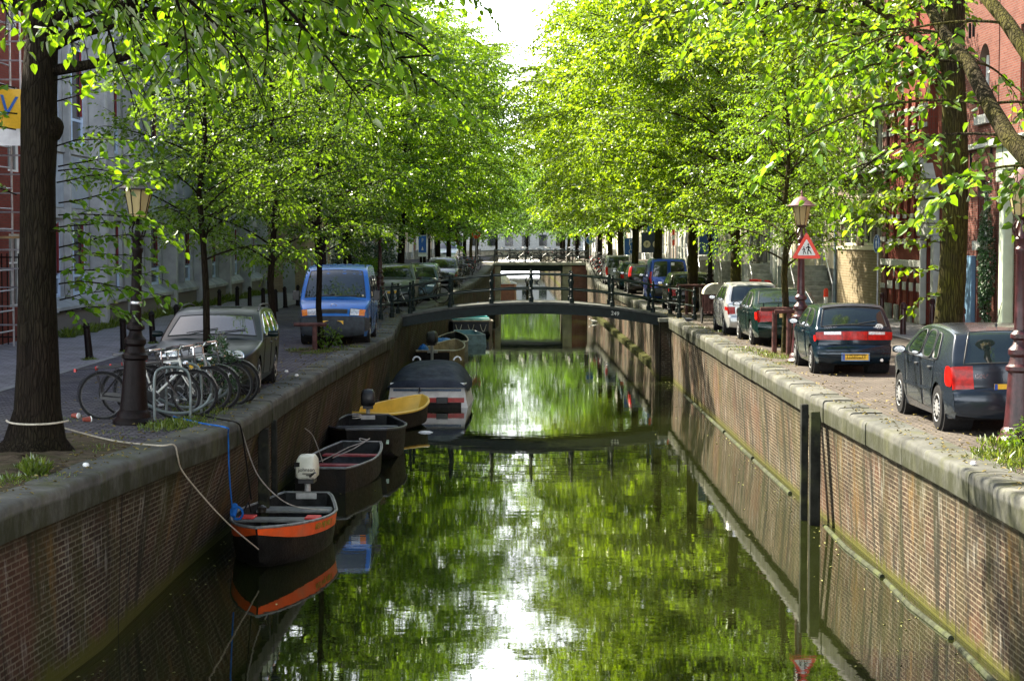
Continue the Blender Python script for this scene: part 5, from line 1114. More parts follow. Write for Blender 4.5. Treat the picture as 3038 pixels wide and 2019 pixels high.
m_turq = M('turquoise_cover', (.10, .42, .46), .55, 0, .2, 3, .4, .5, 0, (.22, .55, .56))
b = MB(); b.grid([[(x * (.92 if abs(x) > .8 else 1), y, z) for x, z in ((-.98, .60), (-.90, .88), (-.5, .98), (0, 1.0), (.5, .98), (.90, .88), (.98, .60))] for y in (-2.4, -1.0, .4, 1.9, 2.1)]); b.add([(-.98, 2.1, .60), (-.90, 2.1, .88), (-.5, 2.1, .98), (0, 2.1, 1.0), (.5, 2.1, .98), (.9, 2.1, .88), (.98, 2.1, .60)], [(0, 1, 2, 3, 4, 5, 6)]); b.build('cabin_cover', m_turq, sl_, 30)
b = MB(); b.tube([(-.9, 2.85, .60), (-.9, 2.9, .84), (.9, 2.9, .84), (.9, 2.85, .60)], .02, 6); b.build('bow_rail', m_white, sl_)
b = MB()
for x0 in (-.75, -.15, .45): b.tube([(x0 + .3 * t_, 3.34, (.56) - .36 * math.sin(math.pi * t_)) for t_ in np.linspace(0, 1, 8)], .016, 5)
b.build('fender_rope', M('pale_rope', (0, 0, 0)), sl_)
vb, *_ = make_boat('rowing_boat', 'dark boat with bright blue sheet seen between deck and railing', 5.0, 1.9, .55, (-1.75, 112.5), R(0), m_hullblk, m_hullin, m_rimg, -.2, 'point', .8, .25, thw=(), dead=.6); heap('blue_sheet', m_tarp, vb, (-.2, -.9, .4), (.8, 1.1, .50), 4)
lb, *_ = make_boat('motorboat', 'distant varnished wooden launch seen under the second bridge', 6.0, 2.1, .75, (-.65, 166), R(0), M('varnish', (.30, .10, .04), .35), m_white, m_white, -.2, 'point', .85, .25, dead=.6); heap('cream_cover', M('cream_canvas', (.70, .66, .50), .6), lb, (-.2, -.9, .7), (.7, 1.3, .9), 5)

# ---------------------------------------------------------------- mooring posts and ropes
def post_box(x, y, z1, w_, d_, label):
    o = MB().box((x, y, (z1 - 2.9) / 2), (w_, d_, z1 + 2.9)).build('mooring_post', M('black_timber', (.016, .017, .014), .8, 0, .5, 5, .6, .4, 0, (.05, .055, .025)), bevel=.015); tag(o, label, 'mooring post', 'mooring posts'); return o
post_box(-3.97, 29.5, -.36, .17, .16, 'thicker nearer timber post against the left quay wall behind the orange-banded boat')
post_box(-3.89, 30.2, -.30, .09, .14, 'slimmer rear timber post against the left quay wall')
post_box(4.99, 30.4, -.17, .17, .17, 'nearer of two timber posts against the right quay wall')
post_box(4.90, 30.95, -.10, .12, .15, 'rear of two timber posts against the right quay wall')
def rope(pts, r, m_, label, name='rope'):
    b = MB(); b.tube(catmull3(pts, 5), r, 6); return tag(b.build(name, m_, smooth=60), label, 'rope')
def catmull3(P, k):
    P = [Vector(p) for p in P]; out = []
    for i in range(len(P) - 1):
        p0 = P[max(0, i - 1)]; p1 = P[i]; p2 = P[i + 1]; p3 = P[min(len(P) - 1, i + 2)]
        for j in range(k):
            t_ = j / k; out.append(.5 * (2 * p1 + (p2 - p0) * t_ + (2 * p0 - 5 * p1 + 4 * p2 - p3) * t_ ** 2 + (3 * p1 - p0 - 3 * p2 + p3) * t_ ** 3))
    return out + [P[-1]]
tr = [(-5.88 + .40 * math.cos(a), 23 + .40 * math.sin(a), .42 + .03 * math.sin(a)) for a in np.linspace(-2.9, -.3, 9)]
m_rope = M('hemp_rope', (.42, .38, .30), .9, 0, .2, 30, .4)
bowp = bt.matrix_basis @ Vector((0, 2.15, .30))
rope(tr, .012, m_rope, 'pale rope wound round the thick left tree trunk')
rope([G(165, 1262, .25), G(330, 1305, .04), (xat(LT, 23.3) - .12, 23.3, .055), (xat(LT, 23.5) + .02, 23.5, .04), (xat(LT, 23.6) + .035, 23.6, -.12), D(540, 1395, 23.9), D(600, 1470, 24.5), D(680, 1555, 25.2), bowp], .011, m_rope, 'pale slack rope running from the thick tree down to the orange-banded boat')
rope([G(515, 1235, .05), G(600, 1255, .05), G(672, 1268, .06), D(677, 1290, 25.9), D(680, 1400, 26.2), D(690, 1520, 26.8)], .011, M('blue_rope', (0, 0, 0)), 'blue rope hanging over the coping to the orange-banded boat')
rope([G(565, 1225, .05), G(640, 1240, .05), G(700, 1252, .06), D(716, 1275, 26.7), D(728, 1350, 27.0), D(745, 1480, 27.6)], .012, m_ink, 'black rope hanging over the coping beside the blue rope')
rope([D(718, 1280, 26.8), D(760, 1400, 27.6), D(820, 1470, 28.0), D(880, 1502, 28.3), D(972, 1512, 28.4)], .010, M('grey_rope', (0, 0, 0)), 'grey rope crossing the orange-banded boat from the coping')
rope([D(905, 1270, 34.5), D(930, 1295, 35.0), D(958, 1370, 35.4)], .010, M('grey_rope', (0, 0, 0)), 'short grey rope from the wall to the red-thwarted punt')
# floating timbers chained along the right wall
m_log = M('floating_timber', (.040, .046, .028), .8, 0, .4, 4, .6, .4, 0, (.07, .085, .03))
P = [(3.9 + 0 * i, y) for i, y in enumerate([])]
ys = [17.5, 21.5, 25.5, 30.4]
for i in range(3):
    b = MB(); a, c_ = ys[i] + .12, ys[i + 1] - .12; b.tube([(xat(RB, a) - .13, a, WZ + .01), (xat(RB, (a + c_) / 2) - .20, (a + c_) / 2, WZ + .015), (xat(RB, c_) - .13, c_, WZ - .005)], .038, 8)
    o = b.build('floating_timber', m_log); tag(o, ['nearest floating timber along the foot of the right quay wall, at the bottom corner', 'middle floating timber along the foot of the right quay wall', 'floating timber ending at the two right mooring posts'][i], 'timber', 'floating timbers along the right wall')
ys = [34.0, 39.5, 45, 50.5, 56]
for i in range(4):
    b = MB(); a, c_ = ys[i] + .12, ys[i + 1] - .12; b.tube([(xat(RB, a) - .13, a, WZ + .01), (xat(RB, c_) - .13, c_, WZ - .005)], .04, 8)
    o = b.build('floating_timber', m_log); tag(o, ['first floating timber beyond the right mooring posts', 'second floating timber beyond the right mooring posts', 'third floating timber beyond the right mooring posts', 'floating timber nearest the footbridge pier'][i], 'timber', 'floating timbers along the right wall')

# ---------------------------------------------------------------- lamp posts
mg, t, p, nd = newmat('lamp_glass'); p.inputs['Base Color'].default_value = (.50, .42, .22, 1); p.inputs['Roughness'].default_value = .15; p.inputs['Transmission Weight'].default_value = .35; p.inputs['IOR'].default_value = 1.1; p.inputs['Emission Color'].default_value = (1, .75, .3, 1); p.inputs['Emission Strength'].default_value = 0.0
m_bulb = M('lamp_core', (.80, .58, .22), .5, 0, .1, 3, 0)
m_cap = M('lamp_cap', (.16, .085, .080), .45, .2, .35, 5, .2); m_capD = M('lamp_cap_dark', (.055, .045, .042), .4, .3, .35, 5, .2)
def lamppost(label, m_, mcap, loc, lean=0, bandz=None):
    root = thing('street_lamp', label, 'street lamp', loc, 0, 'street lamps along the quays'); root.rotation_euler = (0, lean, 0)
    prof = [(.30, 0), (.30, .05), (.25, .10), (.235, .17), (.20, .21), (.175, .50), (.155, .86), (.15, .92), (.185, .95), (.185, 1.0), (.15, 1.03), (.125, 1.12), (.155, 1.16), (.155, 1.22), (.10, 1.28), (.085, 1.34), (.13, 1.37), (.13, 1.42), (.085, 1.47), (.078, 1.75), (.068, 2.45), (.085, 2.48), (.085, 2.53), (.06, 2.56), (.07, 2.62), (.09, 2.66), (.05, 2.72), (.035, 2.8)]
    MB().lathe(prof, n=16).build('post', m_, root, 30)
    b = MB()
    for k in range(4):
        g = math.pi / 4 + k * math.pi / 2; b.tube([(r * math.cos(g), r * math.sin(g), z) for r, z in ((.04, 2.66), (.11, 2.70), (.14, 2.80), (.08, 2.90), (.05, 2.93))], .013, 5)
    b.lathe([(.03, 2.7), (.03, 2.9), (.11, 2.93), (.125, 2.96), (.05, 2.97)], n=12); b.build('bracket', m_, root)
    g = MB(); g.lathe([(.115, 2.965), (.20, 3.36)], n=8, cap=False); la = g.build('lantern', mg, root, 20)
    b = MB()
    for k in range(8):
        a = 2 * math.pi * (k + .5) / 8; b.tube([(.117 * math.cos(a), .117 * math.sin(a), 2.965), (.203 * math.cos(a), .203 * math.sin(a), 3.37)], .0075, 4)
    b.build('glazing_bars', m_, la); MB().lathe([(.055, 2.98), (.06, 3.30), (.03, 3.34)], n=10).build('mantle', m_bulb, la)
    MB().lathe([(.30, 3.36), (.305, 3.375), (.24, 3.41), (.17, 3.50), (.08, 3.555), (.03, 3.57), (.018, 3.62), (.028, 3.65), (.008, 3.70), (.001, 3.72)], n=20).build('lamp_cap', mcap, root, 30)
    if bandz: MB().lathe([(.082, bandz), (.088, bandz + .01), (.088, bandz + .035), (.082, bandz + .045)], n=14).build('metal_strap', m_alu, root)
    return root
lamppost('dark old lamp post with glass lantern beside the parked bicycles', m_maroonD, m_capD, (-5.45, 26.6, 0), R(1.8), 1.72)
lamppost('lamp post behind the young tree and left of the blue van', m_maroonD, m_capD, (-5.66, 55.8, 0))
lamppost('maroon lamp post standing before the silver estate on the left quay', m_maroon, m_cap, (-5.12, 72.0, 0))
lamppost('lamp post seen far along the left quay before the second bridge', m_maroonD, m_cap, (-5.0, 112.0, 0))
lamppost('maroon lamp post cut by the right picture edge in front of the slate hatchback', m_maroon, m_cap, (6.62, 24.1, 0))
lp2 = lamppost('maroon lamp post carrying the red triangular children warning sign', m_maroon, m_cap, (6.22, 39.9, 0))
lamppost('lamp post between the mossy trunk and the black hatchback', m_maroonD, m_capD, (6.9, 64.6, 0))
lamppost('lamp post far right among the trunks near the second bridge', m_maroonD, m_cap, (8.6, 112.0, 0))

# ---------------------------------------------------------------- signs
m_sred = M('sign_red', (.75, .045, .015), .4, 0, .08, 6, 0); m_swhite = M('sign_white', (.70, .72, .68), .45, 0, .06, 6, 0); m_sblue = M('sign_blue', (.015, .11, .42), .4, 0, .1, 6, 0); m_sgrey = M('sign_grey', (.38, .39, .40), .5, .3)
def rounded(P, r=.07):
    Q = []
    for i in range(len(P)):
        o_, a_, c_ = P[i], P[i - 1], P[(i + 1) % len(P)]; Q += [(o_[0] + (a_[0] - o_[0]) * r, o_[1] + (a_[1] - o_[1]) * r), (o_[0] + (a_[0] + c_[0] - 2 * o_[0]) * r * .3, o_[1] + (a_[1] + c_[1] - 2 * o_[1]) * r * .3), (o_[0] + (c_[0] - o_[0]) * r, o_[1] + (c_[1] - o_[1]) * r)]
    return Q
def plate_poly(mb, poly, y, th, mi=0): mb.prism(poly, lambda x, z: (x, y, z), lambda x, z: (x, y + th, z), mi)
sg = thing('warning_sign', 'red and white triangular sign showing two walking children', 'sign', (6.30, 39.70, 2.24), R(-8)); sg.scale = (1.04, 1, 1.06)
b = MB(); plate_poly(b, rounded([(-.30, 0), (.30, 0), (0, .54)]), 0, .02); b.build('sign_plate', m_sred, sg)
b = MB(); plate_poly(b, rounded([(-.19, .065), (.19, .065), (0, .40)]), -.004, .004); b.build('sign_face', m_swhite, sg)
b = MB()
for x, s_ in ((.035, 1.0), (-.055, .72)):
    z0 = .085
    b.lathe([(0.001, -.004), (.018 * s_, -.003), (.018 * s_, .003), (0.001, .004)], (x, -.007, z0 + .20 * s_), 10, 0, Matrix.Rotation(R(90), 3, 'X'))
    for A_ in ([(x, z0 + .175 * s_), (x + .005, z0 + .09 * s_)], [(x + .005, z0 + .10 * s_), (x + .045 * s_, z0 + .05 * s_), (x + .06 * s_, z0 + .01)], [(x, z0 + .10 * s_), (x - .012, z0 + .05 * s_), (x - .005, z0)], [(x, z0 + .165 * s_), (x - .045 * s_, z0 + .12 * s_)], [(x, z0 + .165 * s_), (x + .04 * s_, z0 + .12 * s_)]):
        b.tube([(q[0], -.007, q[1]) for q in A_], .011 * s_, 5)
b.build('walking_figures', m_ink, sg)
def signpost(label, loc, kind, h, rz=0):
    root = thing('sign_post', label, 'sign', loc, rz); MB().tube([(0, .04, 0), (0, .04, h + .25)], .027, 8).build('pole', m_sgrey, root)
    if kind == 'walk':
        MB().lathe([(0.001, -.01), (.28, -.01), (.28, .01), (0.001, .01)], (0, 0, h), 28, 0, Matrix.Rotation(R(90), 3, 'X')).build('sign_plate', m_sblue, root)
        b = MB(); b.tube([(.26 * math.cos(a), -.014, h + .26 * math.sin(a)) for a in np.linspace(0, 6.283, 25)[:-1]], .009, 4, 0, False, True)
        for A_ in ([(0, .10), (0, 0)], [(0, 0), (.06, -.14)], [(0, 0), (-.05, -.14)], [(0, .08), (.07, 0)], [(0, .08), (-.06, .01)]): b.tube([(q[0], -.014, h + q[1]) for q in A_], .016, 5)
        b.lathe([(0.001, -.01), (.03, -.01), (.03, .01), (.001, .01)], (0, -.012, h + .15), 10, 0, Matrix.Rotation(R(90), 3, 'X')); b.build('white_figure', m_swhite, root)
    elif kind == 'P':
        MB().box((0, 0, h), (.62, .02, .95)).build('sign_plate', m_swhite, root); MB().box((0, -.013, h), (.57, .006, .90)).build('blue_face', m_sblue, root)
        text('P', .46, m_swhite, root, (.06, -.02, h + .22), (R(90), 0, 0), 'sign_letter', .003)
        b = MB(); b.tube([(.09 + .12 * math.cos(a), -.02, h - .28 + .12 * math.sin(a)) for a in np.linspace(2.2, 6.6, 12)], .018, 5); b.tube([(.05, -.02, h - .02), (.06, -.02, h - .18), (.18, -.02, h - .18), (.24, -.02, h - .34)], .020, 5); b.lathe([(0.001, -.01), (.035, -.01), (.035, .01), (.001, .01)], (.05, -.02, h + .02), 10, 0, Matrix.Rotation(R(90), 3, 'X')); b.build('wheelchair_symbol', m_swhite, root)
    elif kind == 'PP':
        MB().box((0, 0, h), (.95, .03, .95)).build('sign_plate', M('navy_sign', (.012, .030, .065), .4), root)
        for x in (-.22, .22):
            MB().lathe([(0.001, -.01), (.17, -.01), (.17, .01), (.001, .01)], (x, -.02, h - .08), 20, 0, Matrix.Rotation(R(90), 3, 'X')).build('round_disc', M('sand_disc', (.50, .46, .34), .5), root)
            text('P', .24, m_ink, root, (x, -.034, h - .08), (R(90), 0, 0), 'sign_letter', .003)
        MB().box((.05, .0, h + .78), (.5, .02, .5)).build('small_blue_sign', m_sblue, root)
    elif kind == 'blue':
        MB().box((0, 0, h), (.74, .02, .95)).build('sign_plate', m_swhite, root); MB().box((0, -.013, h), (.68, .006, .89)).build('blue_face', m_sblue, root); MB().box((0, -.005, h - .58), (.74, .02, .16)).build('lower_plate', m_swhite, root)
        text('P', .34, m_swhite, root, (0, -.02, h + .18), (R(90), 0, 0), 'sign_letter', .003); b = MB(); b.prism([(-.10, h - .32), (.10, h - .32), (0, h - .12)], lambda x, z: (x, -.016, z), lambda x, z: (x, -.022, z)); b.build('white_triangle', m_swhite, root)
    elif kind == 'stripe':
        MB().lathe([(.07, h - .4), (.07, h + .4)], n=8).build('striped_marker', m_sred, root); MB().lathe([(.075, h - .12), (.075, h + .12)], n=8).build('white_band', m_swhite, root)
    elif kind == 'red':
        MB().lathe([(0.001, -.01), (.30, -.01), (.30, .01), (0.001, .01)], (0, 0, h), 20, 0, Matrix.Rotation(R(90), 3, 'X')).build('sign_plate', m_sred, root); MB().box((0, -.02, h), (.42, .01, .11)).build('white_bar', m_swhite, root)
    return root
signpost('blue round footpath sign on a grey pole before the brown brick building', (10.9, 55.5, 0), 'walk', 2.52, R(-84))
signpost('blue parking sign with wheelchair symbol partly behind a trunk', (D(1868, 730, 104).x, 104, 0), 'P', 2.25)
signpost('navy board with two round parking symbols beside a trunk', (D(1933, 718, 88).x, 88, 0), 'PP', 2.5)
signpost('blue sign with white triangle behind the lamp post near the mossy trunk', (D(2107, 724, 68).x, 68.5, 0), 'blue', 2.55)
signpost('small red and white striped marker post between two trunks', (D(1998, 700, 95).x, 95, 0), 'stripe', 2.75)
signpost('round red no-entry sign among the leaves left of the second bridge', (D(1413, 695, 126).x, 126, .6), 'red', 2.4)
signpost('small blue round sign far off right of the second bridge', (D(1750, 716, 126).x, 126, .6), 'walk', 2.0)
q_ = signpost('blue parking board behind the leaves on the far left quay', (D(1252, 730, 98).x, 98.5, 0), 'blue', 2.4); q_.scale = (.6, .6, 1)

# ---------------------------------------------------------------- bollards
bolme = MB().lathe([(.10, 0), (.10, .06), (.085, .08), (.070, .70), (.085, .72), (.085, .75), (.065, .77), (.065, .80), (.03, .83), (.001, .84)], n=12).mesh('bollard', m_maroonD, 30)
bolmeR = MB().lathe([(.085, 0), (.075, .60), (.06, .72), (.08, .74), (.08, .86), (.05, .90), (.001, .91)], n=12).mesh('bollard', m_maroon, 30)
words = ['first', 'second', 'third', 'fourth', 'fifth', 'sixth', 'seventh', 'eighth', 'ninth', 'tenth', 'eleventh']
for i, (x, y) in enumerate([(266, 1066), (368, 1042), (454, 1018), (528, 990), (651, 925), (704, 912), (741, 913), (781, 919), (818, 924), (847, 913), (884, 906), (911, 888)]):
    p_ = G(x, y); o = link_mesh('bollard', bolme, None, p_); o.rotation_euler = (R(random.uniform(-2, 2)), R(random.uniform(-5, -1)) if i < 4 or i == 9 else 0, 0)
    tag(o, (words[i] if i < 11 else 'last') + ' maroon bollard of the left pavement row, counted from the near end', 'bollard', 'bollards along the left pavement')
for i, (x, y) in enumerate([(2982, 1090), (2854, 1015), (2765, 975), (2679, 993), (2616, 948)]):
    o = link_mesh('bollard', bolmeR, None, G(x, y)); tag(o, ['maroon bollard just right of the mossy trunk', 'maroon bollard hidden behind the mossy trunk base', 'maroon bollard just left of the mossy trunk', 'tallest clear maroon bollard between the blue-black and slate hatchbacks', 'maroon bollard in front of the striped building corner'][i], 'bollard', 'bollards along the right pavement')
for x, y, lab in ((2378, 915, 'left red-topped white bollard before the stone steps'), (2450, 925, 'right red-topped white bollard before the stone steps')):
    root = thing('bollard', lab, 'bollard', G(x, y)); MB().lathe([(.07, 0), (.07, .55), (.05, .56)], n=12).build('white_shaft', m_white, root); MB().lathe([(.085, .55), (.085, .80), (.05, .86), (.001, .87)], n=12).build('red_top', m_sred, root)
for i, (x, y, lab) in enumerate([(2090, 902, 'brown bollard beside the lamp post near the mossy trunk'), (2131, 905, 'brown bollard left of the mossy trunk'), (2152, 905, 'brown bollard close beside the mossy trunk'), (2072, 895, 'brown bollard before the stoop beyond the footbridge')]):
    o = link_mesh('bollard', bolmeR, None, G(x, y)); tag(o, lab, 'bollard', 'bollards along the right pavement')

# ---------------------------------------------------------------- wooden tree guards
m_gw = M('guard_timber', (.085, .040, .036), .6, 0, .4, 7, .4)
def guard(label, posts, bars):
    root = thing('tree_guard', label, 'tree guard', posts[0][:2] + (0,)); o0 = Vector(posts[0][:2] + (0,))
    for x, y, h in posts: MB().lathe([(.062, 0), (.058, h)], Vector((x, y, 0)) - o0, 10).build('post', m_gw, root)
    for a, c_ in bars: MB().tube([Vector(a) - o0, Vector(c_) - o0], .048, 8).build('crossbar', m_gw, root)
g_ = G(934, 1039); guard('low wooden guard around the young tree before the blue van', [(g_.x, g_.y, .60)], [((g_.x - .5, g_.y, .62), (g_.x + .28, g_.y, .62))])
guard('wooden T-shaped guard around the young tree before the dark saloon', [(6.28, 42.0, .98), (6.08, 42.9, .98)], [((5.95, 42.0, 1.02), (6.75, 42.0, 1.02)), ((5.75, 42.9, 1.04), (6.5, 42.9, 1.04))])
guard('wooden guard around the tree before the black hatchback', [(6.20, 65.8, .95), (6.45, 65.9, .95)], [((5.85, 65.8, 1.0), (6.95, 65.8, 1.0)), ((5.95, 66.4, 1.0), (7.0, 66.4, 1.0))])

# ---------------------------------------------------------------- bicycles
m_rimd = M('rim_metal', (.07, .07, .07), .5, .4, .4, 9)
def bicycle(label, m_frame, loc, rz, lean=0, rack=True, guardc=None, basket=False, spokes=20):
    root = thing('bicycle', label, 'bicycle', loc); root.rotation_euler = (R(lean), 0, rz)
    W_ = 1.08; r = .345
    for x in (0, W_):
        t_ = MB(); t_.tube([(x + r * math.cos(a), 0, r + r * math.sin(a)) for a in np.linspace(0, 2 * math.pi, 33)[:-1]], .018, 6, 0, False, True); wh = t_.build('wheel', m_black, root)
        q = MB(); q.tube([(x + (r - .028) * math.cos(a), 0, r + (r - .028) * math.sin(a)) for a in np.linspace(0, 2 * math.pi, 33)[:-1]], .010, 5, 0, False, True)
        for k in range(spokes):
            a = 2 * math.pi * k / spokes; q.tube([(x, .02 * (-1) ** k, r), (x + (r - .03) * math.cos(a), 0, r + (r - .03) * math.sin(a))], .0022, 3, cap=False)
        q.tube([(x, -.05, r), (x, .05, r)], .022, 8); q.build('rim', m_rimd, wh)
    f = MB(); bb_ = (.46, 0, .30); seat_t = (.30, 0, .84); head_t = (.86, 0, .88); head_b = (.90, 0, .70)
    f.tube([bb_, seat_t], .015, 6); f.tube([bb_, head_b], .018, 6); f.tube([(.31, 0, .78), (.868, 0, .84)], .015, 6); f.tube([head_b, head_t], .020, 6)
    for s_ in (-.05, .05): f.tube([(0, s_, r), (.46, s_ * .6, .30)], .010, 5); f.tube([(0, s_, r), (.31, s_ * .4, .74)], .009, 5); f.tube([head_b, (.92, s_, .62), (W_, s_, r)], .012, 5)
    f.build('frame', m_frame, root, 50)
    g = MB(); g.tube([(.855, 0, .88), (.85, 0, .99)], .013, 6); g.tube([(.62, -.27, .98), (.72, -.26, 1.01), (.86, -.16, 1.03), (.86, 0, 1.0), (.86, .16, 1.03), (.72, .26, 1.01), (.62, .27, .98)], .012, 6); hbo = g.build('handlebar', m_chrome, root)
    g = MB(); g.tube([(.60, -.275, .975), (.72, -.262, 1.008)], .018, 6); g.tube([(.60, .275, .975), (.72, .262, 1.008)], .018, 6); g.build('grip', m_blk, hbo)
    s_ = MB(); s_.tube([(.30, 0, .82), (.28, 0, .93)], .013, 6); s_.grid([[(x, y * w_, z - abs(y) * .03) for y in (-1, -.5, 0, .5, 1)] for x, w_, z in ((.14, .02, .965), (.16, .09, .975), (.26, .085, .965), (.36, .035, .96), (.43, .02, .955), (.44, .005, .95))]); s_.box((.25, 0, .945), (.20, .08, .03)); s_.build('saddle', m_blk, root, 50)
    mg_ = MB()
    for x, a0, a1 in ((0, 10, 195), (W_, 30, 170)):
        mg_.grid([[(x + (r + .035) * math.cos(R(a)), y, r + (r + .035) * math.sin(R(a))) for y in (-.026, 0, .026)] for a in np.linspace(a0, a1, 16)])
    mg_.build('mudguard', guardc or m_blk, root, 60)
    if rack:
        k_ = MB()
        for y in (-.06, 0, .06): k_.tube([(-.38, y, .74), (.22, y, .76)], .007, 5)
        k_.tube([(-.38, -.06, .74), (-.38, .06, .74)], .007, 5)
        for y in (-.06, .06): k_.tube([(-.1, y, .74), (0, y, .37)], .006, 4)
        o = k_.build('rack', m_blk, root); MB().box((-.40, 0, .72), (.03, .09, .05)).build('rear_light', m_red, o)
    c_ = MB(); c_.lathe([(.09, -.008), (.09, .008)], bb_, 16, 0, Matrix.Rotation(R(90), 3, 'X')); c_.tube([bb_[:1] + (-.07,) + bb_[2:], (.58, -.09, .20)], .009, 5); c_.tube([bb_[:1] + (.07,) + bb_[2:], (.34, .09, .40)], .009, 5); c_.box((.60, -.13, .19), (.09, .06, .02)); c_.box((.32, .13, .41), (.09, .06, .02)); c_.build('crank', m_alu, root)
    b_ = MB(); b_.prism([(-.04, .30), (-.02, .40), (.50, .37), (.56, .30), (.48, .22), (0, .29)], lambda x, z: (x, -.045, z), lambda x, z: (x, -.025, z)); b_.build('chain_case', m_blk, root)
    l_ = MB(); l_.lathe([(.035, 0), (.04, .05), (.02, .07)], (.93, 0, .80), 10, 0, Matrix.Rotation(R(-90), 3, 'Y').inverted()); l_.build('headlamp', m_chrome, root)
    if basket: bk = MB(); bk.box((1.0, 0, .88), (.26, .34, .22)); bk.build('crate', M('green_crate', (.06, .09, .08), .6), root)
    return root
m_fw = M('white_frame', (.62, .64, .60), .35); m_fk = M('black_frame', (.012, .012, .013), .35); m_fs = M('silver_frame', (.40, .42, .42), .3, .5)
bk1 = bicycle('nearest black bicycle with red rear light behind the dark lamp post', m_fk, (-6.05, 27.3, 0), R(3), -4)
bicycle('white-framed bicycle, second in the rack behind the dark lamp post', m_fw, (-5.85, 27.9, 0), R(-4), 6)
bicycle('black bicycle with chrome handlebar, third in the rack', m_fk, (-5.75, 28.35, 0), R(4), -3)
bicycle('silver bicycle, fourth in the rack with pale rims', m_fs, (-5.65, 28.8, 0), R(-2), 4)
bicycle('black bicycle, fifth in the rack beside the young tree', m_fk, (-5.55, 29.3, .0), R(5), -7)
bicycle('furthest bicycle of the rack, half covered by weeds', m_fs, (-5.50, 29.9, 0), R(-3), 3)
m_hoop = M('rack_steel', (.14, .17, .17), .45, .5)
for i, y in enumerate((27.15, 28.1, 29.05, 29.95)):
    b = MB(); x0 = -5.25; b.tube(catmull3([(x0, y, 0), (x0, y, .60), (x0 + .10, y, .76), (x0 + .40, y, .76), (x0 + .52, y, .60), (x0 + .52, y, 0)], 4), .022, 8)
    b.tube(catmull3([(x0 - .15, y + .08, .24), (x0 + .10, y + .08, .12), (x0 + .45, y + .08, .10), (x0 + .72, y + .08, .22), (x0 + .82, y + .08, .38)], 4), .024, 8)
    tag(b.build('bicycle_rack', m_hoop), ['nearest', 'second', 'third', 'furthest'][i] + ' grey tube bicycle stand holding the parked bicycles', 'bicycle stand', 'bicycle stands behind the lamp post')
# bicycles elsewhere: copies
for i, (x, y, z, rz, lean, lab) in enumerate([
    (-3.95, 76.6, 0, R(20), 4, 'bicycle leaning by the left end of the footbridge with a front wheel towards the water'),
    (-3.0, 100.0, 0, R(80), 6, 'bicycle beside the black off-road car on the left quay'),
    (-3.1, 114.0, .1, R(75), 6, 'bicycle at the foot of the second bridge on the left'),
    (-2.8, 122.0, .6, R(60), 6, 'bicycle leaning at the left end of the second bridge'),
    (-3.5, 124.0, .7, R(85), -6, 'dark bicycle left of the second bridge rail')]):
    o = dup(bk1, (x, y, z), 0, lab, 'bicycles about the quays'); o.rotation_euler = (R(lean), 0, rz)
for i, x in enumerate((-.9, -.05, .75, 1.55, 2.3, 3.2, 4.0)):
    o = dup(bk1, (x, Y2 - 1.15 + .25 * (i % 2), 1.06), 0, 'parked bicycle leaning on the railing of the second bridge', 'bicycles on the second bridge'); o.rotation_euler = (R(5), 0, (R(2) if i % 2 else R(178)))
    if i % 2 == 0: o.location.x += 1.0
for i in range(14):
    x = 5.55 + .25 * (i % 3); y = 112.4 + i * 1.05; o = dup(bk1, (x, y, rampz(y)), 0, 'parked bicycle in the dense row beside the right end of the second bridge', 'bicycles right of the second bridge'); o.rotation_euler = (R(random.uniform(-6, 6)), 0, R(random.uniform(10, 50)))
for i in range(6):
    y = 116 + i * 1.6; o = dup(bk1, (-2.7 - .1 * (i % 3) - (0.1 * i if i < 3 else 0), y + .5, rampz(y)), 0, 'parked bicycle in the dark row left of the second bridge', 'bicycles left of the second bridge'); o.rotation_euler = (R(random.uniform(-6, 6)), 0, R(random.uniform(110, 150)))
bicycle('bicycle with a green crate against the left end post of the footbridge', m_fw, (-4.9, 67.2, 0), R(3), 4, basket=True)

# motor scooter near the white facade, and covered cargo tricycle beside the silver hatchback
s_ = thing('motor_scooter', 'red and black motor scooter parked by the pale house', 'scooter', (D(2255, 820, 70).x, 70, 0), R(60))
b = MB(); b.grid([[(x, y * w_, z) for y in (-1, 0, 1)] for x, w_, z in ((-.5, .12, .72), (-.3, .16, .80), (.1, .14, .76), (.25, .12, .42), (.55, .12, .40), (.68, .16, .55), (.75, .16, 1.0), (.70, .10, 1.1))]); b.box((-.25, 0, .56), (.6, .26, .28)); b.box((-.45, 0, 1.0), (.34, .34, .30)); b.build('bodywork', M('scooter_red', (.55, .02, .02), .3), s_, 60)
for x in (-.45, .85): MB().lathe([(.12, -.05), (.22, -.05), (.24, 0), (.22, .05), (.12, .05)], (x, 0, .24), 18, 0, Matrix.Rotation(R(90), 3, 'X')).build('wheel', m_black, s_)
b = MB(); b.tube([(.72, -.3, 1.08), (.74, 0, 1.02), (.72, .3, 1.08)], .018, 6); b.tube([(.74, 0, 1.0), (.85, 0, .24)], .025, 6); b.build('handlebar', m_blk, s_)
t3 = thing('cargo_tricycle', 'slatted wooden cargo tricycle with a round pale lid beside the silver hatchback', 'tricycle', (D(2122, 880, 58.6).x, 58.6, 0), 0)
b = MB()
for k in range(7): b.box((-.33 + .11 * k, -.35, .62), (.08, .03, .62))
for k in range(7): b.box((-.33 + .11 * k, .35, .62), (.08, .03, .62))
b.box((0, 0, .33), (.72, .72, .04)); b.build('slatted_box', m_gw, t3)
b = MB(); b.grid([[(.40 * math.cos(R(a)), y, .93 + .34 * math.sin(R(a))) for a in np.linspace(0, 180, 10)] for y in (-.38, 0, .38)]); b.add([(.40 * math.cos(R(a)), -.38, .93 + .34 * math.sin(R(a))) for a in np.linspace(0, 180, 10)], [tuple(range(10))]); b.build('round_lid', M('lid_grey', (.30, .30, .24), .7), t3)
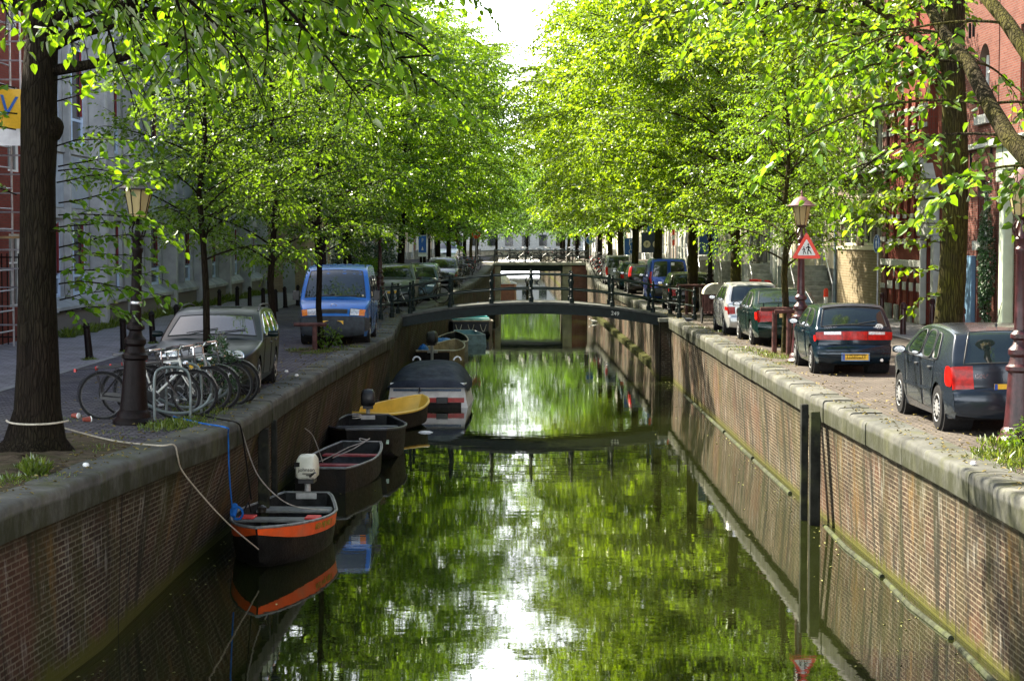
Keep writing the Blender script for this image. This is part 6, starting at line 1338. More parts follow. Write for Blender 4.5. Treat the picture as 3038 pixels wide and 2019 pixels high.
for x in (-.42, .42): MB().lathe([(.22, -.02), (.26, -.02), (.26, .02), (.22, .02)], (x, 0, .26), 18, 0, Matrix.Rotation(R(90), 3, 'Y')).build('wheel', m_black, t3)
for x, y, lab in ((2060, 925, 'silver tube hoop on the quay beside the black hatchback'), (2078, 925, 'second silver tube hoop beside the lamp post')):
    b = MB(); b.tube(catmull3([(0, 0, 0), (0, 0, .85), (.10, 0, 1.0), (.2, 0, .85), (.2, 0, 0)], 5), .03, 8); tag(b.build('steel_hoop', m_alu, loc=G(x, y)), lab, 'steel hoop')
# ---------------------------------------------------------------- buildings
m_win = M('window_glass', (.020, .026, .030), .06, 0, .5, .7, 0, .8)
m_curt = M('curtained_glass', (.22, .22, .20), .15, 0, .4, 1.3, 0, .7)
m_cream_f = M('cream_frame', (.62, .58, .44), .5, 0, .08, 5, 0); m_whitef = M('white_frame_paint', (.68, .70, .66), .5, 0, .08, 5, 0); m_bluef = M('pale_blue_frame', (.46, .60, .80), .5, 0, .1, 5, 0)
m_dred = M('dark_red_strip', (.16, .012, .018), .5, 0, .2, 5, 0)
class Facade:
    """front in a plane x = X looking at the canal (side -1 = left bank, +1 = right bank); u runs away from the viewer from y0"""
    def __init__(s, label, side, X, y0, y1, H, mat, cat='house', name='canal_house', depth=9, base=None, basemat=None, backmat=None, z0=0.0):
        s.side = side; s.X = X; s.y0 = y0; s.y1 = y1; s.H = H; s.mat = mat; s.root = thing(name, label, cat, (X, y0, 0)); s.op = []; s.base = base; s.basemat = basemat; s.depth = depth; s.z0 = z0
    def P(s, u, z, d=0): return (-s.side * d, u, z)
    def uvrect(s, b, u0, u1, z0, z1, d, mi): b.add([s.P(u0, z0, d), s.P(u1, z0, d), s.P(u1, z1, d), s.P(u0, z1, d)], [(0, 1, 2, 3)], mi, [(u0, z0), (u1, z0), (u1, z1), (u0, z1)])
    def rows(s, zs, cols):
        for z0, z1 in zs:
            for u0, u1 in cols: s.op.append((u0, u1, z0, z1))
        return s
    def wall(s, rd=.16, arch=()):
        L = s.y1 - s.y0; us = sorted(set([0, L] + [q for o in s.op for q in o[:2]])); zs = sorted(set([s.z0, s.H] + ([s.base] if s.base else []) + [q for o in s.op for q in o[2:4]]))
        b = MB()
        for i in range(len(us) - 1):
            for j in range(len(zs) - 1):
                uc, zc = (us[i] + us[i + 1]) / 2, (zs[j] + zs[j + 1]) / 2
                if any(o[0] < uc < o[1] and o[2] < zc < o[3] for o in s.op): continue
                s.uvrect(b, us[i], us[i + 1], zs[j], zs[j + 1], 0, 1 if (s.base and zc < s.base) else 0)
        for u0, u1, z0, z1 in s.op:
            for a, c_ in (((u0, z0), (u1, z0)), ((u1, z0), (u1, z1)), ((u1, z1), (u0, z1)), ((u0, z1), (u0, z0))): b.add([s.P(*a), s.P(*c_), s.P(*c_, -rd), s.P(*a, -rd)], [(0, 1, 2, 3)], 0, [(0, 0), (1, 0), (1, rd), (0, rd)])
            if (z0, z1) in arch:
                c_ = (u0 + u1) / 2; r = (u1 - u0) / 2; n = 8; zz = z1 - r
                for sg in (-1, 1):
                    pts = [(c_ + sg * r, z1)] + [(c_ + sg * r * math.cos(math.pi / 2 * k / n), zz + r * math.sin(math.pi / 2 * k / n)) for k in range(n + 1)]
                    b.add([s.P(p_[0], p_[1], .001) for p_ in pts] , [tuple(range(len(pts)))], 0, [p_ for p_ in pts]); b.add([s.P(*p_, .001) for p_ in pts[1:]] + [s.P(*p_, -rd) for p_ in reversed(pts[1:])], [(k, k + 1, 2 * n - k, 2 * n + 1 - k) for k in range(n)], 0)
        d = s.depth
        for u in (0, L): b.add([s.P(u, s.z0), s.P(u, s.H), s.P(u, s.H, -d), s.P(u, s.z0, -d)], [(0, 1, 2, 3)], 0, [(0, 0), (0, s.H), (d, s.H), (d, 0)])
        b.add([s.P(0, s.H), s.P(L, s.H), s.P(L, s.H, -d), s.P(0, s.H, -d)], [(0, 1, 2, 3)], 0)
        b.build('wall', [s.mat, s.basemat or s.mat], s.root, 0); return s
    def window(s, u0, u1, z0, z1, frame, glass=None, rd=.11, nx=1, nz=(.6,), fw=.055, strip=None, name='window'):
        b = MB(); w_, h = u1 - u0, z1 - z0
        def bar(ua, ub, za, zb, t_=.06): b.box(s.P((ua + ub) / 2, (za + zb) / 2, -rd + t_ / 2), (t_, ub - ua, zb - za))
        bar(u0, u0 + fw, z0, z1); bar(u1 - fw, u1, z0, z1); bar(u0 + fw, u1 - fw, z0, z0 + fw); bar(u0 + fw, u1 - fw, z1 - fw, z1)
        for k in range(1, nx + 1): u = u0 + w_ * k / (nx + 1); bar(u - fw * .45, u + fw * .45, z0 + fw, z1 - fw, .05)
        for f_ in nz: z = z0 + h * f_; bar(u0 + fw, u1 - fw, z - fw * .4, z + fw * .4, .045)
        o = b.build(name, frame, s.root, 0)
        g = MB(); g.add([s.P(u0, z0, -rd + .004), s.P(u1, z0, -rd + .004), s.P(u1, z1, -rd + .004), s.P(u0, z1, -rd + .004)], [(0, 1, 2, 3)]); g.build('pane', glass or m_win, o, 0)
        if strip: k_ = MB(); k_.box(s.P(u1 - .20, (z0 + h * .28 + z1) / 2, -rd + .05), (.05, .12, h * .66)); k_.build('red_strip', strip, o, 0)
        return o
    def box(s, name, u0, u1, z0, z1, d0, d1, m_, bev=0):
        b = MB(); b.box(s.P((u0 + u1) / 2, (z0 + z1) / 2, (d0 + d1) / 2), (abs(d1 - d0), u1 - u0, z1 - z0)); return b.build(name, m_, s.root, 0, bevel=bev)
def bm_(name, a, c_, mo, **k): return MATS.get(name) or brickmat(name, a, c_, mo, bmp=.35, var=.3, **k)
b_grey = bm_('grey_brick', (.105, .105, .110), (.155, .150, .150), (.19, .18, .17)); b_tan = bm_('tan_brick', (.30, .23, .14), (.37, .29, .19), (.20, .17, .13), bw=.24, bh=.085); b_brown = bm_('brown_brick', (.125, .095, .075), (.17, .13, .10), (.26, .24, .21), bw=.24, bh=.085)
b_olive = bm_('olive_brick', (.18, .145, .085), (.23, .185, .115), (.30, .27, .20), bw=.26, bh=.10)
b_red = bm_('red_brick', (.12, .036, .026), (.165, .060, .044), (.13, .10, .085)); b_dred = bm_('deep_red_brick', (.15, .030, .020), (.20, .048, .032), (.11, .06, .05))
# left: red building behind the scaffold, concrete building, tan brick corner
fA = Facade('dark red brick building behind the aluminium scaffold at the left edge', -1, -12.9, 26, 49.6, 13, b_dred, 'building', 'brick_building'); fA.rows([(.9, 2.8), (4.4, 6.6), (8, 10)], [(u, u + 1.2) for u in (1.5, 5, 8.5, 12, 15.5, 19, 21.6)]).wall()
for o in fA.op: fA.window(*o, m_whitef)
fB = Facade('pale concrete building with slanted window bays and tall blue-framed windows', -1, -12.75, 49.6, 93, 13.5, m_conc, 'building', 'concrete_building', base=.72, basemat=b_grey)
fins = [0, 6.6, 11.5, 18.2, 24.8, 31.2, 37.4, 43.4]; cols = []
for i in range(7):
    a, c_ = fins[i] + .35, fins[i + 1] - .30; w_ = (c_ - a - .55) / 2; cols += [(a + .1, a + .1 + w_), (c_ - .1 - w_, c_ - .1)]
m_cpan = stone('blue_grey_panel', (.30, .35, .40), .12, 1.2)
fB.rows([(1.02, 3.2), (5.4, 8.3), (10, 12.4)], cols).wall(.22)
for o in fB.op: fB.window(*o, m_bluef, m_win, .16, 1, (.26,), .10, m_dred if o[2] < 9 else None)
for i in range(7):
    a, c_ = fins[i], fins[i + 1]; sh = .30 if i % 2 == 0 else .12
    b = MB(); b.prism([(0, 1.02), (sh + .12, .78), (sh + .12, .66), (0, .62)], lambda d, z: fB.P(a + .18, z, d), lambda d, z: fB.P(c_ - .18, z, d)); b.build('sloped_sill', m_conc, fB.root, 20)
    b = MB(); uvb = b; 
    fB.box('base_projection', a + .18, c_ - .18, 0, .64, .002, sh, b_grey)
    for z0, z1 in ((3.25, 3.5), (5.1, 5.36), (8.35, 8.7)): fB.box('string_course', a + .2, c_ - .2, z0, z1, .002, .07, m_conc, .01)
    m = (cols[2 * i][1] + cols[2 * i + 1][0]) / 2; fB.box('mullion_pier', m - .10, m + .10, 1.0, 13, .002, .20, m_conc, .02)
    for (u0, u1) in cols[2 * i:2 * i + 2]: fB.box('spandrel_panel', u0, u1, 3.55, 5.05, .002, .03, m_cpan, .005)
for i, u in enumerate(fins): fB.box('concrete_fin', u - .18, u + .18, 0, 13.5, .003, .52, m_conc, .03)
fC = thing('brick_building', 'low tan brick corner building with grey metal doors beyond the concrete building', 'building', (0, 0, 0))
b = MB(); uvbox(b, -22, -10.4, 93.2, 106, 0, 8.5); b.build('wall', b_tan, fC, 0)
for x, w_, h, m_ in ((-12.6, .75, 1.9, m_sgrey), (-11.2, .6, 1.5, m_sgrey)): MB().box((x, 93.17, h / 2), (w_, .07, h)).build('door', M('grey_door', (.24, .27, .28), .5, 0, .15, 2), fC)
for y, w_, m_ in ((95, 1.1, (.22, .30, .30)), (97.5, 1.0, (.30, .34, .33)), (100.5, 1.2, (.18, .26, .25)), (103.5, 1.3, (.26, .28, .27))): MB().box((-10.38, y, 1.1), (.06, w_, 2.2)).build('door', M('door_%d' % int(y), m_, .5, 0, .12, 2), fC)
for x in (-12.9, -11.6): MB().box((x, 93.16, 5.2), (1.1, .06, 1.3)).build('window', m_win, fC)
MB().box((-16.2, 99.6, 8.6), (11.8, 13.0, .2)).build('roof_edge', m_stone, fC)
cl = [((.58, .55, .44), (.50, .47, .38)), ((.16, .07, .05), None), ((.62, .60, .52), None), ((.10, .09, .08), None), ((.36, .30, .22), None), ((.55, .52, .44), None), ((.20, .09, .06), None), ((.48, .50, .48), None)]
def row_house(label, side, X, y0, y1, H, k, z0=-.1):
    c_ = [(.60, .56, .44), (.20, .085, .06), (.64, .63, .56), (.11, .10, .095), (.40, .33, .24), (.56, .53, .45), (.24, .11, .075), (.50, .53, .51)][k % 8]
    mt = b_red if k % 8 == 1 else b_brown if k % 8 == 6 else M('plaster_%d' % (k % 8), c_, .75, 0, .12, 1.0, .2)
    f_ = Facade(label, side, X, y0, y1, H, mt, z0=z0); L = y1 - y0; n = 3; w_ = L / n; cs = [(i * w_ + w_ * .22, (i + 1) * w_ - w_ * .20) for i in range(n)]
    zs = [(.7, 1.5) if k % 2 else (.9, 2.9), (2.3, 4.5) if k % 2 else (3.7, 5.6), (5.3, 7.3) if k % 2 else (6.4, 8.2), (8.1, 9.7) if k % 2 else (8.9, 10.3)]
    f_.rows([z for z in zs if z[1] < H - .5], cs); dr = cs[k % 3]
    f_.op = [o for o in f_.op if not (o[:2] == dr and o[2] < 3)] + ([(dr[0], dr[1], .05, 2.15)] if not k % 2 else [(dr[0], dr[1], 1.5, 3.9)])
    f_.op = [o for i, o in enumerate(f_.op) if not (k % 2 and o[:2] == dr and o[2] == 2.3)]
    f_.wall(); fr = (m_whitef, m_cream_f)[k % 2]
    for o in f_.op:
        if o[2] in (.05, 1.5) and o[:2] == dr: f_.window(*o, fr, M('door_green', (.015, .045, .035), .4), .12, 0, (.75,), .09, None, 'door')
        else: f_.window(*o, fr, m_win if (k + int(o[2])) % 3 else m_curt, .10, 1, (.55,), .07)
    f_.box('cornice', 0.02, L - .02, H - .45, H, .003, .32, fr, .04); f_.box('plinth', .02, L - .02, 0, .5, .003, .06, m_stone, .01)
    for u0, u1, a, c2 in f_.op: f_.box('sill', u0 - .06, u1 + .06, a - .10, a - .01, .003, .09, m_stone)
    f_.box('downpipe', L - .12, L - .02, .5, H - .5, .003, .11, m_sgrey)
    if k % 2:
        b = MB(); u = (dr[0] + dr[1]) / 2
        for i in range(7): b.box(f_.P(dr[0] - 1.9 + .27 * i + .14, (i + 1) * .10, .62), (1.15, .28, .20 * (i + 1)))
        b.box(f_.P(u, .72, .62), (1.15, dr[1] - dr[0] + .1, 1.44)); b.build('stoop', stone('stoop_stone', (.26, .27, .25), .3, 3), f_.root, 0)
        b = MB()
        for d in (1.16,): b.tube([f_.P(dr[0] - 1.9, .95, d), f_.P(dr[0], 2.35, d), f_.P(dr[1], 2.35, d)], .025, 6); b.tube([f_.P(dr[0] - 1.9, 0, d), f_.P(dr[0] - 1.9, .95, d)], .02, 6); b.tube([f_.P(dr[0], 1.4, d), f_.P(dr[0], 2.35, d)], .02, 6); b.tube([f_.P(dr[1], 1.4, d), f_.P(dr[1], 2.35, d)], .02, 6)
        b.build('stair_rail', m_alu, f_.root)
    return f_
ks = ['cream', 'red brick', 'white', 'dark', 'ochre', 'pale grey-yellow', 'brown brick', 'pale blue-white']
y = 106.2; i = 0
while y < 300:
    w_ = 6.2 + (i * 37 % 5) * .4; k = [5, 0, 3, 4, 2, 1, 7, 6][i % 8]; row_house('%s canal house, %s along the left row after the tan corner building' % (ks[k], (words + ['twelfth', 'thirteenth', 'fourteenth', 'fifteenth', 'sixteenth', 'seventeenth', 'eighteenth', 'nineteenth', 'twentieth', 'twenty-first', 'twenty-second', 'twenty-third', 'twenty-fourth', 'twenty-fifth', 'twenty-sixth', 'twenty-seventh', 'twenty-eighth'])[i]), -1, -10.6 if i > 1 else -10.8, y, y + w_ - .05, 11 + (i * 13 % 4), k); y += w_; i += 1
y = 84.2; i = 0
while y < 300:
    w_ = 6.4 + (i * 29 % 5) * .4; k = [2, 3, 5, 0, 1, 7, 4, 2, 6, 5][i % 10]; row_house('%s canal house, %s of the right row counted beyond the stone steps' % (ks[k], (words + ['twelfth', 'thirteenth', 'fourteenth', 'fifteenth', 'sixteenth', 'seventeenth', 'eighteenth', 'nineteenth', 'twentieth', 'twenty-first', 'twenty-second', 'twenty-third', 'twenty-fourth', 'twenty-fifth', 'twenty-sixth', 'twenty-seventh', 'twenty-eighth', 'twenty-ninth', 'thirtieth', 'thirty-first', 'thirty-second'])[i]), 1, 12.7, y, y + w_ - .05, 12 + (i * 17 % 4), k); y += w_; i += 1
# right: house with the stone steps
f4 = Facade('beige house with stone steps and steel handrails behind the warning sign', 1, 12.72, 72.6, 84.1, 12.5, M('beige_render', (.46, .41, .31), .75, 0, .12, 1, .2), base=1.5, basemat=b_grey)
f4.op = [(3.0, 4.3, 1.55, 3.9)]; f4.rows([(2.2, 4.3), (5.6, 7.6), (8.6, 10.2)], [(5.2, 6.3), (7.0, 8.1), (9.2, 10.6)]); f4.rows([(5.6, 7.6), (8.6, 10.2)], [(.6, 1.8), (3.0, 4.3)]); f4.wall()
for o in f4.op: f4.window(*o, m_cream_f, m_win if o[2] > 1.6 else M('door_green', (0, 0, 0)), .12, 1, (.6,), .08, None, 'window' if o[2] > 1.6 else 'door')
b = MB()
for i in range(8): b.box(f4.P(.35 + .30 * i + .15, .10 * (i + 1), .85), (1.65, .30, .20 * (i + 1) - .0))
b.box(f4.P(3.65, .775, .85), (1.65, 1.8, 1.55)); b.build('stone_steps', stone('stoop_stone', (0, 0, 0)), f4.root, 0)
b = MB()
for d in (.12, 1.62): b.tube([f4.P(.3, .9, d), f4.P(2.8, 2.5, d), f4.P(4.5, 2.5, d)], .028, 6); b.tube([f4.P(.3, 0.1, d), f4.P(.3, .9, d)], .024, 6); b.tube([f4.P(2.8, 1.5, d), f4.P(2.8, 2.5, d)], .024, 6); b.tube([f4.P(4.5, 1.5, d), f4.P(4.5, 2.5, d)], .024, 6)
b.build('stair_rail', m_alu, f4.root); f4.box('cornice', 0, 11.5, 12.0, 12.5, .003, .35, m_cream_f, .04)
b = MB(); b.tube([f4.P(.1, .1, .06), f4.P(.1, 12, .06)], .055, 8); b.build('downpipe', M('blue_pipe', (.14, .20, .24), .5), f4.root)
# brown brick modern building
f3 = Facade('modern brown brick building with wide cream-framed windows left of the striped building', 1, 12.72, 63.4, 72.5, 13, b_brown, 'building', 'brick_building', base=2.25, basemat=b_olive)
f3.rows([(2.42, 4.0), (5.2, 6.95), (8.6, 10.3)], [(.35, 1.75), (2.0, 4.2), (5.2, 8.4)]).wall(.2)
for o in f3.op: f3.window(*o, m_cream_f, m_win, .16, 1, (), .10)
for z in (2.27, 4.02, 6.98, 8.4): f3.box('concrete_band', .05, 9.05, z, z + (.14 if z < 3 else .26), .003, .06, m_cream_f, .01)
b = MB(); [b.tube([f3.P(0.1, z, .35), f3.P(9, z, .35)], .02, 6) for z in (5.35, 5.6, 5.85)]; [b.tube([f3.P(u, 5.1, .35), f3.P(u, 5.9, .35)], .018, 6) for u in np.linspace(.1, 9, 7)]; b.box(f3.P(4.55, 5.08, .2), (.40, 9.0, .10)); b.build('balcony_rail', m_whitef, f3.root)
# striped neo-renaissance building
f2 = Facade('deep red brick building with white stone bands and arched niches', 1, 12.70, 54.6, 63.35, 14, b_dred, 'building', 'striped_building')
nc = [(3.55 + 1.05 * k, 4.10 + 1.05 * k) for k in range(4)]
f2.rows([(.12, 1.42), (2.66, 4.32), (5.7, 7.4), (9, 10.6)], nc); f2.op += [(.9, 2.2, .05, 2.4), (.9, 2.2, 5.6, 7.4), (.9, 2.2, 9, 10.8)]; f2.wall(.42, arch=((.12, 1.42), (2.66, 4.32), (5.7, 7.4)))
for o in f2.op: f2.window(*o, m_whitef if o[2] > .1 and o[0] < 3 else m_ink, m_win, .38, 0 if o[0] > 3 else 1, (.5,), .05, None, 'window' if o[2] > .06 else 'door')
m_wst = stone('white_stone', (.36, .37, .34), .15, 2)
piers = [(2.35, nc[0][0])] + [(nc[k][1], nc[k + 1][0]) for k in range(3)] + [(nc[3][1], 8.70)]
for a, c_ in piers:
    for z, h in ((1.02, .26), (3.33, .14), (4.08, .13), (2.58, .10), (6.1, .14), (6.7, .14)): f2.box('stone_band', a + .003, c_ - .003, z, z + h, .003, .03, m_wst)
    f2.box('pier_base', a + .02 if c_ - a < .6 else a + .02, c_ - .02, .0, .52, .003, .10, m_stone, .03)
for z, h, d in ((1.78, .22, .16), (2.50, .07, .10), (4.95, .22, .22), (7.9, .2, .2)): f2.box('cornice', 2.35, 8.70, z, z + h, .003, d, m_wst, .03)
f2.box('corner_pilaster', 8.05, 8.70, .55, 14, .035, .10, b_dred)
for z in (1.02, 2.58, 3.33, 4.08, 6.1): f2.box('stone_band', 8.03, 8.72, z, z + .16, .10, .13, m_wst)
b = MB(); b.prism([(.5, 3.9), (2.6, 3.9), (1.55, 4.95)], lambda u, z: f2.P(u, z, .003), lambda u, z: f2.P(u, z, .30)); b.build('pediment', m_wst, f2.root, 0); f2.box('door_entablature', .55, 2.55, 2.75, 3.85, .003, .26, m_wst, .04); f2.box('door_jamb', .45, .85, .05, 2.75, .003, .2, m_wst, .02); f2.box('door_jamb', 2.22, 2.33, .05, 2.75, .003, .2, m_wst, .02)
for k in range(4): u = (nc[k][0] + nc[k][1]) / 2; f2.box('key_stone', u - .045, u + .045, 1.44, 1.74, .003, .04, m_wst)
# plain red house with arched window and blue door
f1 = Facade('orange-red brick house with tall arched window and flat blue panel', 1, 12.70, 48.7, 54.55, 14, b_red, 'house', 'canal_house')
f1.op = [(.9, 2.0, 2.62, 4.35), (3.6, 4.6, 2.62, 4.35), (.9, 2.0, 6.0, 7.9), (3.6, 4.6, 6.0, 7.9), (.9, 2.0, 9.4, 11), (3.6, 4.6, 9.4, 11), (.9, 1.9, .1, 2.2)]; f1.wall(.30, arch=((2.62, 4.35), (6.0, 7.9)))
for o in f1.op: f1.window(*o, m_whitef, m_win, .24, 1, (.62,), .08, None, 'window' if o[2] > 1 else 'door')
for o in f1.op[:6]: f1.box('sill', o[0] - .08, o[1] + .08, o[2] - .26, o[2] - .01, .003, .12, m_wst, .01)
f1.box('blue_panel', 2.1, 3.3, .15, 2.2, .003, .12, M('blue_grey_panel_paint', (.10, .19, .28), .5, 0, .1, 2), .01)
f1.box('cornice', 0, 5.85, 5.1, 5.25, .003, .12, m_wst, .02)
for u, z in ((2.7, 4.6), (3.1, 4.6), (.5, 4.7), (2.6, 8.2), (3.0, 8.2), (5.0, 4.7)): f1.box('wall_anchor', u - .02, u + .02, z, z + .42, .003, .06, m_ink)
# white-green portal house at the right edge
f0 = Facade('house with tall pale green columned portal at the right picture edge', 1, 12.70, 40, 48.6, 14, b_red, 'house', 'canal_house')
m_pg = M('pale_green_paint', (.34, .40, .31), .5, 0, .08, 3, .05)
f0.op = [(5.6, 6.6, .1, 3.7), (5.6, 6.6, 6, 8), (1, 2.4, 2.4, 4.4), (3.2, 4.4, 2.4, 4.4), (1, 2.4, 6, 8), (3.2, 4.4, 6, 8)]; f0.wall(.35)
for o in f0.op: f0.window(*o, m_pg, m_win, .26, 0 if o[2] < 1 else 1, (.75,), .08, None, 'window' if o[2] > 1 else 'door')
for a in (4.9, 6.9): 
    f0.box('portal_column', a, a + .42, .45, 4.1, .003, .30, m_pg, .04); f0.box('column_base', a - .06, a + .48, 0, .45, .003, .36, m_pg, .02); f0.box('column_capital', a - .08, a + .50, 4.1, 4.4, .003, .38, m_pg, .04)
f0.box('portal_lintel', 4.7, 7.5, 4.4, 5.0, .003, .36, m_pg, .04); f0.box('portal_cornice', 4.55, 7.65, 5.0, 5.2, .003, .52, m_pg, .05); f0.box('sill', .8, 2.6, 2.2, 2.38, .003, .12, m_wst)
f9 = Facade('brick houses behind the viewer side of the portal', 1, 12.75, 5, 39.9, 13, b_red, 'house', 'canal_house'); f9.rows([(2.2, 4.2), (5.6, 7.6)], [(u, u + 1.3) for u in np.arange(2, 33, 3.2)]).wall()
for o in f9.op: f9.window(*o, m_whitef)
f9.root['label'] = 'long red brick house row on the right bank outside the picture edge'
# closing block
fe = thing('apartment_building', 'hazy pale building closing the canal view beyond the far trees', 'building', (0, 318, 0))
b = MB(); uvbox(b, -18, 20, 0, 10, 0, 14); b.build('wall', M('pale_far_wall', (.45, .47, .48), .8), fe, 0)
for i in range(12):
    for z in (1.6, 5, 8.5): MB().box((-15 + 2.9 * i, -.03, z + .9), (1.3, .08, 1.9)).build('window', m_win, fe)
b = MB(); b.box((1, 312, 0.2), (50, 6, 1.2)); tag(b.build('quay_end', stone('end_stone', (.3, .3, .27))), 'low stone quay end closing the water far off', 'quay wall')

# scaffold and banner
scf = thing('scaffold_tower', 'aluminium scaffold tower standing at the left picture edge', 'scaffold', (-12.35, 44.5, 0))
b = MB()
for x in (0, .62, -1.2):
    for y in (0, 1.4): b.tube([(x, y, 0), (x, y, 9)], .028, 6)
    for z in np.arange(.4, 8.8, .5): b.tube([(x, 0, z), (x, 1.4, z)], .02, 5)
b.build('upright_frame', m_alu, scf)
for z in np.arange(.6, 8.8, .45): MB().tube([(0.0, -.02, z), (.62, -.02, z)], .020, 5).build('rung', m_alu, scf)
b = MB()
for z in (.9, 2.9, 4.9, 6.9): b.tube([(-1.2, 0, z), (.0, 0, z + 1.0)], .02, 5); b.tube([(-1.2, 0, z), (0, 0, z)], .02, 5)
b.build('brace', m_alu, scf)
b = MB(); [b.box((-.3, .7, z), (1.8, 1.3, .06)) for z in (2.7, 5.4)]; b.build('platform', M('plywood', (.30, .20, .10), .7), scf)
bn = thing('banner', 'yellow and blue builder banner with white lower part tied to the scaffold', 'banner', (-12.10, 44.2, 4.95))
MB().grid([[(x, .03 * math.sin(5 * x + z * 3), z) for x in np.linspace(-.42, .46, 9)] for z in np.linspace(.32, 1.25, 7)]).build('yellow_sheet', m_plate, bn, 60)
MB().grid([[(x, .03 * math.sin(5 * x + z * 3), z) for x in np.linspace(-.30, .42, 9)] for z in np.linspace(-.08, .32, 5)]).build('white_sheet', m_white, bn, 60)
text('V', .72, m_sblue, bn, (.16, -.06, .82), (R(90), R(8), 0), 'banner_letter', .004)
b = MB()
for x in np.arange(-14.5, -11.95, .14): b.tube([(x, 0, 0), (x, 0, 2.3)], .018, 5)
b.tube([(-14.5, 0, 2.2), (-11.95, 0, 2.2)], .02, 5); b.tube([(-14.5, 0, .2), (-11.95, 0, .2)], .02, 5); tag(b.build('railing', m_ink, loc=(0, 46.6, 0)), 'black iron railing behind the scaffold at the left edge', 'railing')

# ---------------------------------------------------------------- greenery on the ground
def tufts(name, label, spots, n, h, mat=m_grass, seed=1, asp=.10, kind='stuff', cat='grass'):
    rs = np.random.RandomState(seed); P, Dd, N, S = [], [], [], []
    for (x, y, r, k, hh) in spots:
        m_ = int(n * k); a = rs.uniform(0, 6.28, m_); q = r * np.sqrt(rs.uniform(0, 1, m_)); px = x + q * np.cos(a); py = y + q * np.sin(a) * 1.6
        P.append(np.stack([px, py, np.full(m_, .005)], 1)); d = np.stack([rs.normal(0, .55, m_), rs.normal(0, .55, m_), np.ones(m_)], 1); Dd.append(d)
        N.append(np.stack([rs.normal(0, 1, m_), rs.normal(0, 1, m_), rs.normal(0, .2, m_)], 1)); S.append(h * hh * rs.uniform(.35, 1.1, m_) * (1 - .5 * q / r))
    o = link_mesh(name, leaves_mesh(name, np.concatenate(P), np.concatenate(Dd), np.concatenate(N), np.concatenate(S), mat, asp)); return tag(o, label, cat, None, kind)
sp = []
rs = np.random.RandomState(4)
for x, y, r, k, hh in ((95, 1395, .16, 1.6, 1.7), (110, 1410, .12, 1.2, 2.2), (20, 1430, .3, 1, 1.0), (150, 1420, .3, .8, .7), (40, 1400, .3, .6, .6), (180, 1330, .5, .5, .7), (250, 1350, .5, .4, .6), (300, 1330, .3, .3, .6), (490, 1270, .4, 1.6, 1.3), (530, 1262, .4, 1.6, 1.2), (570, 1250, .4, 1.5, 1), (620, 1225, .4, 1.4, 1), (660, 1205, .4, 1.3, 1.0), (700, 1185, .3, 1.2, .9), (735, 1165, .3, .9, .8), (560, 1215, .4, 1, 1.2), (640, 1190, .4, 1, 1.2), (880, 1040, .3, .8, .9), (950, 1045, .3, .9, .8), (1000, 1040, .35, 1, .9), (1050, 1032, .3, .9, .8), (920, 1050, .3, .8, .7), (268, 1068, .2, .6, .8), (455, 1020, .2, .6, .8), (370, 1045, .2, .5, .7), (205, 1247, .3, .4, .5), (330, 1285, .25, .3, .5), (370, 1300, .2, .3, .4)):
    g_ = G(x, y); sp.append((g_.x, g_.y, r, k, hh))
for i in range(110):                                            # strip of weeds at the foot of the concrete building
    yy = 50 + i * .40; sp.append((-12.25 + rs.uniform(-.1, .25), yy, .22, rs.uniform(.3, 1.1), rs.uniform(1.2, 3.2)))
tufts('grass', 'tufts of yellow-green grass and weeds on the left quay', sp, 150, .13)
sp = []
for x, y, r, k, hh in ((3010, 1355, .5, 1.6, 1.6), (3040, 1330, .4, 1.4, 2.0), (2990, 1320, .4, 1, 1.4), (2960, 1365, .4, 1.2, 1.2), (3030, 1390, .4, 1.4, 1.2), (2240, 1045, .5, 1.4, .8), (2290, 1055, .5, 1.6, .8), (2330, 1062, .5, 1.6, .8), (2370, 1065, .4, 1, .7), (2210, 1035, .4, 1, .8), (2330, 1080, .3, 1, .6), (2080, 975, .4, .8, .8), (2140, 985, .4, .8, .8), (2680, 955, .4, 1, .8), (2740, 962, .4, 1, .8), (1900, 890, .5, .8, .8)):
    g_ = G(x, y); sp.append((g_.x, g_.y, r, k, hh))
tufts('grass', 'patches of grass and weeds around the right quay trees', sp, 150, .13, seed=2)
def bush(label, c, r, n, leaf, mat, seed, name='shrub', flat=1.0, cat='shrub'):
    rs = np.random.RandomState(seed); d = rs.normal(0, 1, (n, 3)); d /= np.linalg.norm(d, axis=1)[:, None]; q = rs.uniform(.45, 1.05, n) ** .6
    nz = 1 + .28 * np.sin(5 * d[:, 0] + seed) * np.cos(4 * d[:, 2]) + rs.normal(0, .06, n)
    P = d * (q * nz)[:, None] * np.array(r); P[:, 2] = np.abs(P[:, 2] + r[2]) ; root = thing(name, label, cat, c)
    b = MB()
    for k in range(9): a = k * .7; b.tube([(0, 0, 0), (r[0] * .3 * math.cos(a), r[1] * .3 * math.sin(a), r[2] * .8), (r[0] * .7 * math.cos(a), r[1] * .7 * math.sin(a), r[2] * 1.4)], [.015, .01, .004], 4)
    b.build('stem', m_barkL, root, 60); N = d * .6 + rs.normal(0, .6, (n, 3)); N[:, 2] += .7; Dd = d + rs.normal(0, .6, (n, 3)); Dd[:, 2] -= .3
    link_mesh('leaves', leaves_mesh('leaves', P, Dd, N, leaf * rs.uniform(.6, 1.2, n), mat), root); return root
bush('leafy weed growing through the furthest bicycle of the rack', (-4.70, 29.7, 0), (.33, .35, .52), 1100, .075, m_ivy, 5, 'weed', cat='weed')
bush('low leafy shoot at the foot of the young tree before the blue van', (-4.40, 44.6, .02), (.34, .28, .26), 170, .09, m_leafY, 6, 'weed', cat='weed')
bush('dark green tall shrub beside the cream houses on the left pavement', (-8.6, 101.5, 0), (1.0, 1.2, 1.6), 4500, .12, m_ivy, 7)
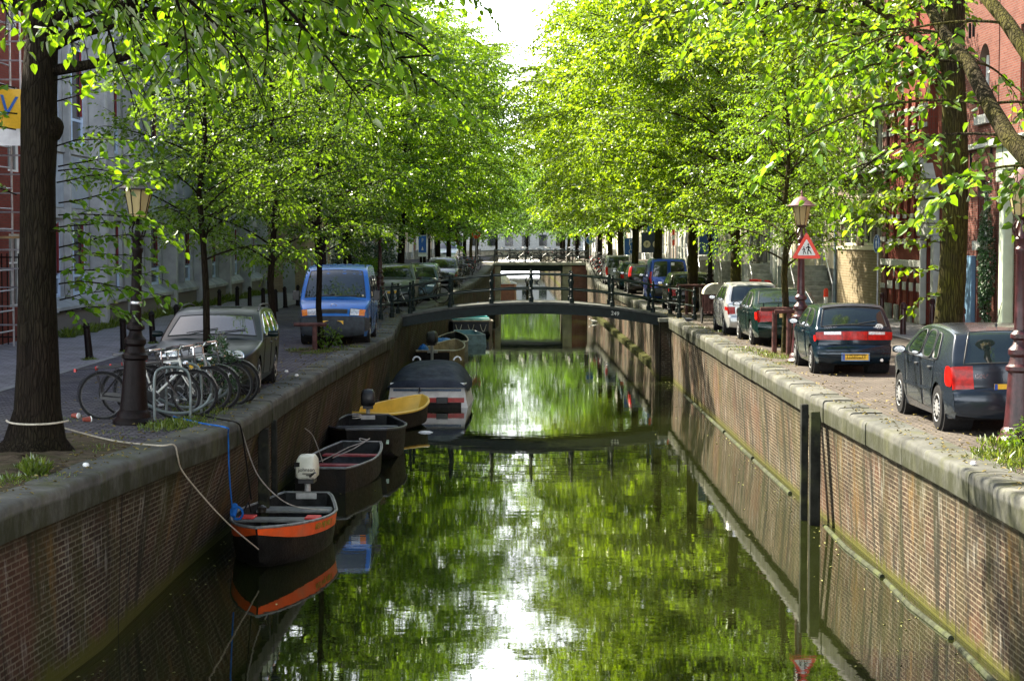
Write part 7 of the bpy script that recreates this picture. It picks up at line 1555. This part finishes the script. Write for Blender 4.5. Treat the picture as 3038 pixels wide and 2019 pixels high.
bush('second dark green shrub further along the left pavement', (-7.9, 112, 0), (.9, 1.2, 1.3), 3500, .12, m_ivy, 8)
bush('third low shrub behind the silver estate on the left pavement', (-7.6, 97, 0), (.9, .9, .8), 2200, .11, m_leafL, 9)
bush('ivy climbing the wall between the blue panel and the portal', (12.45, 48.75, 0.1), (.16, .30, 1.9), 2200, .09, m_ivy, 10, 'ivy', cat='ivy')
bush('small weed tuft at the right picture corner beside the coping', (6.45, 22.9, 0), (.34, .4, .20), 330, .055, m_leafY, 11, 'weed', cat='weed')
rs = np.random.RandomState(12); n_ = 2600; yy = 18 + 50 * rs.uniform(0, 1, n_) ** 1.3; sd = rs.rand(n_) < .5
xx = np.where(sd, [xat(RT, v) + .1 for v in yy] + rs.exponential(.9, n_), [xat(LT, v) - .1 for v in yy] - rs.exponential(.9, n_)); xx = np.clip(xx, -8.8, 10.3)
tag(link_mesh('fallen_leaves', leaves_mesh('fallen_leaves', np.stack([xx, yy, np.full(n_, .045)], 1), np.stack([rs.normal(0, 1, n_), rs.normal(0, 1, n_), rs.normal(0, .08, n_)], 1), np.stack([rs.normal(0, .25, n_), rs.normal(0, .25, n_), np.ones(n_)], 1), rs.uniform(.03, .07, n_), M('dry_leaf', (.20, .16, .05), .8), .5)), 'scattered dry leaves and bits lying on both quays', 'leaves', None, 'stuff')
# bare earth round the two foreground trees
def mound(label, cx, cy, rx, ry, h, seed):
    rs = np.random.RandomState(seed); b = MB(); g = []
    for i in range(9):
        f_ = i / 8; g.append([(cx + rx * f_ * math.cos(a) * (1 + .10 * math.sin(3 * a + seed)), cy + ry * f_ * math.sin(a) * (1 + .1 * math.sin(4 * a)), .006 + h * (1 - f_) ** 1.3 * (1 + rs.normal(0, .12))) for a in np.linspace(0, 2 * math.pi, 33)[:-1]])
    b.grid(list(reversed(g)), 0, None, True); return tag(b.build('soil', m_dirt, smooth=80), label, 'soil', kind='structure')
mound('bare earth patch round the thick left tree', -5.85, 22.0, 1.05, 3.2, .07, 1); mound('earth round the right edge trees', 6.95, 21.6, .9, 2.0, .10, 2); mound('earth under the young right tree', 6.45, 42.6, .8, 1.6, .03, 3); mound('earth under the young left tree', -4.75, 44.4, .55, 1.4, .02, 4)

# ---------------------------------------------------------------- small things
def cup(x, y, rz, lab, m1=m_sred):
    root = thing('paper_cup', lab, 'litter', G(x, y, .04), rz); M_ = Matrix.Rotation(R(90), 3, 'X')
    b = MB(); b.lathe([(.030, -.06), (.042, .05)], (0, 0, 0), 14, 0, M_); b.build('cup_wall', M('cup_red', (.25, .05, .03), .5), root); MB().lathe([(.043, .045), (.045, .06), (.02, .062)], (0, 0, 0), 14, 0, M_).build('lid', m_white, root)
cup(224, 1232, 1.2, 'crumpled red and white paper cup left of the bicycles'); cup(258, 1243, 2.2, 'flattened red carton touching the nearest bicycle wheel')
for x, y, lab, m_ in ((850, 1105, 'small white and red litter on the ledge beside the estate car', m_white), (880, 1117, 'small white can on the coping near the estate car', m_white), (2888, 1380, 'small white pebble-like litter on the right coping', m_white), (255, 1385, 'white scrap lying on the left coping', m_white)):
    b = MB(); b.lathe([(.001, 0), (.035, .01), (.04, .03), (.025, .05), (.001, .055)], n=9); tag(b.build('litter', m_, loc=G(x, y, .035)), lab, 'litter')
tag(heap('plastic_bag', M('bag_white', (.55, .56, .54), .4), None, (0, 0, -.03), (.20, .12, .07), 8), 'white plastic bag floating behind the covered motorboat', 'plastic bag').location = G(1262, 1282, WZ)
tag(heap('ball', M('ball_pale', (.62, .50, .42), .5), None, (0, 0, -.02), (.07, .07, .09), 9), 'small pale ball floating by the black boat', 'ball').location = G(1137, 1342, WZ)
def bird(label, cat, loc, rz, c1, c2, s_=1.0):
    o = thing(cat.replace(' ', '_'), label, cat, loc, rz); b = MB(); pr = [(-.20, .004, .10), (-.14, .035, .095), (-.05, .062, .09), (.04, .060, .10), (.09, .036, .135), (.11, .026, .17), (.135, .030, .195), (.165, .026, .20), (.185, .008, .195), (.21, .003, .19)]
    b.grid([[(x * s_, r * s_ * math.cos(a), (z + r * math.sin(a)) * s_) for a in np.linspace(0, 6.283, 11)[:-1]] for x, r, z in pr], 0, None, True); b.build('body', c1, o, 80)
    w_ = MB()
    for sg in (-1, 1): w_.grid([[(x * s_, sg * y * s_, z * s_) for x, y, z in ((-.18, .012, .11), (-.08, .058, .12), (.03, .064, .12))], [(x * s_, sg * y * s_, z * s_) for x, y, z in ((-.16, .014, .085), (-.08, .070, .085), (.03, .066, .08))]])
    w_.build('wing', c2, o, 60); return o
m_gb = M('pigeon_grey', (.12, .13, .15), .7); m_gd = M('dark_feather', (.03, .03, .035), .7)
bird('grey pigeon standing on the right coping near the footbridge', 'pigeon', G(2040, 957, .03), R(160), m_gb, m_gd); o = bird('white gull swimming under the right part of the footbridge', 'gull', G(1760, 957, WZ) - Vector((0, 0, .05)), R(170), m_white, m_gb, 1.3)
bird('dark duck swimming beyond the footbridge', 'duck', G(1593, 838, WZ) - Vector((0, 0, .05)), R(10), m_gd, m_gb, 1.7); bird('second dark duck swimming beyond the footbridge', 'duck', G(1560, 832, WZ) - Vector((0, 0, .05)), R(80), m_gd, m_gb, 1.7)


# floating leaves and scum along the quay walls
rs = np.random.RandomState(21); n_ = 480; yy = 19 + 60 * rs.uniform(0, 1, n_) ** 1.4; sd = rs.rand(n_) < .5
xx = np.where(sd, [xat(RB, v) - .10 for v in yy] - rs.exponential(.35, n_), [xat(LB, v) + .10 for v in yy] + rs.exponential(.35, n_)); k_ = rs.rand(n_) < .12; xx = np.where(k_, rs.uniform(-3, 4.6, n_), xx)
tag(link_mesh('floating_leaves', leaves_mesh('floating_leaves', np.stack([xx, yy, np.full(n_, WZ + .006)], 1), np.stack([rs.normal(0, 1, n_), rs.normal(0, 1, n_), np.zeros(n_)], 1), np.stack([rs.normal(0, .03, n_), rs.normal(0, .03, n_), np.ones(n_)], 1), rs.uniform(.02, .055, n_), M('wet_leaf', (.22, .22, .08), .6), .6)), 'small leaves and scum floating on the canal beside the walls', 'leaves', None, 'stuff')
